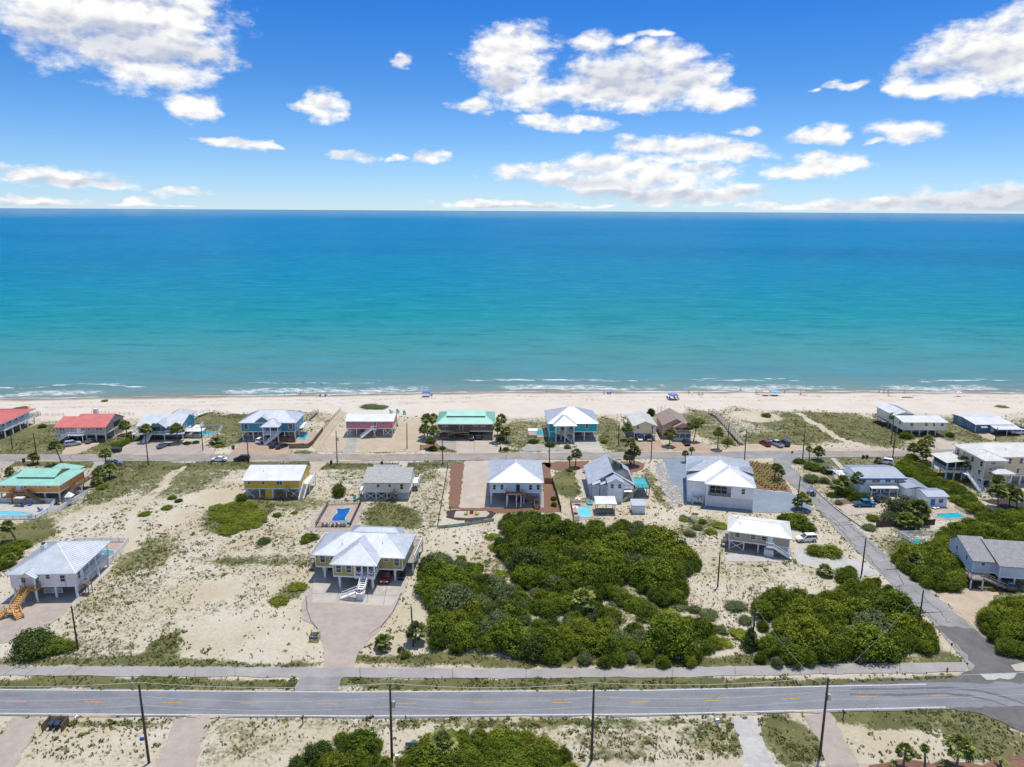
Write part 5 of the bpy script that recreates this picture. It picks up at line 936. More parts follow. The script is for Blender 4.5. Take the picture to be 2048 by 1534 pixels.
h.deck(8.0, 13.2, -3.4, -.05, 3.2, WHITE); h.rail([(8.1, -.1, 3.2), (8.1, -3.3, 3.2), (13.1, -3.3, 3.2), (13.1, -.1, 3.2)], WHITE); h.stilts([(8.2, -3.2), (10.6, -3.2), (13.0, -3.2)], 5.65, WHITE, .28); h.stair((8.8, -4.6, 0), (12.9, -3.6, 3.0), 1.3, WHITE); h.grid(.3, w - .3, .3, D - .3, 6, 3, 2.95, WHITE, .34); h.box('storage_wall', 7, 12, 4, D - .4, 0, 2.95, CHAR); h.box('garden_screen', 11.2, 15.6, -.4, -.3, 0, 1.5, WOODB); h.deck(w + .05, w + 2, 4, D, 3.2, WHITE2); h.rail([(w + 1.9, 4.1, 3.2), (w + 1.9, D, 3.2)], WHITE)
x, y, an, w = fit('B', (1137, 325), (1525, 325), 5.4, .4, .8); h = House('pink_house', 'coral pink stilt cottage with white roof and teal shutters', x, y, an, foot=(0, w, -2, 10)); D = 9
h.wall(0, w, 0, D, 2.9, 5.3, CORAL); h.gable(0, w, 0, D, 5.3, .95, WHITER, CORAL, 'x', .4, .6, .6)
for u in (1.0, 5.0, 12.2): h.win('f', u, 4.1, .95, .75, 0); h.shutter(u, 4.0, 0, .95, .95, DTEAL)
h.door('f', 9.3, 2.92, 0, DTEAL); h.grid(.3, w - .3, .3, D - .3, 6, 3, 2.65, WHITE, .22); h.xbrace((.3, .1), (1.9, .1), .1, 2.5, WHITE); h.xbrace((12.6, .1), (w - .4, .1), .1, 2.5, WHITE); h.xbrace((9.2, -1.2), (10.2, -1.2), .1, 2.5, WHITE); h.deck(8.8, 10.4, -1.4, -.05, 2.9, WHITE2); h.rail([(10.3, -.1, 2.9), (10.3, -1.3, 2.9), (8.9, -1.3, 2.9)], WHITE); h.stair((5.2, -2.2, 0), (8.8, -.8, 2.9), 1.3, WHITE2, WHITE); h.box('storage_wall', 3.4, 8, 5.5, 8.6, 0, 2.65, CORAL)
x, y, an, w = fit('C', (203, 345), (665, 345), 5.4, .6, .8); h = House('green_roof_house', 'dark brown stilt house with mint green hip roof and raised ridge', x, y, an, foot=(0, w, -2, 14)); D = 13.6
h.wall(0, w, 0, D, 2.8, 5.4, DBROWN); h.hip(0, w, 0, D, 5.4, 2.2, MINTR, .7, .45, ins=4.5); h.gable(3.0, 15.6, 3.6, 10, 7.0, .95, MINTR, DBROWN, 'x', .35, .45)
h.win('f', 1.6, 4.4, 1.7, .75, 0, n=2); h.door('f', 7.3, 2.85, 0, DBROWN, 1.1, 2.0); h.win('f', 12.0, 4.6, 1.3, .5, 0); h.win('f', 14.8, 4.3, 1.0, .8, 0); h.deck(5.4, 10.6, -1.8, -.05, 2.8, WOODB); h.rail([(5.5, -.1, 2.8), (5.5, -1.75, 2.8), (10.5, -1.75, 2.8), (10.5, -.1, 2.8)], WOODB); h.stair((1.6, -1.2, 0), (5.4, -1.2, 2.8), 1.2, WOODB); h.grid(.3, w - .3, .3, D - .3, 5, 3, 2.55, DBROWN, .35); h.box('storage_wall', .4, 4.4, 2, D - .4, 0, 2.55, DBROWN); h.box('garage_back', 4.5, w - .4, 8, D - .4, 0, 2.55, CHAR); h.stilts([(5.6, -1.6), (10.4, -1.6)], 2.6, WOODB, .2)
x, y, an, w = fit('C', (1080, 343), (1490, 343), 6.0, .6, 1.5); h = House('turquoise_house', 'turquoise stilt house with white pyramid roof and front porch', x, y, an, foot=(0, w, -3, 15)); D = 14.6
h.wall(0, w, 0, D, 3.1, 6.0, TURQ); h.hip(0, w, 0, D, 6.0, 3.7, METALR, .6, .6); h.hip(1.8, 8.6, -2.6, 6, 5.98, 2.3, METALR, .6, .6); h.wall(2.0, 3.4, -2.5, -.1, 3.1, 5.9, TURQ)
h.win('f', 9.2, 4.7, 1.0, 1.1, 0); h.win('f', 12.3, 4.1, .9, 1.6, 0); h.win('f', 3.0, 4.4, .7, .8, -2.5); h.door('f', 5.6, 3.12, 0, WHITE); h.win('f', 4.0, 3.9, .9, 1.4, 0); h.win('f', 7.0, 3.9, .9, 1.4, 0)
h.deck(2.0, 8.4, -2.6, -.05, 3.1, CREAMR); h.rail([(2.1, -2.55, 3.1), (8.3, -2.55, 3.1), (8.3, -.1, 3.1)], paint('pale_yellow_paint', (226, 206, 150))); h.stilts([(2.2, -2.4), (5.2, -2.4), (8.2, -2.4)], 5.8, WHITE, .3); h.grid(.3, w - .3, .3, D - .3, 5, 4, 2.85, WHITE, .34); h.stair((7.6, -1.4, 0), (4.0, -1.4, 3.0), 1.2, WHITE2); h.box('storage_wall', .2, 2.0, .2, 8, 0, 2.85, TURQ); h.box('storage_wall', 3, w - .4, 10, D - .3, 0, 2.85, GREYW); h.vents([(12, 3, 7.7)])
p = G(*zoom('D', (342, 470))[0]); h = House('cream_gable_house', 'narrow cream gable house with open carport beneath', p[0], p[1], 1, foot=(0, 7.4, 0, 14)); w = 7.4
h.wall(0, w, 0, 13, 2.5, 5.0, CREAMW); h.gable(0, w, 0, 13, 5.0, 1.45, CREAMR, CREAMW, 'y', .5, .7); h.win('f', .9, 3.9, .8, .9, 0); h.win('f', 5.7, 3.9, .8, .9, 0); h.grid(.2, w - .2, .2, 12.8, 3, 4, 2.3, WHITE, .26); h.box('carport_beam', 0, w, -.05, .2, 2.2, 2.5, WHITE); h.box('storage_wall', .3, w - .3, 7.5, 12.8, 0, 2.3, CREAMW)
for s_ in (-1, 1): MB().bar((w / 2, .1, 1.3), (w / 2 + s_ * 1.0, .1, 2.25), .14).build('knee_brace', WHITE, h.root)
h.deck(-1.6, -.05, 2, 12, 2.5, WOODG); h.rail([(-1.5, 2, 2.5), (-1.5, 12, 2.5)], WOODG)
p = G(*zoom('D', (572, 458))[0]); h = House('rose_gable_house', 'dusty rose gable house with brown shingle roof and screened porch', p[0], p[1], -2, foot=(0, 9, -3, 14)); w = 8.4
h.wall(0, w, 0, 13, 0, 4.7, ROSEW); h.gable(0, w, 0, 13, 4.7, 2.2, SHINGLEB, ROSEW, 'y', .5, 0); h.box('upper_porch', 3.2, w + .6, -2.4, -.05, 2.5, 2.75, CREAMW); h.rail([(3.3, -2.35, 2.75), (w + .5, -2.35, 2.75)], CREAMW); h.grid(3.4, w + .4, -2.2, -2.0, 4, 2, 2.5, WHITE2, .18); h.box('porch_screen', 3.5, w + .4, -2.0, -1.96, .9, 2.4, mat('blue_grey_screen', lin(110, 124, 140), .7)); h.box('porch_base', 3.4, w + .5, -2.1, -1.9, 0, .9, WHITE2); h.stilts([(3.4, -2.2), (w + .4, -2.2)], 4.6, CREAMW, .2); h.win('f', 4.4, 3.1, 1.0, 1.1, 0); h.win('f', 6.6, 3.1, 1.0, 1.1, 0); h.win('l', 3, 3, 1, 1.1, 0); h.gable(3.2, w + .6, -2.4, 3, 4.6, 1.5, SHINGLEB, ROSEW, 'y', .3, 0); h.vents([(2.4, 5, 6.0)])
x, y, an, w = fit('E', (1100, 333), (1450, 333), 5.0, .4, .8); h = House('ivory_stilt_house', 'ivory stilt house with two white metal roofs near the dunes', x, y, an, foot=(0, w, 0, 18)); D = 8
h.wall(0, w, 0, D, 2.3, 4.9, IVORY); h.gable(0, w, 0, D, 4.9, .7, WHITER, IVORY, 'x', .5, .6, .7); h.wall(0, 7.4, D + .05, 18, 2.3, 5.6, IVORY); h.gable(0, 7.4, D - 1.2, 18, 5.6, 1.1, WHITER, IVORY, 'y', .6, .6)
for u, ww in ((2.2, 1.0), (7.2, 1.0), (10.0, .8), (12.8, 1.0)): h.win('f', u, 3.6, ww, .9, 0)
h.win('l', 2, 3.6, 1, .9, 0); h.grid(.3, w - .3, .3, D - .3, 6, 3, 2.1, WHITE2, .28); h.grid(.3, 7, 10, 17.6, 3, 3, 2.1, WHITE2, .28); h.box('storage_wall', 4, 10, 4, 7.8, 0, 2.1, GRYB); h.deck(-2.2, -.05, 9, 17, 2.3, WOODG); h.rail([(-2.1, 9, 2.3), (-2.1, 17, 2.3)], WOODG)
x, y, an, w = fit('E', (1665, 350), (1960, 345), 3.0, .5, .8); h = House('low_blue_house', 'low steel blue beach house with broad white roof and carport', x, y, an, foot=(0, w, -4, 14)); D = 12.5
h.wall(0, w, 0, D, 0, 2.9, NAVYW); h.gable(0, w, 0, D, 2.9, .55, WHITER, NAVYW, 'x', .6, .7, .55); h.win('f', 2.2, 1.4, 1.4, 1.0, 0, n=2); h.win('l', 3, 1.2, 1.1, 1.2, 0); h.win('l', 8, .4, 1.6, 2, 0, n=2); h.plane([(4.6, -4.2, 2.3), (w + .8, -4.2, 2.3), (w + .8, -.65, 2.75), (4.6, -.65, 2.75)], .12, WHITER, .7, 'carport_roof'); h.stilts([(4.8, -4), (8.4, -4), (w + .5, -4)], 2.2, WHITE, .16); h.door('f', 5.6, .02, 0, WHITE)
h.plane([(1.2, -1.4, 2.2), (3.4, -1.4, 2.2), (3.4, -.05, 2.4), (1.2, -.05, 2.4)], .1, WHITER, 0, 'door_canopy')

# ------------------------------------------------------------------ plants
OAKL = mat('scrub_oak_leaf', (.034, .062, .008), .75, kind='leaf', col2=(.185, .24, .022), spec=.12); OAKY = mat('yellow_green_leaf', (.06, .092, .010), .75, kind='leaf', col2=(.25, .275, .026), spec=.12)
CEDAR = mat('cedar_leaf', (.026, .05, .012), .75, kind='leaf', col2=(.115, .16, .036), spec=.1); PALML = mat('palm_frond', (.085, .115, .028), .6, kind='leaf', col2=(.32, .35, .09), spec=.15); GREYL = mat('grey_green_leaf', (.075, .10, .04), .7, kind='leaf', col2=(.19, .22, .085), spec=.1)
BARK = mat('grey_bark', (.10, .085, .07), .9, .3, 3); PTRUNK = mat('palm_trunk', (.16, .13, .105), .9, .3, 4); GRASSM = mat('dune_grass_blade', (.085, .09, .03), .8, kind='leaf', col2=(.25, .235, .09), spec=.1); WEEDM = mat('green_weed_leaf', (.075, .095, .022), .7, kind='leaf', col2=(.19, .205, .06), spec=.1)
def leafmesh(name, quads, tints, mt):
    "quads: (n,4,3) array"
    n = len(quads); me = bpy.data.meshes.new(name); me.vertices.add(n * 4); me.vertices.foreach_set('co', quads.reshape(-1).astype(np.float32))
    me.loops.add(n * 4); me.loops.foreach_set('vertex_index', np.arange(n * 4, dtype=np.int32)); me.polygons.add(n)
    me.polygons.foreach_set('loop_start', np.arange(0, n * 4, 4, dtype=np.int32)); me.polygons.foreach_set('loop_total', np.full(n, 4, np.int32)); me.update(calc_edges=True)
    at = me.attributes.new('tint', 'FLOAT', 'POINT'); at.data.foreach_set('value', np.repeat(tints, 4).astype(np.float32)); me.materials.append(mt); return me
def leaves(cen, nrm, size, rng, asp=.6):
    n = len(cen); t = rng.normal(size=(n, 3)); nrm = nrm / np.linalg.norm(nrm, axis=1, keepdims=True)
    a = np.cross(nrm, t); a /= np.linalg.norm(a, axis=1, keepdims=True) + 1e-9; b = np.cross(nrm, a); s = size[:, None]
    return np.stack([cen - a * s, cen - b * s * asp + nrm * s * .15, cen + a * s, cen + b * s * asp + nrm * s * .15], 1)
def crown(seed, mt, clumps=70, per=62, flat=.72, leaf=.062, spread=1.0, low=-.15, cone=0.0, gap=.0):
    "unit crown: many leafy clumps over a dome, radius about 1, base at z=0"
    r = np.random.default_rng(seed); Q, T = [], []
    for k in range(clumps):
        z = r.uniform(low, 1); a = r.uniform(0, 2 * PI); rho = math.sqrt(max(0, 1 - max(z, 0) ** 2)); rad = r.uniform(.55, .88) * (1 + .18 * math.sin(3 * a + seed) * (1 - abs(z)))
        if cone: rho = (1 - max(z, 0)) ** .9; rad = r.uniform(.6, .95)
        c = np.array([math.cos(a) * rho * rad * spread, math.sin(a) * rho * rad * spread, (z * (.86 if not cone else 1.15)) * (rad + .1 if not cone else 1) + .28])
        cr = r.uniform(.12, .40) * (1.2 - .45 * max(z, 0)) * (1.0 if not cone else .7); tint = np.clip(r.normal(.52, .26), 0, 1)
        d = r.normal(size=(per, 3)); d[:, 2] = np.abs(d[:, 2]) * .9 - .25; d /= np.linalg.norm(d, axis=1, keepdims=True)
        p = c + d * cr * (r.uniform(.45, 1.08, (per, 1)) + (r.random((per, 1)) < .14) * r.uniform(.1, .6, (per, 1))) * np.array([1, 1, .9]); Q.append(leaves(p, d + r.normal(size=(per, 3)) * .55 + np.array([0, 0, .35]), r.uniform(.6, 1.25, per) * leaf, r)); T.append(np.clip(tint + r.normal(0, .14, per) + d[:, 2] * .10, 0, 1))  # upward leaves paler: light on clump tops put into the tint
    # inner foliage, darker tint: the crown's inner shade put into its colour
    m = clumps * 7; d = r.normal(size=(m, 3)); d /= np.linalg.norm(d, axis=1, keepdims=True); p = d * r.uniform(.2, .72, (m, 1)) * np.array([spread, spread, .62]) + np.array([0, 0, .36]); p[:, 2] = np.maximum(p[:, 2], .03)
    if cone: p[:, :2] *= np.clip(1.2 - p[:, 2:3], .15, 1)
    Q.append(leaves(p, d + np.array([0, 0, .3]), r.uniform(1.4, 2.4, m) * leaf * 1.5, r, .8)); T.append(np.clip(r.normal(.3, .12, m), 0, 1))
    Q = np.concatenate(Q); Q[:, :, 2] *= flat / .72; return leafmesh('crown', Q, np.concatenate(T), mt)
def trunk_mesh(seed):
    r = random.Random(seed); mb = MB()
    mb.tube([(0, 0, -.12), (.03, .02, .2), (r.uniform(-.1, .1), r.uniform(-.1, .1), .5)], [.075, .055, .04], 7)
    for k in range(5):
        a = 2 * PI * k / 5 + r.uniform(-.4, .4); mb.tube([(.02, .01, .12), (math.cos(a) * .28, math.sin(a) * .28, .34), (math.cos(a) * .58, math.sin(a) * .58, .62)], [.04, .028, .012], 5)
    me = mb.build('trunk', BARK); d = me.data; bpy.data.objects.remove(me); return d
TR = [trunk_mesh(i) for i in range(3)]
CRO = {'oak': [crown(s, OAKL, 120, 74, .72, .052) for s in range(6)], 'yellow': [crown(20 + s, OAKY, 96, 66, .72, .054) for s in range(3)], 'cedar': [crown(40 + s, CEDAR, 80, 50, .72, .05, .9, -.2, 1.0) for s in range(2)],
       'grey': [crown(60 + s, GREYL, 80, 54, .72, .055) for s in range(2)], 'low': [crown(80 + s, OAKY, 46, 60, .5, .07, 1.1, -.05) for s in range(2)], 'dark': [crown(100 + s, CEDAR, 100, 66, .72, .054) for s in range(2)]}
def tree(x, y, r, hgt, kind, label, group=None, name='scrub_oak', cat='tree'):
    z = max(0, gz(x, y)) - .05; t = thing(name, label, cat, (x, y, z), random.uniform(0, 6.28), group)
    t.scale = (r * random.uniform(.92, 1.08), r * random.uniform(.92, 1.08), hgt / 1.12)
    link('trunk', random.choice(TR), t); link('crown', random.choice(CRO[kind]), t); return t
def thicket(polys, step, rr, hh, kinds, label, group, name='scrub_oak', z=2.4, cat='tree'):
    "separate trees that stand shoulder to shoulder inside surveyed outlines"
    w = [G(px, py, z) for px, py in polys]; a = np.array(w); x0, y0 = a.min(0); x1, y1 = a.max(0); cand = []
    tries = int((x1 - x0) * (y1 - y0) / (step * step) * 14)
    for _ in range(tries):
        p = (random.uniform(x0, x1), random.uniform(y0, y1)); r = random.uniform(*rr)
        if not inpoly(np.array([p[0]]), np.array([p[1]]), w)[0]: continue
        ed = min((Vector(p) - Vector(q)).length for q in densify(w, .8, 0)); r = min(r, ed * 1.0 + .45)
        if r < .95: continue
        if any((p[0] - q[0]) ** 2 + (p[1] - q[1]) ** 2 < (step * .5 * (r + q[2]) / rr[1]) ** 2 for q in cand): continue
        cand.append((p[0], p[1], r))
    for (x, y, r) in cand:
        f = (r - .7) / (rr[1] - .7) if rr[1] > .8 else 1
        tree(x, y, r * 1.1, hh[0] + (hh[1] - hh[0]) * f * random.uniform(.6, 1.15), (kd := random.choice(kinds)), {'oak': 'mid green ', 'yellow': 'yellow green ', 'dark': 'dark olive ', 'grey': 'grey green '}.get(kd, '') + label, group, name, cat)
    return len(cand)
T1 = zoom('I', (150,110),(300,85),(560,85),(715,140),(745,190),(830,150),(960,150),(1000,200),(1130,135),(1350,165),(1500,250),(1600,310),(1680,380),(1740,450),(1690,500),(1590,540),(1630,680),(1590,750),(1430,770),(1290,650),(1080,610),(990,740),(850,710),(700,770),(530,630),(340,620),(260,560),(250,480),(130,370),(120,300),(220,250),(150,170))
T2 = [(842,1110),(897,1097),(958,1117),(975,1132),(1020,1150),(1044,1168),(1056,1186),(1049,1213),(1067,1232),(1115,1232),(1142,1222),(1144,1190),(1172,1186),(1204,1200),(1250,1217),(1283,1247),(1296,1256),(1322,1243),(1352,1230),(1403,1226),(1434,1246),(1442,1272),(1408,1300),(1390,1318),(1356,1325),(1325,1320),(1290,1306),(1252,1316),(1198,1322),(1160,1312),(1082,1318),(1018,1298),(985,1292),(930,1290),(897,1298),(862,1284),(858,1245),(868,1212),(846,1186),(832,1163)]
T2 = [(a, b - (10 if b > 1280 else 0)) for a, b in T2]
T3 = zoom('J', (325,640),(430,550),(560,540),(690,570),(750,570),(870,520),(1000,480),(1130,470),(1250,540),(1325,630),(1370,700),(1470,770),(1515,880),(1450,930),(1350,960),(1150,980),(1000,985),(900,980),(690,1000),(560,1015),(420,1005),(345,950),(360,880),(470,800),(370,740))
T3 = [(a, b - (9 if b > 1290 else 0)) for a, b in T3]
thicket(T1, 5.0, (1.6, 4.4), (1.6, 5.6), ['oak'] * 4 + ['yellow'] * 3 + ['dark', 'grey'], 'dense wind-trimmed live oak in the thicket behind the pale blue house', 'thicket behind the pale blue house')
thicket(T2, 4.8, (1.4, 4.0), (1.4, 5.0), ['oak'] * 4 + ['dark', 'yellow', 'yellow', 'grey', 'grey'], 'dense scrub oak in the thicket along the bike path beside the olive house', 'thicket along the bike path')
thicket(T3, 4.7, (1.4, 3.9), (1.4, 5.2), ['oak'] * 4 + ['yellow'] * 2 + ['grey'], 'bushy live oak in the thicket between bike path and side street', 'thicket beside the side street')
for k_, (fx, fy) in enumerate([(1052,1205),(1075,1222),(1100,1240),(1125,1225),(1222,1178),(1240,1190),(1262,1198),(1280,1205),(1300,1216),(1310,1236),(1335,1228),(1262,1160),(1230,1210),(1290,1240),(1360,1215),(1390,1222),(1418,1232),(1440,1262),(1446,1288),(1005,1150),(985,1078),(993,1100),(1470,1218),(1490,1245),(1480,1270),(1072,1190),(1090,1206),(1380,1070),(1395,1058),(1420,1065),(1440,1052)]):
    fx_, fy_ = G(fx, fy); tree(fx_, fy_, random.uniform(1.0, 2.3), random.uniform(.5, 1.1), random.choice(['grey', 'low', 'grey']), 'low grey green bush in a sandy gap of the bike path thicket', 'bushes in the thicket gaps', 'coastal_shrub', 'shrub')
for k_, (fx, fy) in enumerate([(1085,1200),(1110,1208),(1074,1220),(1132,1218),(1226,1192),(1246,1206),(1292,1232),(1266,1218),(1096,1226),(1318,1246)]):
    fx_, fy_ = G(fx, fy); tree(fx_, fy_, random.uniform(1.6, 2.5), random.uniform(1.6, 2.6), random.choice(['oak', 'yellow', 'oak']), 'rounded scrub oak standing in the middle opening of the bike path thicket', 'scrub oaks in the thicket opening')
T4 = zoom('J', (1215,345),(1290,300),(1480,250),(1530,160),(1650,125),(1900,90),(2048,70),(2150,70),(2150,250),(1900,225),(1720,235),(1700,330),(1720,460),(1640,535),(1480,525),(1350,455),(1280,400))
thicket(T4, 3.8, (1.2, 3.4), (1.3, 3.8), ['oak', 'oak', 'yellow'], 'rounded shrub in the hedge mass left of the grey edge house', 'hedge mass by the grey house', 'coastal_shrub', 1.8, 'shrub')
T4b = zoom('E', (1035,650),(1130,600),(1300,690),(1400,760),(1540,820),(1690,920),(1680,970),(1850,1020),(2045,1010),(2200,1010),(2200,1060),(1700,1060),(1560,970),(1450,900),(1330,830),(1140,740),(1040,700))
thicket(T4b, 3.2, (1.0, 2.8), (1.0, 2.7), ['yellow', 'oak'], 'rounded shrub in the hedge between blue trimmed house and beige house', 'hedge below the beige house', 'coastal_shrub', 1.2, 'shrub')
T5 = zoom('J', (1780,660),(1900,590),(2048,570),(2200,560),(2200,960),(2000,930),(1900,890),(1830,800),(1775,720))
thicket(T5, 3.8, (1.2, 3.4), (1.3, 4.0), ['yellow', 'oak'], 'rounded scrub oak in the thicket at the lower right edge', 'thicket at the lower right edge')
T6 = [(552,1545),(590,1508),(650,1470),(700,1453),(742,1461),(772,1486),(782,1545),(775,1600),(560,1600)]
thicket(T6, 3.4, (1.1, 3.0), (1.2, 3.2), ['yellow', 'oak', 'dark'], 'rounded bush at the bottom edge left of the second highway pole', 'bushes left of the second highway pole', 'coastal_shrub', 1.8, 'shrub')
T7 = zoom('M', (575,610),(650,505),(770,465),(900,452),(1300,448),(1440,490),(1560,550),(1630,690),(1650,860),(560,860))
thicket(T7, 3.4, (1.1, 3.1), (1.2, 3.4), ['yellow', 'yellow', 'oak'], 'rounded bush at the bottom edge between the second and third highway poles', 'bushes between the highway poles', 'coastal_shrub', 1.8, 'shrub')
thicket([(425,1012),(470,1006),(498,1003),(520,1018),(536,1040),(515,1052),(490,1056),(455,1070),(436,1064),(440,1050),(424,1040),(415,1026)], 1.7, (.8, 1.5), (.5, .95), ['low'], 'low sprawling yellow-green shrub on the dune below the yellow house', 'low shrubs below the yellow house', 'dune_shrub', .4, 'shrub')
def bush(px, py, r, hg, kind, label, name='coastal_shrub', cat='shrub', group=None): x, y = G(px, py); return tree(x, y, r, hg, kind, label, group, name, cat)
for a in [(43,816,2.6,.5,'low','round green mound of creeping plants on the beach at far left','beach_plant','plant'), (210,801,1.4,.3,'low','tiny green patch on the open beach at left','beach_plant','plant'), (2003,813.5,2.6,.45,'low','round green mound on the beach at far right','beach_plant','plant'), (742,814,4.5,.7,'grey','low green dune mound behind the pink house','beach_plant','plant'), (760,815,3.5,.6,'grey','right half of the low dune mound behind the pink house','beach_plant','plant'), (70,1302,3.6,3.6,'dark','spreading dark green tree by the pole at the lower left','coastal_tree','tree'), (110,1300,2.4,1.8,'oak','green bush right of the spreading tree at lower left'), (138,1298,1.5,1.2,'oak','small green bush at the foot of the lower left pole'),
 (678,992,1.9,3.4,'oak','single dark green tree between the yellow and cream houses','coastal_tree','tree'), (483,1004,1.5,1.9,'oak','round bush at the left corner of the yellow house'), (810,1312,1.1,1.0,'yellow','small bright bush by the bike path right of the drive'), (802,1303,.6,.9,'dark','slim dark bush by the bike path right of the drive'),
 (1590,1050,3.1,2.8,'oak','large green bush between the taupe house and side street'), (1570,1046,2.2,2.2,'oak','green bush right behind the taupe house roof'), (1615,1062,2.0,2.0,'oak','green bush at the edge of the side street'), (1630,1106,2.2,1.7,'yellow','rounded bush left half behind the white car drive'), (1662,1108,2.6,1.8,'yellow','rounded bush right half by the side street drive'), (1690,1160,2.2,2.4,'oak','dark bush beside the wooden pole on the side street'), (1700,1147,1.4,1.6,'oak','small bush at the base of the side street pole'),
 (1598,925,2.0,1.2,'oak','low green bush at the street corner by the stop sign'), (1625,938,2.4,1.7,'oak','round dark bush left of the white walkway'), (1655,945,2.3,1.8,'oak','round dark bush below the white walkway'), (1622,962,2.4,1.9,'grey','grey green bush beside the side street'), (1648,965,1.7,1.4,'grey','smaller grey green bush behind the side street bush'), (1662,993,1.2,1.2,'oak','small round bush by the blue pickup drive'), (1677,1008,1.1,1.0,'grey','pale round bush at the drive edge'),
 (1690,990,2.6,2.6,'oak','leafy tree in front of the blue trimmed house left','coastal_tree','tree'), (1710,1000,2.0,2.0,'oak','leafy shrub under the palms of the blue trimmed house'), (1728,998,1.6,1.8,'dark','dark shrub at the porch of the blue trimmed house'), (1800,1035,4.0,5.4,'grey','tall grey green tree in front of the white annex','coastal_tree','tree'), (1825,1042,3.0,4.2,'oak','tall green tree by the pool of the annex','coastal_tree','tree'), (1780,1045,2.4,2.8,'grey','grey green shrub at the end of the pickup drive'), (1745,1040,1.6,1.3,'yellow','low bright bush beside the pickup drive'), (1738,1058,1.8,1.2,'grey','low pale bush by the dark timber fence'),
 (1405,1046,1.1,.9,'oak','small round bush in front of the louvred white house'), (1368,1040,1.4,.9,'low','low green mound by the stone border'), (1500,1296,2.2,3.0,'cedar','dark cedar at the left end of the side street thicket','cedar_tree','tree'),
 (862,885,1.7,1.8,'oak','bush at the left front of the green roofed house'), (866,900,1.5,1.2,'oak','low clipped bush left of the concrete drive'), (885,898,1.0,.9,'dark','dark round bush left of the concrete drive'), (1002,880,1.6,2.0,'oak','bush at the right front of the green roofed house'), (1012,900,1.0,.9,'oak','small bush right of the concrete drive'), (1067,885,1.8,1.2,'oak','clipped bush by the turquoise house pool'), (1100,892,1.7,1.3,'oak','rounded bush left of the turquoise house stair'), (1135,896,1.3,1.0,'oak','low bush right of the turquoise house stair'), (1208,886,1.1,1.1,'yellow','yellow green bush right of the turquoise drive'), (1455,886,1.9,1.4,'yellow','rounded bush by the boardwalk foot'), (1395,845,2.6,1.4,'oak','broad low bush behind the rose house'), (1532,837,1.8,1.3,'oak','round bush on the dune crest'),
 (1302,831,1.6,2.6,'dark','dark shrub between the cream and rose gable houses'), (1812,876,2.4,1.9,'oak','dark bush under the ivory stilt house'), (1900,873,1.5,1.4,'oak','bush at the right corner of the ivory stilt house'), (1845,888,1.6,1.6,'oak','bush beside the drive of the ivory stilt house'), (1822,922,2.2,2.2,'oak','dense bush under the palms by the beach road right'), (1850,930,1.8,1.6,'dark','dark bush under the palms by the beige house drive'),
 (240,889,2.6,1.0,'oak','low hedge left of the teal deck house drive'), (255,884,1.6,1.1,'oak','small shrub behind the low hedge by the teal deck house'), (440,893,1.7,.9,'low','low shrub on the verge by the blue bin'), (375,888,1.4,.8,'dark','flowering shrub bed right of the grey parked car'), (392,886,1.2,.8,'dark','shrub in the bed by the pool pergola'), (85,855,1.4,1.1,'oak','low bush on the grass left of the red roof cottage'),
 (20,1115,2.6,2.8,'oak','green bush left of the blush white house roof'), (8,1135,2.0,2.2,'yellow','yellow green bush at the left edge'), (38,1098,2.2,2.0,'oak','dark bush behind the blush white house'), (620,1078,1.9,1.1,'oak','low dark bush left of the olive house deck'), (610,1085,1.2,.9,'oak','small bush left of the olive house'), (555,1032,1.1,.8,'oak','round bush between the low dune shrubs and the pool'), (590,1027,.8,.6,'yellow','small bush by the pool fence corner'), (528,1085,1.6,.9,'dark','low dark bush on the sand left of the olive house'), (560,1205,2.0,1.0,'low','green mound on the sand left of the olive drive'), (595,1175,2.0,.8,'low','green patch of low shrub left of the olive drive'),
 (345,1000,1.2,.7,'oak','small dark bush on the dune path'), (335,1022,1.4,.8,'oak','small dark bush right of the dune path'), (290,1035,1.5,.7,'oak','low bush left of the dune path'), (358,1007,1.0,.7,'dark','tiny dark bush on the upper dune'), (205,978,1.6,1.0,'yellow','low bright bush by the orange house yard'), (1107,1000,.8,1.0,'oak','small clipped bush in the mulch right of the pale blue house'), (1108,1012,.8,1.0,'oak','lower clipped bush in the mulch right of the pale blue house'), (1140,942,.9,.8,'oak','small bush under the palms in the red mulch bed')]:
    bush(*a)
# ---- palms
def palm_crown(seed, n=56, rad=1.0, droop=.5, mt=PALML):
    r = np.random.default_rng(seed); Q, T = [], []
    for k in range(n):
        a = r.uniform(0, 2 * PI); el = r.uniform(-.55, 1.35); d = np.array([math.cos(a) * math.cos(el), math.sin(a) * math.cos(el), math.sin(el)]); ln = r.uniform(.42, .6) * rad; hub = d * ln; sd = np.array([-math.sin(a), math.cos(a), 0]); up = np.cross(d, sd); tt = np.clip(r.normal(.45, .2), 0, 1)
        w = .02 * rad; Q.append([sd * w, -sd * w, hub - sd * w, hub + sd * w]); T.append(tt)
        for j in range(9):
            b = (j - 4) / 4 * 1.35; dj = d * math.cos(b) + sd * math.sin(b); L1 = .5 * rad * (1 - .25 * abs(b)); m = hub + dj * L1 * .55; tip = hub + dj * L1 + np.array([0, 0, -droop * .3 * rad * r.uniform(.6, 1.3)]); pw = (sd * math.cos(b) - d * math.sin(b)) * .085 * rad + up * .012 * rad
            Q.append([hub, m - pw, tip, m + pw]); T.append(np.clip(tt + r.normal(0, .1), 0, 1))
    return leafmesh('fronds', np.array(Q), np.array(T), mt)
PCR = [palm_crown(s) for s in range(4)]
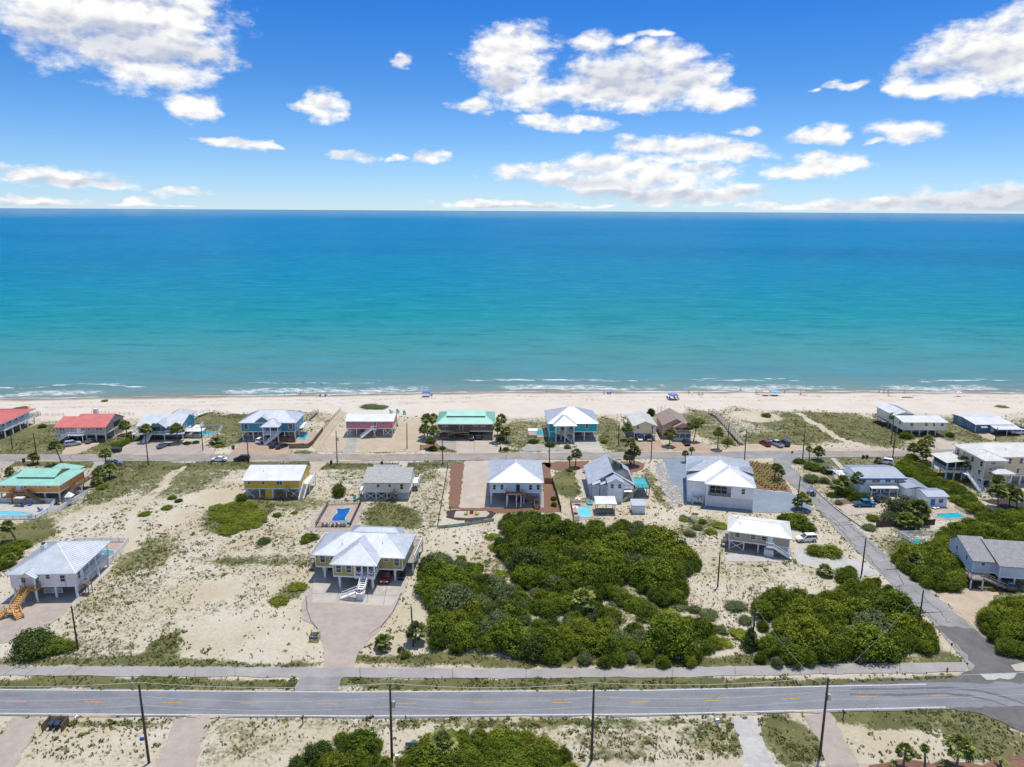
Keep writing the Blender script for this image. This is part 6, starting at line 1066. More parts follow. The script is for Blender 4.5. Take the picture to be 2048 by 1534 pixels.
def pinnate(seed, n=26):
    r = np.random.default_rng(seed); Q, T = [], []
    for k in range(n):
        a = r.uniform(0, 2 * PI); el = r.uniform(.1, 1.25); tt = np.clip(r.normal(.4, .15), 0, 1); pr = None
        for i in range(8):
            s = i / 7; x = math.cos(el) * s * 1.2; z = math.sin(el) * s * 1.2 - .75 * s * s; c = np.array([math.cos(a) * x, math.sin(a) * x, z]); sd = np.array([-math.sin(a), math.cos(a), -.35]) * .17 * (1 - .7 * s)
            if pr is not None: Q.append([pr[0], pr[0] + pr[1], c + sd * 1.0, c]); Q.append([pr[0], c, c - sd * np.array([1, 1, -1]), pr[0] - pr[1] * np.array([1, 1, -1])]); T += [tt, tt]
            pr = (c, sd)
    return leafmesh('fronds', np.array(Q), np.array(T), PALML)
PIN = [pinnate(5)]
PT = []
for s_ in range(3):
    mb = MB(); r_ = random.Random(s_); mb.tube([(0, 0, -.02), (.0, 0, .3), (0, 0, .7), (0, 0, 1)], [1.25, .95, .9, 1.05], 8); o_ = mb.build('trunk', PTRUNK); PT.append(o_.data); bpy.data.objects.remove(o_)
def palm(base, top, rpx, label, group=None, pin=False, name='sabal_palm'):
    "base and crown centre in photo pixels, crown radius in photo pixels"
    x, y = G(*base); b = Vector((x, y, max(0, gz(x, y)))); d = ray(*top); t = math.hypot(x, y) / math.hypot(d.x, d.y); c = Vector((d.x * t, d.y * t, CAMH + d.z * t)); c.z = max(c.z, b.z + .5)
    r = rpx * t / FPX * 1.2; o = thing(name, label, 'palm', b, 0, group); ax = c - b; tr = link('trunk', random.choice(PT), o); tr.rotation_mode = 'QUATERNION'; tr.rotation_quaternion = Vector((0, 0, 1)).rotation_difference(ax.normalized()); tr.scale = (.17, .17, ax.length)
    f_ = link('fronds', random.choice(PIN if pin else PCR), o, ax); f_.scale = (r, r, r * .92); f_.rotation_euler = (0, 0, random.uniform(0, 6)); return o
PALMS = [((124.6,928),(109,892),12,'leaning palm beside the beach road left of the drive'), ((212,931),(210,907),12,'full headed palm by the drive entrance at the beach road'), ((66,929),(66,915),11,'short palm in front of the dark pole by the orange house'), ((198,965),(197,946),13,'low palm at the drive right of the orange house'), ((219,956),(219,937),13,'palm beside the low one right of the orange house'), ((192,972),(193,963),11,'small palm at the foot of the pair by the orange house'), ((19,951),(19,942),9,'short palm behind the orange house roof'),
 ((291,884),(291,858),12,'tall palm at the left of the teal deck house stair'), ((309,880),(309,855),9,'slim palm in front of the teal deck house gable'), ((356,886),(353,859),14,'broad palm at the right front of the teal deck house'), ((254,869),(250,851),12,'palm between red roof cottage and teal deck house'), ((262,878),(262,871),9,'short palm below the palm by the red roof cottage'), ((33,1080),(14,1053),14,'leaning palm at the left edge above the blush white house'), ((18,1130),(18,1118),13,'short palm in the bushes at the left edge'),
 ((868,896),(867,862),13,'palm in front of the left corner of the green roofed house'), ((855,872),(854,838),12,'tall palm left of the green roofed house'), ((848,880),(850,858),12,'palm standing left of the tall one by the green roofed house'), ((862,860),(866,838),12,'palm behind the left side of the green roofed house'), ((994,884),(995,855),12,'palm at the right corner of the green roofed house'), ((1002,870),(1003,838),11,'tall palm right of the green roofed house'), ((1012,884),(1014,862),11,'palm left of the turquoise house pool'),
 ((1140,938),(1139,917),6,'slim small palm in the red mulch bed'), ((1150.5,934),(1152.6,907),11,'taller palm in the red mulch bed'), ((1262,931),(1262,886),12,'tallest palm of the clump in the round mulch bed'), ((1268,930),(1269,902),13,'middle palm of the clump in the round mulch bed'), ((1260,931),(1258,912),12,'lowest palm of the clump in the round mulch bed'),
 ((1255.5,880),(1254.5,856),11,'palm at the left of the cream gable house'), ((1339,892),(1340,868),13,'bushy palm in front of the rose gable house'), ((1376,880),(1377,853),9,'palm at the right corner of the rose gable house'), ((1387,882),(1394,850),10,'leaning palm right of the rose gable house'), ((1435.5,898),(1437,864),11,'tall palm beside the boardwalk'), ((1371,924),(1371,907),7,'palm at the left rear of the louvred white house'), ((1382,912),(1383.5,899),6,'small palm behind the roof of the louvred white house'),
 ((1549,959),(1552,934),9,'left palm of the pair in the planted corner bed'), ((1556,964),(1559,938),9,'right palm of the pair in the planted corner bed'), ((1561,958),(1566,946),5,'little palm beside the pair in the corner bed'), ((1618.6,925),(1618.6,898),7,'slim palm by the pole at the street corner'), ((1635,920),(1638,903),12,'leaning palm right of the street corner pole'), ((1603,1020),(1605,1002),18,'wide palm beside the pole at the grey gravel drive'),
 ((1828,920),(1828,896),12,'palm by the beach road left of the beige house'), ((1846,926),(1846,896),12,'tall palm in the group left of the beige house'), ((1853,924),(1852,908),11,'lower palm in the group left of the beige house'), ((1858,890),(1858,880),11,'short palm by the drive of the ivory stilt house'), ((1919,958),(1926,924),14,'tall palm in front of the beige house wall'), ((1717,982),(1716,957),14,'palm in front of the blue trimmed house roof'), ((1686,985),(1686,962),13,'palm at the left of the blue trimmed house'), ((1674,990),(1673,971),13,'palm nearest the side street by the blue trimmed house'), ((1996,1016),(1996,984),18,'tall palm at the beige house garden front'), ((1998,990),(1998,961),13,'palm behind the garden front by the beige house porch'), ((2019,1012),(2019,980),15,'palm at the right garden bed of the beige house'), ((2034,1020),(2034,992),16,'palm at the right picture edge below the beige house'),
 ((1838,1046),(1838,1017),21,'big palm leaning over the annex pool'), ((1812,1056),(1812,1040),17,'short palm by the dark timber fence'), ((1830,1060),(1828,1046),16,'short palm right of the timber fence palm'), ((1757,926),(1757,921),8,'stub palm on the grass by the white parked car'), ((1783,858),(1787,833),9,'palm at the left rear of the ivory stilt house'),
 ((1806,1536),(1811,1503),17,'left palm at the bottom right mulch bed'), ((1850,1536),(1850,1496),9,'slim pale trunked palm at the bottom right'), ((1912,1536),(1922,1492),26,'large palm at the bottom right mulch bed'), ((885,1515),(885,1488),29,'fan palm rising from the bushes at the bottom edge'), ((767,1297),(767,1283),17,'round low palm right of the shell drive'), ((830,1285),(832,1262),20,'palm at the foot of the lamp pole by the thicket'), ((1167,1232),(1167,1198),23,'fan palm rising from the thicket along the bike path'), ((1650,1150),(1650,1142),15,'short palmetto beside the white gravel drive'), ((1828,1136),(1828,1120),18,'fan palm in the hedge mass by the grey edge house')]
for i, (b_, t_, r_, lab) in enumerate(PALMS): palm(b_, t_, r_, lab, 'sabal palms of the street')
palm((432,888),(432,880),17,'wide feather palm beside the teal deck house pool', None, True, 'feather_palm'); palm((1788,1538),(1788,1526),10,'low feather palm at the bottom mulch bed left', None, True, 'feather_palm'); palm((1893,1538),(1893,1527),12,'low feather palm at the bottom mulch bed middle', None, True, 'feather_palm'); palm((2005,1535),(2005,1524),14,'low feather palm at the bottom mulch bed right', None, True, 'feather_palm')
# clumping grasses in the corner mulch bed: rows one can count
gq = []; r = np.random.default_rng(3)
cl_mesh = None
def grass_clump(seed, n=26, hgt=.8, mt=GRASSM):
    r = np.random.default_rng(seed); Q = []
    for k in range(n):
        a = r.uniform(0, 2 * PI); ln = r.uniform(.6, 1) * hgt; b = np.array([math.cos(a), math.sin(a), 0]); s = np.array([-b[1], b[0], 0]) * .06; m = b * .22 * ln + np.array([0, 0, .75 * ln]); t = b * .62 * ln + np.array([0, 0, .8 * ln])
        Q.append([s, -s, m - s * .7, m + s * .7]); Q.append([m + s * .7, m - s * .7, t, t])
    return leafmesh('blades', np.array(Q), r.uniform(.4, 1, len(Q)), mt)
CLM = mat('clump_grass_blade', (.21, .22, .055), .8, kind='leaf', col2=(.44, .40, .13), spec=.1); GCL = [grass_clump(1, 40, .8, CLM), grass_clump(2, 40, .8, CLM)]
bed = pts(*zoom('D', (1250, 655), (1330, 660), (1420, 675), (1500, 770), (1570, 872), (1450, 860), (1300, 848))); bx = np.array(bed); k = 0
for yy in np.arange(bx[:, 1].min(), bx[:, 1].max(), 1.35):
    for xx in np.arange(bx[:, 0].min() - 2, bx[:, 0].max(), 1.25):
        x_ = xx + (yy - bx[0, 1]) * -.25
        if inpoly(np.array([x_]), np.array([yy]), bed)[0]:
            o = link('grass_clump', GCL[k % 2], None, (x_ + random.uniform(-.15, .15), yy, 0)); tag(o, 'yellow green clump of grass in the planted corner mulch bed', 'grass clump', 'grass clumps in the corner mulch bed'); o.rotation_euler = (0, 0, random.uniform(0, 6)); s_ = random.uniform(1.15, 1.6); o.scale = (s_, s_, s_); k += 1
# ---- ground cover scattered where the survey shows growth
def blocked(x, y, pad=0):
    r = np.zeros(x.shape, bool)
    for pl in EXCL:
        a = np.array(pl); bb = (x > a[:, 0].min()) & (x < a[:, 0].max()) & (y > a[:, 1].min()) & (y < a[:, 1].max())
        if bb.any():
            idx = np.where(bb)[0]; r[idx] |= inpoly(x[idx], y[idx], pl)
    return r
def bil(A, x, y):
    i = np.clip(np.searchsorted(gx, x) - 1, 0, len(gx) - 2); j = np.clip(np.searchsorted(gy, y) - 1, 0, len(gy) - 2); a = (x - gx[i]) / (gx[i+1] - gx[i]); b = (y - gy[j]) / (gy[j+1] - gy[j])
    return (A[j, i]*(1-a) + A[j, i+1]*a)*(1-b) + (A[j+1, i]*(1-a) + A[j+1, i+1]*a)*b
def scatter(n, seed, fn):
    r = np.random.default_rng(seed); y = np.sqrt(r.uniform(84 ** 2, 275 ** 2, n)) if False else r.uniform(84, 272, n); x = r.uniform(-1, 1, n) * (y * .76 + 12); p = fn(bil(veg, x, y), x, y); k = r.random(n) < p; x, y = x[k], y[k]; k = ~blocked(x, y); x, y = x[k], y[k]
    return x, y, bil(HZ, x, y), r
def clump_noise(x, y, s, seed): return vnoise(x, y, s, seed)
x, y, z, r = scatter(190000, 11, lambda v, x, y: np.clip((v - .12) * .75, 0, .7) * np.clip((clump_noise(x, y, 7, 21) * .5 + clump_noise(x, y, 2, 23) * .5 - .38) * 4.0, 0.04, 1)); n = len(x)
B = 5; cen = np.repeat(np.stack([x, y, z], 1), B, 0); a = r.uniform(0, 2 * PI, n * B); ln = np.repeat(r.uniform(.22, .5, n), B) * r.uniform(.6, 1.1, n * B); b = np.stack([np.cos(a), np.sin(a), 0 * a], 1); s = np.stack([-b[:, 1], b[:, 0], 0 * a], 1) * .075; e = np.array([0, 0, 1.0])
tip = cen + b * (ln * .7)[:, None] + e * (ln * .7)[:, None]; mid = cen + b * (ln * .25)[:, None] + e * (ln * .6)[:, None]
o = link('dune_grass', leafmesh('dune_grass', np.stack([cen + s * .5, cen - s * .5, mid - s, tip], 1), np.repeat(np.clip(r.normal(.5, .25, n), 0, 1), B), GRASSM), kind='stuff'); tag(o, 'sparse dune grass tufts growing over the sandy lots', 'grass'); print('grass', n)
x, y, z, r = scatter(110000, 12, lambda v, x, y: np.clip((v - .10) * .6, 0, .55) * np.clip((clump_noise(x, y, 8, 31) * .6 + clump_noise(x, y, 2.2, 33) * .4 - .42) * 4.0, 0.03, 1)); n = len(x); B = 16
R_ = r.uniform(.16, .5, n) * np.where(r.random(n) < .12, 1.7, 1); cen = np.repeat(np.stack([x, y, z + .02], 1), B, 0); d = r.normal(size=(n * B, 3)); d[:, 2] = np.abs(d[:, 2]); d /= np.linalg.norm(d, axis=1, keepdims=True); p = cen + d * np.repeat(R_, B)[:, None] * r.uniform(.5, 1.05, (n * B, 1)) * np.array([1, 1, .6])
o = link('dune_weeds', leafmesh('dune_weeds', leaves(p, d + np.array([0, 0, .5]), np.repeat(R_, B) * r.uniform(.22, .42, n * B), r, .7), np.clip(np.repeat(r.normal(.45, .3, n), B) + r.normal(0, .12, n * B), 0, 1), WEEDM), kind='stuff'); tag(o, 'small green weeds and creeping plants dotting the sand', 'weeds'); print('weeds', n)

# ------------------------------------------------------------------ utility poles and wires
TOPS = {}
def pole(key, base, top, label, w=.16, arm=True, trafo=False, lamp=False, name='utility_pole'):
    x, y = G(*base); z0 = max(0, gz(x, y)); d = ray(*top); t = math.hypot(x, y) / math.hypot(d.x, d.y); h_ = CAMH + d.z * t - z0; k = d.x * t - x
    o = thing(name, label, 'utility pole', (x, y, z0)); lean = Vector((max(-.35, min(.35, k)), 0, h_))
    MB().tube([(0, 0, -.4), lean * .5, lean], [w, w * .85, w * .66], 9).build('shaft', POLEW, o)
    if arm:
        MB().cyl(lean, lean + Vector((0, 0, .35)), .045, .03, 6).build('insulator', STEEL, o)
        a = lean * .84; MB().bar(a + Vector((.1, 0, 0)), a + Vector((.55, 0, .12)), .07).build('bracket', STEEL, o); a = lean * .74; MB().bar(a + Vector((.1, 0, 0)), a + Vector((.5, 0, .1)), .06).build('bracket', STEEL, o)
    if trafo: a = lean * .76; MB().cyl(a + Vector((.42, 0, -.45)), a + Vector((.42, 0, .45)), .24, .24, 10).build('transformer', STEEL, o)
    if lamp: a = lean * .98; MB().bar(a, a + Vector((-.5, -.3, .1)), .07).build('lamp_arm', STEEL, o); MB().box(-.75, -.3, -.45, -.2, lean.z * .98 - .02, lean.z * .98 + .18).build('lamp_head', STEEL, o)
    TOPS[key] = Vector((x, y, z0)) + lean; return o
for k, a in enumerate([((298,1525),(278,1368),'tall dark highway pole, leftmost of the four at the bottom',1), ((784,1526),(780,1370),'tall dark highway pole, second from left at the bottom, with grey transformer',2), ((1183,1522),(1188,1369),'tall dark highway pole, third from left at the bottom',1), ((1640,1510),(1656,1356),'tall dark highway pole, rightmost at the bottom, with grey transformer',2)]):
    pole(f'h{k}', a[0], a[1], a[2], .2, True, a[3] == 2)
for k, (b_, t_, lab) in enumerate([((25,897),(20,858),'thin pole on the grass left of the red roof cottage'), ((75.5,927),(67,866),'pole behind the short palm by the orange house'), ((297,930),(290.6,869),'pole on the verge in front of the teal deck house'), ((406,900.6),(402,850),'pole across the road right of the grey parked car'), ((498,926.5),(493,872),'pole behind the black van on the beach road'), ((674.6,930),(672,862),'pole at the drive between the yellow and cream houses'), ((814,897),(813.7,846),'lone pole on the sand right of the pink house'), ((885.6,930),(884,865.5),'pole in front of the green roofed house drive'), ((1099,928),(1099,874),'pole in front of the turquoise house'), ((1237,891),(1238.5,844),'pole left of the cream gable house'), ((1302,921.5),(1305,858),'pole right of the palm clump in the round mulch bed'), ((1455,893.5),(1458,845),'pole beside the foot of the boardwalk'), ((1489,919),(1493,860),'pole left of the side street mouth'), ((1605,920),(1610,858),'pole right of the side street mouth'), ((1782,887),(1787,841),'thin pole left of the ivory stilt house'), ((1785,920),(1791,859),'pole on the verge below the ivory stilt house'), ((1991,879.5),(1994.6,855),'pole in front of the low blue house')]):
    pole(f'b{k}', b_, t_, lab, .17, True, k in (2, 5, 10, 13))
for k, (b_, t_, lab, lp) in enumerate([((156,1299),(143,1212),'brown pole beside the spreading tree at the lower left',0), ((827,1294),(822,1213),'lamp pole at the left edge of the bike path thicket',1), ((1435,1177),(1440,1104),'lone pole on the sand left below the taupe house',0), ((1504,1292),(1511,1213),'pole at the left end of the side street thicket',0), ((1723,1148),(1732,1074),'pole on the left side of the side street by the taupe house drive',0), ((1835,1270),(1846,1180),'pole inside the thicket at the side street bend',0), ((1593,1021),(1601,952),'pole beside the wide palm at the gravel drive',0)]):
    pole(f's{k}', b_, t_, lab, .17, k in (0, 3, 5), False, bool(lp))
WIRE = mat('aluminium_wire', (.55, .56, .58), .4, .1, metal=.3)
def wire(a, b, sag, label, r=.011, group='overhead wires'):
    a, b = Vector(a), Vector(b); n = 16; P_ = [a.lerp(b, i / n) - Vector((0, 0, sag * 4 * (i / n) * (1 - i / n))) for i in range(n + 1)]; o = MB().tube([p - a for p in P_], r, 5).build('power_line', WIRE, None, a); tag(o, label, 'power line', group)
hp = [TOPS[f'h{k}'] for k in range(4)]; hp = [hp[0] + (hp[0] - hp[1])] + hp + [hp[3] + Vector((52, 4, 0))]
for i in range(5):
    for dz, nm in ((.3, 'upper'), (-1.9, 'middle'), (-3.3, 'lower')):
        wire(hp[i] + Vector((0 if dz > 0 else .5, 0, dz)), hp[i + 1] + Vector((0 if dz > 0 else .5, 0, dz)), .75, f'{nm} wire of the highway line, ' + ('left of the first pole', 'between first and second poles', 'between second and third poles', 'between third and fourth poles', 'right of the fourth pole')[i], .03 if dz > 0 else .024)
row = [f'b{k}' for k in (1, 2, 4, 5, 7, 8, 10, 12, 13, 15)]
for i, (a, b) in enumerate(zip(row, row[1:])): wire(TOPS[a] + Vector((0, 0, .3)), TOPS[b] + Vector((0, 0, .3)), .8, f'wire along the beach road, span {["one","two","three","four","five","six","seven","eight","nine"][i]} from the left', .016)
wire(TOPS['s3'], TOPS['h3'] + Vector((0, 0, -2)), .8, 'service wire from the thicket pole down to the rightmost highway pole'); wire(TOPS['s5'], TOPS['h3'] + Vector((0, 0, -1)), .8, 'service wire from the side street bend to the rightmost highway pole'); wire(TOPS['s4'], TOPS['s5'], .7, 'wire between the two side street poles'); wire(TOPS['s6'], TOPS['s4'], .7, 'wire from the gravel drive pole to the next side street pole'); wire(TOPS['h0'] + Vector((0, 0, -1)), TOPS['s0'], .9, 'service wire from the leftmost highway pole to the brown pole'); wire(TOPS['h1'] + Vector((0, 0, -1)), TOPS['s1'], .9, 'service wire from the second highway pole to the lamp pole')

# ------------------------------------------------------------------ fences, walks, pools
def fence(label, P_, style, name='fence', cat='fence', px=True, h_=None):
    w = [Vector((*G(*p), 0)) for p in P_] if px else [Vector((*p, 0)) for p in P_]
    for q in w: q.z = max(0, gz(q.x, q.y)) if style in ('sand', 'rail', 'silt') else 0
    hh, ps, mt, pw = {'white': (1.15, 1.9, WHITE, .12), 'black': (1.25, 1.8, BLACKM, .06), 'wood': (1.6, 2.2, WOODB, .12), 'grey': (1.25, 1.8, WOODG, .1), 'rail': (1.0, 2.6, WOODG, .13), 'sand': (1.2, 2.4, WOODG, .1), 'silt': (.8, 2.4, WOODB, .06), 'dark': (1.5, 2.2, mat('dark_timber', lin(84, 72, 62), .85, .3, 3), .12)}[style]; hh = h_ or hh
    o = thing(name, label, cat, w[0]); rl, pk = MB(), MB()
    for a, b in zip(w, w[1:]):
        a, b = a - w[0], b - w[0]; ln = (b - a).length; n = max(1, round(ln / ps)); up = Vector((0, 0, hh))
        for i in range(n + 1): shared(('fpost', hh, pw), 'post', lambda mb: mb.box(-pw/2, pw/2, -pw/2, pw/2, 0, hh * 1.04), mt, o, a.lerp(b, i / n))
        if style not in ('silt', 'sand'): rl.bar(a + up * .92, b + up * .92, .07, .07); rl.bar(a + up * .15, b + up * .15, .06, .07)
        if style == 'rail': rl.bar(a + up * .5, b + up * .5, .06, .08)
        sp = {'white': .16, 'black': .2, 'wood': .17, 'grey': .18, 'sand': .5, 'dark': .17}.get(style)
        if sp:
            k = int(ln / sp); wd = {'white': .07, 'black': .025, 'wood': .15, 'grey': .09, 'sand': .06, 'dark': .15}[style]
            for i in range(k + 1):
                p = a.lerp(b, i / max(k, 1)); v = random.uniform(.94, 1.02) if style in ('wood', 'sand', 'dark') else 1; pk.bar(p, p + up * v, wd, .03, (b - a).normalized().cross(Vector((0, 0, 1))))
        if style == 'silt': rl.slab([a, b, b + up, a + up], .02, (0, 1, 0))
    if rl.v: rl.build('rails' if style != 'silt' else 'mesh_panel', mt if style != 'silt' else mat('silt_mesh', lin(150, 176, 164), .8), o)
    if pk.v: pk.build('pickets', mt, o, kind='stuff')
    return o
def pool(label, poly, mt, deckz=.012, name='swimming_pool'):
    w = pts(*poly) if isinstance(poly[0][0], (int, float)) else poly; o = thing(name, label, 'pool', (*w[0], 0)); loc = [(x - w[0][0], y - w[0][1]) for x, y in w]; EXCL.append(w)
    if len(loc) > 6:   # smooth freeform outline
        q = [Vector(p) for p in loc]; loc = []
        for i in range(len(q)):
            a, b, c, d = q[i - 1], q[i], q[(i + 1) % len(q)], q[(i + 2) % len(q)]
            for t in (0, .33, .66): loc.append(tuple(.5 * ((2 * b) + (c - a) * t + (2*a - 5*b + 4*c - d) * t * t + (3*b - a - 3*c + d) * t ** 3)))
    MB().slab([(x, y, .05) for x, y in loc], .05).build('water', mt, o); mb = MB()
    for a, b in zip(loc, loc[1:] + loc[:1]): mb.bar((*a, .05), (*b, .05), .34, .1)
    mb.build('coping', CONC, o); return o
Zm = zoom
fence('white picket fence round the orange house pool deck', Zm('A', (-200, 1095), (285, 1095), (375, 1040), (437, 965), (-60, 962)), 'white'); fence('white fence along the orange house patio', Zm('A', (440, 1042), (690, 900), (572, 897)), 'white')
pool('pale freeform pool on the white deck of the orange house', Zm('A', (-60, 1052), (20, 1036), (130, 1034), (215, 1046), (250, 1060), (180, 1073), (20, 1080), (-60, 1078)), POOLC, .012)
fence('white fence round the teal deck house pool', Zm('A', (1545, 380), (1752, 375), (1715, 425), (1640, 452), (1450, 448)), 'white'); pool('turquoise pool beside the teal deck house', Zm('A', (1590, 402), (1705, 404), (1670, 430), (1560, 428)), POOLW)
o = thing('pergola', 'flat white pergola by the teal deck house pool', 'pergola', (*G(*Zm('A', (1445, 458))[0]), 0)); MB().box(0, 6.2, 0, 3.6, 2.3, 2.45).build('roof', WHITE2, o)
for i in (.1, 3, 6): 
    for j in (.1, 3.4): shared('pgp', 'post', lambda mb: mb.box(-.07, .07, -.07, .07, 0, 2.3), WOODB, o, (i, j, 0))
pool('turquoise pool beside the teal stilt house', Zm('B', (800, 420), (862, 418), (828, 468), (772, 464)), POOLW); fence('brown board fence round the teal stilt house pool', Zm('B', (708, 500), (710, 537), (850, 537), (885, 512), (968, 402)), 'wood'); fence('brown board fence before the teal stilt house ground floor', Zm('B', (632, 492), (750, 490)), 'wood'); fence('weathered picket fence along the sand lane left of the pink house', Zm('B', (968, 395), (1020, 335), (1105, 240)), 'sand')
fence('black metal fence round the blue freeform pool', Zm('B', (1010, 985), (1265, 975), (1180, 1158), (910, 1158), (1010, 985)), 'black'); pool('deep blue freeform pool with tan paver deck', Zm('B', (1070, 1018), (1088, 1012), (1130, 1014), (1155, 1008), (1184, 1010), (1180, 1032), (1165, 1058), (1148, 1082), (1142, 1108), (1100, 1112), (1048, 1114), (1032, 1102), (1052, 1068), (1078, 1046)), POOLB)
fence('thin black wire fence left of the pale blue house lot', Zm('C', (300, 680), (258, 920), (215, 1172)), 'black', h_=1.1); fence('silt mesh fence with dark posts below the sand play area', Zm('C', (222, 1170), (350, 1158), (480, 1140), (660, 1112)), 'silt', 'silt_fence'); fence('brown fence along the right mulch strip of the pale blue house', Zm('C', (1118, 800), (1150, 900), (1188, 1035)), 'dark'); fence('short timber gate fence beside the pale blue house', Zm('C', (1058, 812), (1122, 816)), 'wood')
fence('grey picket fence round the solar house pool', Zm('C', (1440, 960), (1262, 962), (1290, 1112), (1330, 1108)), 'grey'); pool('pale pool with bathers behind the pool pavilion', Zm('C', (1312, 1000), (1412, 994), (1434, 1076), (1330, 1084)), POOLC)
pool('turquoise pool beside the turquoise house', Zm('C', (952, 392), (1038, 390), (1048, 432), (1006, 432), (990, 412)), POOLW); o = thing('shade_pavilion', 'flat white shade pavilion by the turquoise house pool', 'shade roof', (*G(*Zm('C', (930, 448))[0]), 0)); MB().box(0, 3.2, 0, 2.4, 2.1, 2.25).build('roof', WHITE, o)
for i in (.1, 3.1):
    for j in (.1, 2.3): shared('pgq', 'post', lambda mb: mb.box(-.06, .06, -.06, .06, 0, 2.1), WHITE, o, (i, j, 0))
pool('long turquoise pool beside the white annex', Zm('E', (1345, 1052), (1525, 1043), (1590, 1082), (1450, 1094), (1360, 1076)), POOLW); fence('dark metal fence on the right of the annex pool', Zm('E', (1500, 1005), (1600, 1060), (1700, 1090)), 'black'); fence('dark timber fence below the palms by the annex pool', Zm('E', (880, 1158), (1100, 1150), (1340, 1138)), 'dark')
fence('white picket fence round the small side street pool', Zm('E', (1175, 1292), (1058, 1222), (1390, 1218)), 'white'); pool('small turquoise pool in the hedge by the side street', Zm('E', (1140, 1252), (1285, 1246), (1265, 1284), (1170, 1290)), POOLW); pool('pool at the right edge below the beige house', Zm('E', (1970, 930), (2100, 930), (2100, 965), (1990, 962)), POOLW)
fence('white fence round the pool behind the blush white house', Zm('F', (600, 175), (1010, 172), (890, 318), (850, 350)), 'white'); pool('round turquoise pool behind the blush white house', Zm('F', (785, 258), (800, 242), (840, 236), (885, 240), (902, 254), (880, 268), (830, 272), (795, 268)), POOLW)
fence('low timber rail fence on the verge right of the short palm', Zm('A', (535, 698), (610, 694), (680, 690)), 'rail'); fence('two rail fence beside the beach road drive', Zm('A', (930, 680), (985, 682), (1050, 684), (1100, 686)), 'rail'); fence('long low rail fence on the verge by the cream stilt cottage', Zm('B', (1100, 668), (1290, 670), (1480, 668)), 'rail', h_=.8); fence('low rail fence on the verge left of the pale blue house', Zm('C', (0, 668), (150, 668), (295, 666)), 'rail', h_=.8)
for i, (a, b) in enumerate([((50, 832), (92, 832)), ((95, 832), (128, 832)), ((184, 828), (212, 828)), ((218, 829), (250, 830)), ((250, 830), (268, 831))]): fence(f'weathered sand fence at the beach edge, {["first","second","third","fourth","fifth"][i]} from the left', (a, b), 'sand', 'sand_fence')
fence('sand fence on the dune behind the teal deck house', ((425, 836), (455, 832), (490, 834)), 'sand', 'sand_fence'); fence('leaning sand fence posts behind the rose gable house', ((1314, 824), (1330, 822)), 'sand', 'sand_fence', h_=2.2)
fence('black silt fence on the sand below the louvred white house', Zm('D', (725, 1080), (780, 1105), (825, 1138)), 'silt', 'silt_fence')
def walk(label, P_, wd, z, mt=WOODG, rails=True):
    w = [Vector((*G(*p), z)) for p in P_]; o = thing('boardwalk', label, 'boardwalk', (w[0].x, w[0].y, 0)); k = 0
    w = [p - Vector((w[0].x, w[0].y, 0)) for p in w]; w0 = w
    pl, rl = MB(), MB()
    for a, b in zip(w, w[1:]):
        d = (b - a).normalized(); s = Vector((-d.y, d.x, 0)) * wd / 2; n = int((b - a).length / .3)
        for i in range(n): p = a.lerp(b, (i + .5) / n); pl.bar(p - s, p + s, .26, .05)
        for q in (-1, 1):
            if rails: rl.bar(a + s * q + Vector((0, 0, 1)), b + s * q + Vector((0, 0, 1)), .08, .1); rl.bar(a + s * q + Vector((0, 0, .5)), b + s * q + Vector((0, 0, .5)), .06, .08)
            m_ = max(1, int((b - a).length / 2.4))
            for i in range(m_ + 1): p = a.lerp(b, i / m_) + s * q; rl.bar((p.x, p.y, -.1), (p.x, p.y, z + (1.05 if rails else 0)), .11)
    pl.build('planks', mt, o, kind='stuff'); rl.build('railing', mt, o)
walk('long grey wooden boardwalk over the dunes to the beach', Zm('D', (1195, 512), (1090, 395), (1005, 300), (945, 262)), 1.7, .8); walk('wooden dune walk behind the teal stilt house', Zm('B', (850, 322), (920, 262)), 1.3, .7); walk('pale dune walk behind the teal deck house', Zm('A', (1490, 345), (1540, 300), (1640, 262)), 1.2, .9, WHITE2); walk('grey dune walk right of the far left red roof house', Zm('A', (195, 312), (310, 278)), 1.2, .6)
mb = MB(); w = [Vector((*G(*p), .12)) for p in Zm('E', (365, 832), (470, 930), (560, 1010), (660, 1085), (780, 1168))]
for a, b in zip(w, w[1:]): mb.bar(a - w[0], b - w[0], .25, .28)
tag(mb.build('timber_edging', WOODG, None, w[0]), 'weathered timber edging along the right side of the side street', 'edging')

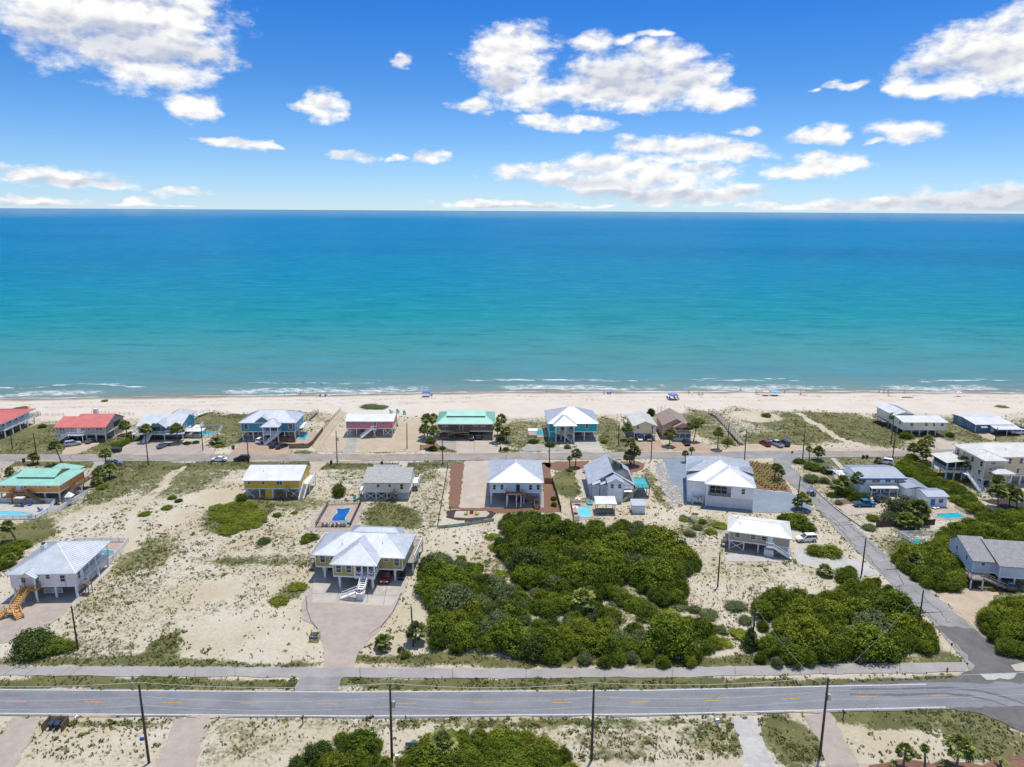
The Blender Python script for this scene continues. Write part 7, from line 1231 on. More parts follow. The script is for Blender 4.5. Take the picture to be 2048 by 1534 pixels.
# ------------------------------------------------------------------ vehicles
TYRE = mat('tyre_rubber', (.015, .015, .016), .85); RIM = mat('alloy_rim', (.4, .41, .42), .35, metal=.8); LAMPW = mat('headlamp_glass', (.7, .72, .75), .15); LAMPR = mat('tail_lamp', (.35, .02, .02), .25)
def cpaint(n, rgb): return mat('car_paint_' + n, lin(*rgb), .3, .03, .5, coat=.8)
PW, PB, PS, PG, PR, PT_, PD = cpaint('white', (238, 238, 240)), cpaint('black', (24, 26, 32)), cpaint('silver', (176, 182, 190)), cpaint('grey', (96, 104, 116)), cpaint('red', (128, 20, 26)), cpaint('teal_blue', (24, 108, 150)), cpaint('navy', (34, 44, 66))
CARS = {'sedan': (4.75, 1.86, [(-2.37,.45,.86,.78),(-2.2,.3,.98,.88),(-1.3,.24,.98,.92),(.9,.24,.94,.93),(1.9,.26,.82,.9),(2.3,.32,.68,.8),(2.37,.42,.58,.7)], [(-1.85,.96,.96,.75),(-1.05,.97,1.40,.60),(.1,.97,1.44,.62),(1.25,.93,.94,.78)]),
 'suv': (4.8, 1.95, [(-2.4,.5,1.0,.86),(-2.3,.34,1.08,.94),(-1.2,.3,1.08,.97),(1.0,.3,1.06,.97),(2.0,.32,1.0,.94),(2.32,.4,.86,.86),(2.4,.5,.72,.78)], [(-2.3,1.06,1.1,.82),(-2.0,1.06,1.72,.68),(.2,1.06,1.76,.70),(1.2,1.04,1.06,.84)]),
 'pickup': (5.7, 2.0, [(-2.85,.55,1.08,.9),(-2.75,.42,1.1,.97),(-1.2,.38,1.1,.99),(1.2,.38,1.12,.99),(2.4,.4,1.1,.96),(2.78,.46,.95,.9),(2.85,.55,.8,.84)], [(-.75,1.1,1.12,.86),(-.6,1.1,1.82,.72),(.75,1.1,1.84,.73),(1.55,1.1,1.12,.86)])}
def ring(x, zb, zt, hw): zm = zb + (zt - zb) * .45; return [(x, -hw * .9, zb), (x, -hw, zm), (x, -hw * .93, zt), (x, 0, zt + .03), (x, hw * .93, zt), (x, hw, zm), (x, hw * .9, zb)]
def loft(mb, rings):
    n = len(rings[0]); vs = [p for r in rings for p in r]; fs = [(i*n + k, i*n + (k+1) % n, (i+1)*n + (k+1) % n, (i+1)*n + k) for i in range(len(rings) - 1) for k in range(n)]
    mb.add(vs, fs + [tuple(range(n)), tuple(range((len(rings) - 1) * n, len(rings) * n))])
def car(kind, paintm, px, head, label, on=0.0, group=None, name=None):
    x, y = G(*px); Ln, Wd, body, cab = CARS[kind]; hw = Wd / 2
    o = thing(name or {'sedan': 'parked_car', 'suv': 'parked_suv', 'pickup': 'pickup_truck'}[kind], label, {'pickup': 'truck'}.get(kind, 'car'), (x, y, max(on, gz(x, y))), math.radians(head), group)
    b = shared(('cb', kind), 'body', lambda mb: loft(mb, [ring(q[0], q[1], q[2], q[3] * hw) for q in body]), paintm, o)
    def cabm(mb):
        loft(mb, [[(q[0], -q[3] * hw, q[1] - .02), (q[0], -q[3] * hw * (1 if q[2] - q[1] < .2 else .96), q[2]), (q[0], q[3] * hw * (1 if q[2] - q[1] < .2 else .96), q[2]), (q[0], q[3] * hw, q[1] - .02)] for q in cab])
    shared(('cc', kind), 'windows', cabm, GLASS, o)
    c1, c2 = cab[1], cab[2]
    def roofm(mb):
        mb.slab([(c1[0] - .05, -c1[3] * hw * .98, c1[2] + .05), (c2[0] + .05, -c2[3] * hw * .98, c2[2] + .05), (c2[0] + .05, c2[3] * hw * .98, c2[2] + .05), (c1[0] - .05, c1[3] * hw * .98, c1[2] + .05)], .09)
        for s_ in (-1, 1):
            mb.bar((cab[0][0], s_ * cab[0][3] * hw, cab[0][1]), (c1[0], s_ * c1[3] * hw, c1[2]), .1); mb.bar((cab[3][0], s_ * cab[3][3] * hw, cab[3][1]), (c2[0], s_ * c2[3] * hw, c2[2]), .09); xm = (c1[0] + c2[0]) / 2; mb.bar((xm, s_ * .83 * hw, cab[1][1]), (xm, s_ * c1[3] * hw, c1[2]), .09)
    shared(('cr', kind), 'roof', roofm, paintm, o)
    rw = .34 if kind == 'sedan' else .39
    for sx in (-1, 1):
        for sy in (-1, 1):
            wl = shared(('wh', rw), 'wheel', lambda mb: mb.cyl((0, -.11, 0), (0, .11, 0), rw, rw, 14), TYRE, o, (sx * Ln * .31, sy * (hw - .1), rw)); shared(('rm', rw), 'rim', lambda mb: mb.cyl((0, -.125, 0), (0, .125, 0), rw * .6, rw * .6, 10), RIM, wl)
    zf = body[-2][2] - .12; zr = body[1][2] - .16
    for sy in (-1, 1):
        shared('hl', 'headlight', lambda mb: mb.box(-.06, .06, -.18, .18, -.07, .07), LAMPW, o, (body[-2][0] + .02, sy * hw * .62, zf)); shared('tl', 'tail_light', lambda mb: mb.box(-.05, .05, -.1, .1, -.14, .14), LAMPR, o, (body[1][0] - .06, sy * hw * .76, zr))
    if kind == 'pickup': shared('bed', 'cargo_bed', lambda mb: mb.box(-2.7, -.85, -.72, .72, 1.06, 1.16), mat('bed_liner', (.03, .03, .032), .8), o)
    return o
car('sedan', PW, (438, 922), 181, 'white hatchback with dark roof parked along the beach road'); car('suv', PB, (484, 921), 181, 'black van parked along the beach road'); car('suv', PS, (146, 891), 35, 'silver SUV on the drive of the red roof cottage'); car('sedan', PB, (164, 884), 85, 'dark car under the middle of the red roof cottage'); car('sedan', PG, (183, 884), 85, 'grey car under the right side of the red roof cottage'); car('suv', PB, (141, 884), 85, 'dark SUV under the stair side of the red roof cottage'); car('sedan', PG, (327, 894), 70, 'grey car nosed up to the teal deck house'); car('suv', PW, (523, 884), 78, 'white SUV at the teal stilt house stilts'); car('sedan', PD, (564, 895), 60, 'dark blue car at the fence of the teal stilt house'); car('sedan', PB, (549, 893), 80, 'small black car left of the dark blue car')
car('pickup', PT_, (1728, 1012), 2, 'teal blue pickup truck on the side street drive'); car('suv', PD, (1764, 1002), 20, 'dark SUV at the porch of the blue trimmed house'); car('suv', PW, (1612, 1082), 186, 'white SUV beside the taupe house'); car('suv', PR, (1530, 890), 105, 'dark red SUV at the beach access'); car('pickup', PS, (1552.5, 891), 110, 'silver pickup between the red and dark vehicles at the beach access'); car('suv', PB, (1569, 890), 95, 'dark jeep rightmost at the beach access'); car('suv', PD, (1372, 888), 92, 'dark SUV in front of the rose gable house'); car('sedan', PW, (1279, 879), 268, 'white car in the left carport bay of the cream gable house'); car('sedan', PG, (1297, 879), 268, 'grey car in the right carport bay of the cream gable house'); car('suv', PW, (2034, 868), 176, 'white SUV beside the low blue house carport'); car('sedan', PT_, (2036, 860), 176, 'blue car behind the white SUV by the low blue house'); car('suv', PW, (1769, 927), 150, 'white car half hidden by the hedge at the beach road'); car('pickup', PW, (1182, 942), 40, 'white pickup behind the solar house'); car('sedan', PD, (1240, 936), 120, 'dark blue car at the round mulch bed'); car('pickup', PR, (774, 1157), 268, 'red truck parked under the olive house', .02); car('suv', PD, (2012, 1174), 80, 'dark car under the grey edge house'); car('suv', PG, (228, 931), 20, 'dark covered vehicle at the mouth of the drive by the low palms'); car('sedan', PB, (944, 878), 88, 'dark car under the green roofed house'); car('suv', PD, (958, 876), 88, 'dark SUV deep under the green roofed house')
def golf_cart(px, head, pm, label):
    x, y = G(*px); o = thing('golf_cart', label, 'golf cart', (x, y, .02), math.radians(head)); loft_ = MB(); loft(loft_, [ring(-1.2, .3, .75, .5), ring(-.9, .22, .85, .6), ring(-.2, .22, .5, .6), ring(.6, .22, .5, .6), ring(1.0, .24, .8, .56), ring(1.25, .3, .6, .45)]); loft_.build('body', pm, o)
    MB().slab([(-1.1, -.62, 1.85), (.95, -.62, 1.9), (.95, .62, 1.9), (-1.1, .62, 1.85)], .07).build('roof', pm, o); MB().box(-.55, .05, -.52, .52, .5, .85).box(-.62, -.5, -.52, .52, .8, 1.25).build('seat', CHAR, o); mb = MB()
    for sy in (-1, 1): mb.bar((-1.0, sy * .55, .8), (-1.0, sy * .57, 1.8), .05); mb.bar((.9, sy * .52, .75), (.7, sy * .57, 1.85), .05)
    mb.build('roof_posts', BLACKM, o)
    for sx in (-.85, .85):
        for sy in (-.52, .52): wl = shared('gw', 'wheel', lambda mb: mb.cyl((0, -.09, 0), (0, .09, 0), .24, .24, 12), TYRE, o, (sx, sy, .24)); shared('gr', 'rim', lambda mb: mb.cyl((0, -.1, 0), (0, .1, 0), .12, .12, 8), RIM, wl)
golf_cart((1622, 990), 128, PG, 'grey golf cart driving up the side street'); golf_cart((805, 1156), 265, PB, 'black golf cart under the right corner of the olive house')
x, y = G(829, 1122); o = thing('small_boat', 'small white boat on blocks at the right side of the olive house', 'boat', (x, y, .5), math.radians(80)); mb = MB(); loft(mb, [ring(-2, .1, .7, .7), ring(-.5, 0, .75, .8), ring(1, .1, .85, .65), ring(2.2, .55, 1.0, .12)]); mb.build('hull', PW, o); MB().box(-1.5, .8, -.5, .5, .72, .8).build('cockpit', PG, o); MB().box(-1.2, -.9, -.6, .6, -.5, .15).box(.6, .9, -.6, .6, -.5, .15).build('blocks', WOODB, o)

# ------------------------------------------------------------------ bins, boxes, signs
def bin_(px, label, mt=BINB, rz=0, loc=None):
    x, y = loc or G(*px); o = thing('wheeled_bin', label, 'bin', (x, y, 0.01), rz); shared('bb', 'body', lambda mb: mb.add([(-.26,-.3,.1),(.26,-.3,.1),(.26,.25,.1),(-.26,.25,.1),(-.33,-.38,1.0),(.33,-.38,1.0),(.33,.36,1.0),(-.33,.36,1.0)], [(3,2,1,0),(4,5,6,7),(0,1,5,4),(1,2,6,5),(2,3,7,6),(3,0,4,7)]), mt, o); shared('bl', 'lid', lambda mb: mb.slab([(-.36,-.42,1.04),(.36,-.42,1.04),(.36,.4,1.1),(-.36,.4,1.1)], .06), mt, o)
    for sx in (-.28, .28): shared('bw', 'wheel', lambda mb: mb.cyl((-.04, 0, 0), (.04, 0, 0), .12, .12, 8), TYRE, o, (sx, .27, .12))
for p, l in (((48, 924), 'navy bin on the verge left of the short palm'), ((467, 898), 'blue bin on the verge by the teal stilt house drive'), ((662.6, 928), 'navy bin at the yellow house drive'), ((764, 930), 'navy bin by the low rail fence'), ((1001, 901), 'dark bin right of the concrete drive'), ((1726, 917), 'left navy bin of the pair on the verge'), ((1733.5, 917), 'right navy bin of the pair on the verge'), ((1941, 1176), 'navy bin by the grey edge house stair')): bin_(p, l)
x, y = G(231, 905); o = thing('dumpster', 'dark metal dumpster at the teal deck house drive', 'dumpster', (x - 1.2, y, 0)); MB().add([(0,0,.1),(2.6,0,.1),(2.6,1.4,.1),(0,1.4,.1),(-.1,-.1,1.2),(2.7,-.1,1.2),(2.7,1.5,1.35),(-.1,1.5,1.35)], [(3,2,1,0),(0,1,5,4),(1,2,6,5),(2,3,7,6),(3,0,4,7)]).build('body', CHAR, o); MB().slab([(-.12,-.12,1.26),(2.72,-.12,1.26),(2.72,1.52,1.42),(-.12,1.52,1.42)], .06).build('lid', BLACKM, o)
def enclosure(px, wd, dp, h_, label, mt, boxed=False):
    x, y = G(*px); o = thing('bin_enclosure', label, 'enclosure', (x, y, 0)); n = int(h_ / .22)
    for k in range(n):
        z0, z1 = .08 + k * .22, .24 + k * .22
        MB().box(0, wd, dp, dp + .05, z0, z1).build('slat', mt, o); MB().box(0, .05, 0, dp, z0, z1).build('slat', mt, o); MB().box(wd - .05, wd, 0, dp, z0, z1).build('slat', mt, o)
        if boxed: MB().box(.05, wd - .05, -.03, .02, z0, z1).build('slat', mt, o)
    for a in ((0, 0), (wd - .1, 0), (0, dp - .05), (wd - .1, dp - .05)): shared(('ep', h_), 'post', lambda mb: mb.box(0, .1, 0, .1, 0, h_ + .1), mt, o, (a[0], a[1], 0))
    return x, y
ex, ey = enclosure((84, 1466), 2.9, 1.9, 1.4, 'three sided wooden bin enclosure beside the shell drive at bottom left', WOODB); bin_(None, 'left navy bin inside the wooden enclosure', loc=(ex + .95, ey + .9)); bin_(None, 'right navy bin inside the wooden enclosure', loc=(ex + 1.85, ey + .9))
ex, ey = enclosure((618, 1284), 1.7, 1.4, 1.2, 'yellow green painted bin box beside the shell drive', paint('lime_paint', (176, 172, 78)), True); bin_(None, 'navy bin inside the yellow green box', loc=(ex + 1.0, ey + .8)); x, y = ex, ey
tag(MB().box(.1, 1.6, -.06, -.03, .55, .95).build('painted_sign', BLUEP, None, (x, y, 0)), 'blue painted sign board on the yellow green bin box', 'sign')
def mailbox(px, label, mt=BLACKM):
    x, y = G(*px); o = thing('mailbox', label, 'mailbox', (x, y, 0)); MB().box(-.06, .06, -.06, .06, 0, 1.0).build('post', WOODB, o); MB().box(-.12, .12, -.3, .3, 1.0, 1.25).cyl((0, -.3, 1.25), (0, .3, 1.25), .12, .12, 10).build('box', mt, o); MB().box(.13, .16, -.1, .0, 1.2, 1.45).build('flag', REDP, o)
mailbox((154, 1448), 'white mailbox on the verge right of the wooden enclosure', WHITE); mailbox((606, 1448), 'dark mailbox on the verge in front of the left bushes'); mailbox((1686, 1437), 'dark mailbox right of the rightmost highway pole')
def signpost(px, h_, w_, hh, mt, label, name='road_sign', post=STEEL, shape='rect', tilt=0, text=None, tcol=WHITE):
    x, y = G(*px); o = thing(name, label, 'sign', (x, y, 0), tilt); MB().cyl((0, 0, -.1), (0, 0, h_), .035, .035, 8).build('post', post, o)
    mb = MB()
    if shape == 'oct': mb.slab([(math.cos(PI/8 + k*PI/4) * w_ / 2, -.05, h_ - w_/2 + math.sin(PI/8 + k*PI/4) * w_ / 2) for k in range(8)], .03, (0, 1, 0))
    else: mb.box(-w_/2, w_/2, -.06, -.03, h_ - hh, h_)
    pl = mb.build('sign_plate', mt, o)
    if text:
        cu = bpy.data.curves.new('lettering', 'FONT'); cu.body = text; cu.size = hh * .42; cu.align_x = 'CENTER'; cu.align_y = 'CENTER'; tmp = bpy.data.objects.new('t', cu); COL.objects.link(tmp); dg = bpy.context.evaluated_depsgraph_get(); me = bpy.data.meshes.new_from_object(tmp.evaluated_get(dg)); bpy.data.objects.remove(tmp); me.materials.append(tcol)
        lt = link('lettering', me, pl, (0, -.075, h_ - (w_ if shape == 'oct' else hh) / 2)); lt.rotation_euler = (PI / 2, 0, 0)
    return o
signpost((1583, 917), 2.5, .85, .75, REDP, 'red octagonal stop sign at the beach road corner', 'stop_sign', shape='oct', text='STOP'); signpost((1496, 886), 2.2, 1.6, .5, TEAL, 'blue green sign board by the beach access', 'access_sign', WOODB); signpost((196, 1462), 1.5, .5, .9, STEEL, 'small grey sign on the sand beside the leftmost highway pole'); signpost((823, 1508), 2.0, 1.6, .6, paint('pale_blue_sign', (120, 150, 190)), 'pale blue sign board standing in the bottom bushes', 'yard_sign', WOODB); signpost((1900, 1308), 2.2, .3, .5, BLACKM, 'dark street sign post at the side street corner')
x, y = G(1894, 1343); o = thing('fire_hydrant', 'red hydrant on the verge by the bike path end', 'hydrant', (x, y, 0)); MB().cyl((0, 0, 0), (0, 0, .65), .13, .11, 10).cyl((0, 0, .65), (0, 0, .8), .12, .04, 10).build('barrel', REDP, o); MB().cyl((-.22, 0, .5), (.22, 0, .5), .06, .06, 8).build('outlets', REDP, o)
for p, c, l in (((1994, 1284), TEAL, 'pale green utility pedestal at the right of the side street'), ((2000, 1284), WHITE, 'white utility pedestal next to the green one'), ((1434, 1450), WHITE, 'white marker post on the verge by the white gravel drive'), ((794, 1523), WHITE, 'white meter box at the foot of the second highway pole')):
    x, y = G(*p); o = thing('utility_pedestal', l, 'utility box', (x, y, 0)); MB().box(-.2, .2, -.15, .15, 0, 1.0).build('cabinet', WHITE2 if c is WHITE else paint('pale_green_paint', (150, 190, 170)), o); MB().box(-.23, .23, -.18, .18, 1.0, 1.08).build('cap', c, o)
for p, l in (((285, 1481), 'blue jug lying on the sand by the leftmost highway pole'),):
    x, y = G(*p); o = thing('water_jug', l, 'jug', (x, y, gz(x, y))); MB().cyl((-.3, 0, .2), (.3, 0, .2), .2, .2, 10).build('barrel', BLUEP, o); MB().cyl((.3, 0, .2), (.45, 0, .2), .07, .06, 8).build('spout', WHITE, o)
# ---- garden furniture
def chair(px, rz, mt, label, group=None, z=0.015, s=1.0):
    x, y = G(*px); o = thing('deck_chair', label, 'chair', (x, y, max(z, gz(x, y))), math.radians(rz), group); o.scale = (s, s, s)
    shared('chs', 'seat', lambda mb: mb.slab([(-.32, -.35, .42), (.32, -.35, .42), (.32, .3, .32), (-.32, .3, .32)], .05), mt, o); shared('chb', 'backrest', lambda mb: mb.slab([(-.32, .27, .34), (.32, .27, .34), (.3, .6, 1.05), (-.3, .6, 1.05)], .05, (0, 1, 0)), mt, o)
    for sx in (-.33, .33):
        for sy in (-.33, .3): shared('chl', 'leg', lambda mb: mb.box(-.04, .04, -.04, .04, 0, .62), mt, o, (sx, sy, 0))
        shared('cha', 'armrest', lambda mb: mb.box(-.07, .07, -.4, .4, .6, .65), mt, o, (sx, 0, 0))
def lounger(px, rz, mt, label, group=None):
    x, y = G(*px); o = thing('sun_lounger', label, 'lounger', (x, y, max(.015, gz(x, y))), math.radians(rz), group); shared('lns', 'bed', lambda mb: mb.box(-.33, .33, -1.0, .35, .28, .36), mt, o); shared('lnb', 'backrest', lambda mb: mb.slab([(-.33, .35, .34), (.33, .35, .34), (.33, .9, .8), (-.33, .9, .8)], .06), mt, o)
    for sx in (-.28, .28):
        for sy in (-.9, .25): shared('lnl', 'leg', lambda mb: mb.box(-.03, .03, -.03, .03, 0, .28), mt, o, (sx, sy, 0))
for i, u in enumerate((972, 1000, 1045, 1080, 1110, 1140)): chair(Zm('B', (u, 1146))[0], 180 + i * 9 % 20, WHITE, f'white deck chair, {["first","second","third","fourth","fifth","sixth"][i]} from left along the black pool fence', 'chairs by the blue pool')
lounger(Zm('B', (1166, 1130))[0], 60, TEAL, 'teal lounger at the near corner of the blue pool'); chair(Zm('B', (1220, 952))[0], 20, TEAL, 'teal chair at the far corner of the black pool fence'); chair(Zm('C', (440, 1060))[0], -60, paint('lime_chair', (170, 170, 60)), 'left yellow chair in the sand play area', 'yellow chairs'); chair(Zm('C', (528, 1060))[0], 60, paint('lime_chair', (170, 170, 60)), 'right yellow chair in the sand play area', 'yellow chairs')
x, y = G(*Zm('C', (485, 1048))[0]); o = thing('fire_pit', 'small red brown fire pit in the sand play area', 'fire pit', (x, y, .015)); MB().cyl((0, 0, 0), (0, 0, .45), .5, .55, 14).build('bowl', REDP, o); MB().cyl((0, 0, .45), (0, 0, .5), .42, .42, 14).build('ash', DARKV, o)
lounger(Zm('C', (1400, 975))[0], 10, TEAL, 'left teal lounger by the solar house pool', 'teal loungers'); lounger(Zm('C', (1428, 975))[0], -8, TEAL, 'right teal lounger by the solar house pool', 'teal loungers'); lounger(Zm('E', (1322, 1008))[0], 30, WHITE, 'left white lounger by the annex pool', 'annex loungers'); lounger(Zm('E', (1345, 1004))[0], 34, WHITE, 'right white lounger by the annex pool', 'annex loungers')
for p, l in (((783, 826), 'leftmost teal chair on the sand behind the pink house'), ((796, 826), 'middle teal chair on the sand behind the pink house'), ((809, 829), 'rightmost teal chair on the sand behind the pink house')): chair(p, random.uniform(0, 90), TEAL, l, 'teal chairs on the sand', s=1.3)
for p, l in ((Zm('A', (185, 995))[0], 'left blue chair on the orange house pool deck'), (Zm('A', (240, 985))[0], 'right blue chair on the orange house pool deck'), (Zm('A', (320, 1030))[0], 'blue chair at the fence corner of the orange house pool'), (Zm('A', (235, 1085))[0], 'blue chair at the near fence of the orange house pool')): chair(p, random.uniform(0, 360), BLUEP, l, 'blue pool chairs')
o = CENTRE.w(8.3, 1.8); t = thing('outdoor_sofa', 'purple outdoor sofa under the pale blue house', 'sofa', (*o, .02)); PUR = paint('purple_cushion', (112, 52, 120)); MB().box(-1.1, 1.1, -.4, .4, .1, .45).build('seat', PUR, t); MB().box(-1.1, 1.1, .4, .6, .1, .9).build('backrest', PUR, t)
for s_ in (-1, 1): MB().box(s_ * 1.2 - .1, s_ * 1.2 + .1, -.4, .6, .1, .65).build('armrest', PUR, t)
for p, l in ((Zm('C', (1322, 978))[0], 'upper red and white parasol by the solar house pool'), (Zm('C', (1302, 1046))[0], 'lower red and white parasol by the solar house pool')):
    x, y = G(*p); o = thing('parasol', l, 'parasol', (x, y, 0.01)); MB().cyl((0, 0, 0), (0, 0, 1.9), .03, .03, 6).build('pole', WHITE, o)
    for k in range(8):
        a, b = k * PI / 4, (k + 1) * PI / 4; MB().add([(0, 0, 2.0), (math.cos(a) * .9, math.sin(a) * .9, 1.7), (math.cos(b) * .9, math.sin(b) * .9, 1.7)], [(0, 1, 2)]).build('canopy_panel', REDP if k % 2 else WHITE, o)

# ------------------------------------------------------------------ people and their things on the beach
SKIN = [mat('skin_a', lin(196, 146, 118), .6), mat('skin_b', lin(150, 102, 78), .6)]; HAIR = mat('dark_hair', (.03, .022, .016), .7)
def body_mesh(pose, name='body', only=None, grow=0.0):
    H_ = {'pelvis': (0, 0, .95), 'waist': (0, 0, 1.10), 'chest': (0, .01, 1.34), 'neck': (0, .0, 1.50), 'head': (0, -.02, 1.64), 'top': (0, -.01, 1.74)}
    for s, n in ((-1, 'l'), (1, 'r')): H_.update({'sh' + n: (s * .19, 0, 1.43), 'el' + n: (s * .26, .03, 1.14), 'wr' + n: (s * .27, -.06, .89), 'pa' + n: (s * .27, -.08, .81), 'hip' + n: (s * .10, 0, .90), 'kn' + n: (s * .11, -.02 - .05 * (s > 0), .49), 'an' + n: (s * .12, .02 + .04 * (s < 0), .09), 'to' + n: (s * .13, -.15, .03)})
    if pose == 'walk': H_.update(knl=(-.11, -.16, .50), anl=(-.11, .0, .10), tol=(-.11, -.16, .05), knr=(.11, .05, .49), anr=(.11, .28, .12), tor=(.12, .16, .03), ell=(-.25, .14, 1.17), wrl=(-.24, .1, .93), pal=(-.24, .09, .85), elr=(.25, -.12, 1.17), wrr=(.24, -.26, .98), par=(.24, -.31, .92))
    if pose in ('sit', 'lie'):
        dz = .72 if pose == 'sit' else .80
        for k in list(H_):
            x_, y_, z_ = H_[k]
            if k[:2] in ('kn', 'an', 'to'): continue
            H_[k] = (x_, y_ + (.0 if pose == 'sit' else 0), z_ - dz)
        s2 = {'kn': (-.42, .34), 'an': (-.78, .10), 'to': (-.86, .2)} if pose == 'sit' else {'kn': (-.45, .16), 'an': (-.87, .08), 'to': (-.92, .2)}
        for s, n in ((-1, 'l'), (1, 'r')):
            for k, (yy, zz) in s2.items(): H_[k + n] = (s * .12, yy, zz)
        if pose == 'lie':
            for k in list(H_):
                if k[:2] not in ('kn', 'an', 'to', 'hi') and k != 'pelvis': x_, y_, z_ = H_[k]; H_[k] = (x_, (z_ - .15) * .95, .14 + y_ * .3)
    R = {'pelvis': .135, 'waist': .12, 'chest': .15, 'neck': .058, 'head': .10, 'top': .075}
    for n in 'lr': R.update({'sh' + n: .07, 'el' + n: .043, 'wr' + n: .032, 'pa' + n: .036, 'hip' + n: .10, 'kn' + n: .062, 'an' + n: .042, 'to' + n: .038})
    E_ = [('pelvis', 'waist'), ('waist', 'chest'), ('chest', 'neck'), ('neck', 'head'), ('head', 'top')]
    for n in 'lr': E_ += [('chest', 'sh' + n), ('sh' + n, 'el' + n), ('el' + n, 'wr' + n), ('wr' + n, 'pa' + n), ('pelvis', 'hip' + n), ('hip' + n, 'kn' + n), ('kn' + n, 'an' + n), ('an' + n, 'to' + n)]
    if only: E_ = [e for e in E_ if e[0] in only and e[1] in only]
    ks = [k for k in H_ if any(k in e for e in E_)]; me = bpy.data.meshes.new(name); me.from_pydata([H_[k] for k in ks], [(ks.index(a), ks.index(b)) for a, b in E_], []); o = bpy.data.objects.new(name, me); COL.objects.link(o); md = o.modifiers.new('s', 'SKIN'); sb = o.modifiers.new('u', 'SUBSURF'); sb.levels = sb.render_levels = 1
    for i, k in enumerate(ks): me.skin_vertices[0].data[i].radius = (R[k] + grow, (R[k] + grow) * (.8 if k in ('pelvis', 'waist', 'chest') else 1)); me.skin_vertices[0].data[i].use_root = k == 'pelvis'
    dg = bpy.context.evaluated_depsgraph_get(); out = bpy.data.meshes.new_from_object(o.evaluated_get(dg)); bpy.data.objects.remove(o); out.materials.clear(); out.materials.append(None)
    if not only:   # fingers, nose and ears belong to the same body
        mb = MB()
        for s, n in ((-1, 'l'), (1, 'r')):
            c = Vector(H_['pa' + n]); dn = (c - Vector(H_['wr' + n])).normalized(); sd = Vector((0, 1, 0)) if abs(dn.y) < .8 else Vector((1, 0, 0))
            for j, ln in enumerate((.065, .08, .085, .075)): mb.cyl(c + sd * (.022 * (j - 1.5)), c + sd * (.026 * (j - 1.5)) + dn * ln, .010, .007, 5)
            mb.cyl(c - dn * .02 - sd * .03, c - sd * .065 + dn * .03, .011, .008, 5)
        hd = Vector(H_['head']); fw = Vector((0, -1, 0)) if pose != 'lie' else Vector((0, 0, 1)); mb.cyl(hd + fw * .09, hd + fw * .125, .018, .01, 5); mb.cyl(hd + Vector((-.115, 0, 0)), hd + Vector((-.09, 0, 0)), .025, .02, 6); mb.cyl(hd + Vector((.09, 0, 0)), hd + Vector((.115, 0, 0)), .02, .025, 6)
        bm = bmesh.new(); bm.from_mesh(out); t2 = bpy.data.meshes.new('t'); t2.from_pydata(mb.v, [], mb.f); bm.from_mesh(t2); bm.to_mesh(out); bm.free(); bpy.data.meshes.remove(t2)
    out.polygons.foreach_set('use_smooth', [True] * len(out.polygons)); return out, H_
POSES = {}
for ps in ('stand', 'walk', 'sit', 'lie'):
    b, hp_ = body_mesh(ps); sh, _ = body_mesh(ps, 'swimwear', ('pelvis', 'hipl', 'hipr', 'waist'), .014); tp, _ = body_mesh(ps, 'top', ('waist', 'chest', 'shl', 'shr'), .014); hr = MB(); c = Vector(hp_['top']); hr.cyl(c + Vector((0, .02, -.07)), c + Vector((0, .03, .045)), .112, .05, 9); ho = hr.build('hair', None); hm = ho.data; hm.materials.append(HAIR); bpy.data.objects.remove(ho); POSES[ps] = (b, sh, tp, hm)
def person(px, pose, rz, suit, label, top=None, group='beachgoers', skin=0, s=1.0, loc=None):
    x, y = loc or G(*px); z = gz(x, y) if y < shore_y(x) - 1 else SEA - .35; o = thing('person', label, 'person', (x, y, z), math.radians(rz), group); o.scale = (s,) * 3; b, sh, tp, hm = POSES[pose]
    def put(n, me, mt): q = link(n, me, o); q.material_slots[0].link = 'OBJECT'; q.material_slots[0].material = mt
    put('body', b, SKIN[skin]); put('swimwear', sh, suit)
    if top: put('top', tp, top)
    link('hair', hm, o)
CN, CR, CB, CW, CP, CK = paint('navy_cloth', (30, 36, 66)), paint('red_cloth', (180, 36, 50)), paint('blue_cloth', (44, 96, 190)), paint('white_cloth', (230, 230, 230)), paint('pink_cloth', (222, 110, 150)), paint('black_cloth', (26, 26, 30))
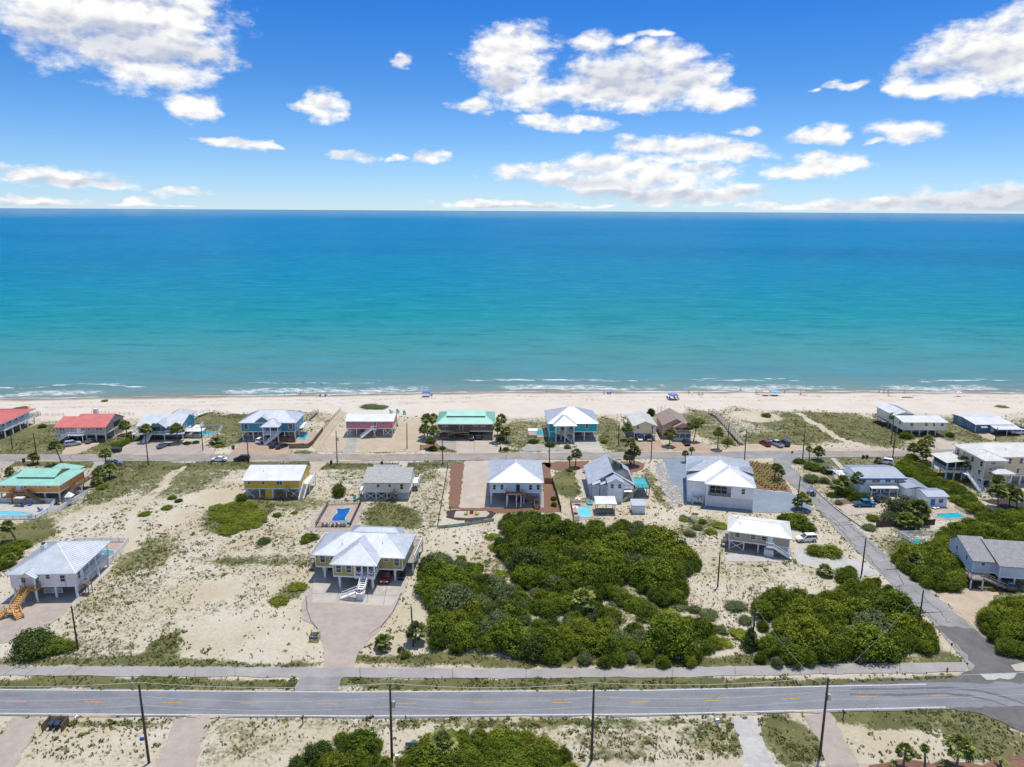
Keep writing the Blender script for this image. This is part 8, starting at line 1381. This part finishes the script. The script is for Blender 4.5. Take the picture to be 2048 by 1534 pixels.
for a in [((568.7, 789), 'walk', 80, CK, 'person in black walking left at the waterline left of the chairs', CK), ((601, 787.5), 'stand', 10, CN, 'person in navy standing at the water edge with a child', CN), ((598, 791), 'stand', 40, CR, 'small child in red on the sand near the person in navy', None, 'beachgoers', 0, .62), ((643, 769.5), 'stand', 0, CK, 'person standing waist deep in the sea', None), ((606, 766), 'stand', 0, CR, 'person far out standing in the sea', None),
 ((1093.5, 783), 'walk', 90, CK, 'person in dark swimwear walking the waterline behind the turquoise house', CR), ((1208, 787), 'sit', 0, CK, 'person in black sitting on the sand by two blue chairs', CK), ((1377.6, 787), 'stand', 30, CB, 'person in blue standing right of the blue canopy', CB), ((1398, 787.5), 'sit', 0, CK, 'left person of the pair sitting on dark towels', CR), ((1405, 787.5), 'sit', 0, CN, 'right person of the pair sitting on dark towels', CN), ((1480.5, 780), 'walk', 90, CK, 'person in black walking in the swash', CK), ((1511.8, 787.5), 'stand', 20, CR, 'tall standing person left of the pink sunshade', CK), ((1517, 788), 'lie', 80, CN, 'person lying on the sand left of the pink sunshade', CN), ((1569, 786), 'stand', -30, CR, 'person standing right of the blue sunshade', None), ((1613, 782.5), 'walk', 90, CR, 'person in red walking the waterline', CR), ((1601, 788), 'sit', 20, CR, 'person sitting on the red towel', CK), ((1758, 783.5), 'sit', 0, CP, 'left person of the seated group at the waterline', CP), ((1768, 784), 'sit', 10, CN, 'middle person of the seated group at the waterline', CN), ((1776, 783.5), 'sit', -10, CK, 'right person of the seated group at the waterline', CK), ((1808, 785), 'walk', 90, CB, 'person in blue walking right of the seated group', CB), ((1779, 791), 'lie', 60, CP, 'person lying on the sand below the seated group', CP), ((859, 790), 'stand', 0, CR, 'person beside the blue canopy left', CB)]: person(*a)
pw = [G(*p) for p in Zm('C', (1345, 1010), (1372, 1028))]
def beachchair(px, mt, label, group='beach chairs'): chair(px, random.uniform(-30, 30), mt, label, group, z=-9, s=.95)
for i, u in enumerate((640, 645, 651, 658)): beachchair((u, 791.5), [CR, CW, CB, CW][i], f'{["red","white","blue","rightmost white"][i]} beach chair in the group left of the pink house')
beachchair((1216, 787), CB, 'left blue beach chair by the seated person in black'); beachchair((1220.5, 787), CB, 'right blue beach chair by the seated person in black'); beachchair((863, 791), CB, 'blue beach chair by the left canopy'); beachchair((1384, 787), CW, 'white beach chair near the person in blue')
for i, u in enumerate((1335, 1340, 1349, 1356)): lounger((u, 797 + (i % 2)), 10, CN, f'navy lounger, {["first","second","third","fourth"][i]} from left under the large blue canopy', 'loungers under the blue canopy')
def canopy(px, w_, d_, h_, mt, label, peak=.5, group='beach canopies'):
    x, y = G(*px); o = thing('beach_canopy', label, 'canopy', (x, y, gz(x, y)), .05, group); a, b = w_ / 2, d_ / 2
    MB().add([(-a, -b, h_), (a, -b, h_), (a, b, h_), (-a, b, h_), (0, 0, h_ + peak), (-a, -b, h_ - .25), (a, -b, h_ - .25), (a, b, h_ - .25), (-a, b, h_ - .25)], [(0, 1, 4), (1, 2, 4), (2, 3, 4), (3, 0, 4), (0, 5, 6, 1), (1, 6, 7, 2), (2, 7, 8, 3), (3, 8, 5, 0)]).build('canopy', mt, o)
    for i in (-a + .05, a - .05):
        for j in (-b + .05, b - .05): shared(('cp', h_), 'pole', lambda mb: mb.cyl((0, 0, -.1), (0, 0, h_), .03, .03, 6), WHITE, o, (i, j, 0))
canopy((852.6, 791), 3.0, 3.0, 2.0, CB, 'blue square canopy on the beach left of the green roofed house'); canopy((1346, 798), 3.6, 3.4, 2.1, CB, 'large blue canopy over navy loungers'); canopy((1531, 789), 2.6, 2.4, 1.7, paint('salmon_cloth', (244, 168, 140)), 'salmon pink sunshade beside the blue one', .15); canopy((1549, 789), 3.6, 2.6, 1.7, paint('sky_cloth', (92, 176, 232)), 'sky blue sunshade right of the salmon one', .15)
def towel(px, mt, label):
    x, y = G(*px); o = MB().box(-1.0, 1.0, -.4, .4, 0, .03).add([(-1.05, -.42, .012), (-1.0, -.42, .012), (-1.0, .42, .012), (-1.05, .42, .012)], [(0, 1, 2, 3)]).build('beach_towel', mt, None, (x, y, gz(x, y) + .02)); tag(o, label, 'towel', 'beach towels'); o.rotation_euler = (0, 0, .1)
towel((1601, 788.6), CR, 'red towel on the sand right of the blue sunshade'); towel((1610, 789), CR, 'second red towel right of the seated person'); towel((1401, 788.5), CK, 'dark towel under the sitting pair'); towel((1532, 791), CR, 'red towel in the shade of the salmon sunshade'); towel((1550, 791.2), CN, 'navy towel in the shade of the blue sunshade')
x, y = G(1917, 791); o = thing('parasol', 'pink striped beach parasol at the far right', 'parasol', (x, y, gz(x, y)), 0); MB().cyl((0, 0, -.1), (0, 0, 2.0), .03, .03, 6).build('pole', WHITE, o)
for k in range(8): a, b = k * PI / 4, (k + 1) * PI / 4; MB().add([(0, 0, 2.15), (math.cos(a) * 1.1, math.sin(a) * 1.1, 1.7), (math.cos(b) * 1.1, math.sin(b) * 1.1, 1.7)], [(0, 1, 2)]).build('canopy_panel', CP if k % 2 else CW, o)
a, b = G(1804, 794.5), G(1826, 794.5); o = MB().tube([(0, 0, 0), ((b[0] - a[0]) * .5, .2, .03), (b[0] - a[0], b[1] - a[1], 0)], [.22, .2, .13], 8).build('driftwood_log', WOODB, None, (*a, gz(*a) + .15)); tag(o, 'long driftwood log lying on the beach at right', 'log')
# ---- stones of the rubble border: the larger ones singly, the rest as rubble
STONE = mat('pale_limestone', ph(212, 206, 194), .9, .12, 2); bm = bmesh.new(); bmesh.ops.create_icosphere(bm, subdivisions=1, radius=1)
for v in bm.verts: v.co *= random.uniform(.75, 1.15); v.co.z *= .65
sm = bpy.data.meshes.new('stone'); bm.to_mesh(sm); bm.free(); sm.materials.append(STONE)
rub = pts(*Zm('D', (510, 665), (565, 645), (610, 720), (640, 820), (690, 845), (735, 955), (645, 995), (605, 920), (545, 800))); a = np.array(rub); k = 0; V_, F_ = [], []; bv = [tuple(v.co) for v in sm.vertices]; bf = [tuple(p.vertices) for p in sm.polygons]
while k < 520:
    x, y = random.uniform(a[:, 0].min(), a[:, 0].max()), random.uniform(a[:, 1].min(), a[:, 1].max())
    if not inpoly(np.array([x]), np.array([y]), rub)[0]: continue
    s_ = random.uniform(.12, .34); k += 1; n0 = len(V_); V_ += [(p[0] * s_ + x - rub[0][0], p[1] * s_ * random.uniform(.8, 1.2) + y - rub[0][1], p[2] * s_ + .05) for p in bv]; F_ += [tuple(i + n0 for i in q) for q in bf]
me = bpy.data.meshes.new('rubble_stones'); me.from_pydata(V_, [], F_); me.materials.append(STONE); o = link('rubble_stones', me, None, (*rub[0], 0), 'stuff'); tag(o, 'pale rubble stones in a band left of the louvred white house', 'stones')
for i in range(9):
    p = Zm('D', (1505 + i * 9, 790 + i * 12))[0]; x, y = G(*p); o = link('boulder', sm, None, (x, y, .1)); s_ = random.uniform(.28, .42); o.scale = (s_, s_, s_); o.rotation_euler = (0, 0, i); tag(o, 'grey boulder in the row along the side street edge of the corner bed', 'boulder', 'boulders along the corner bed')
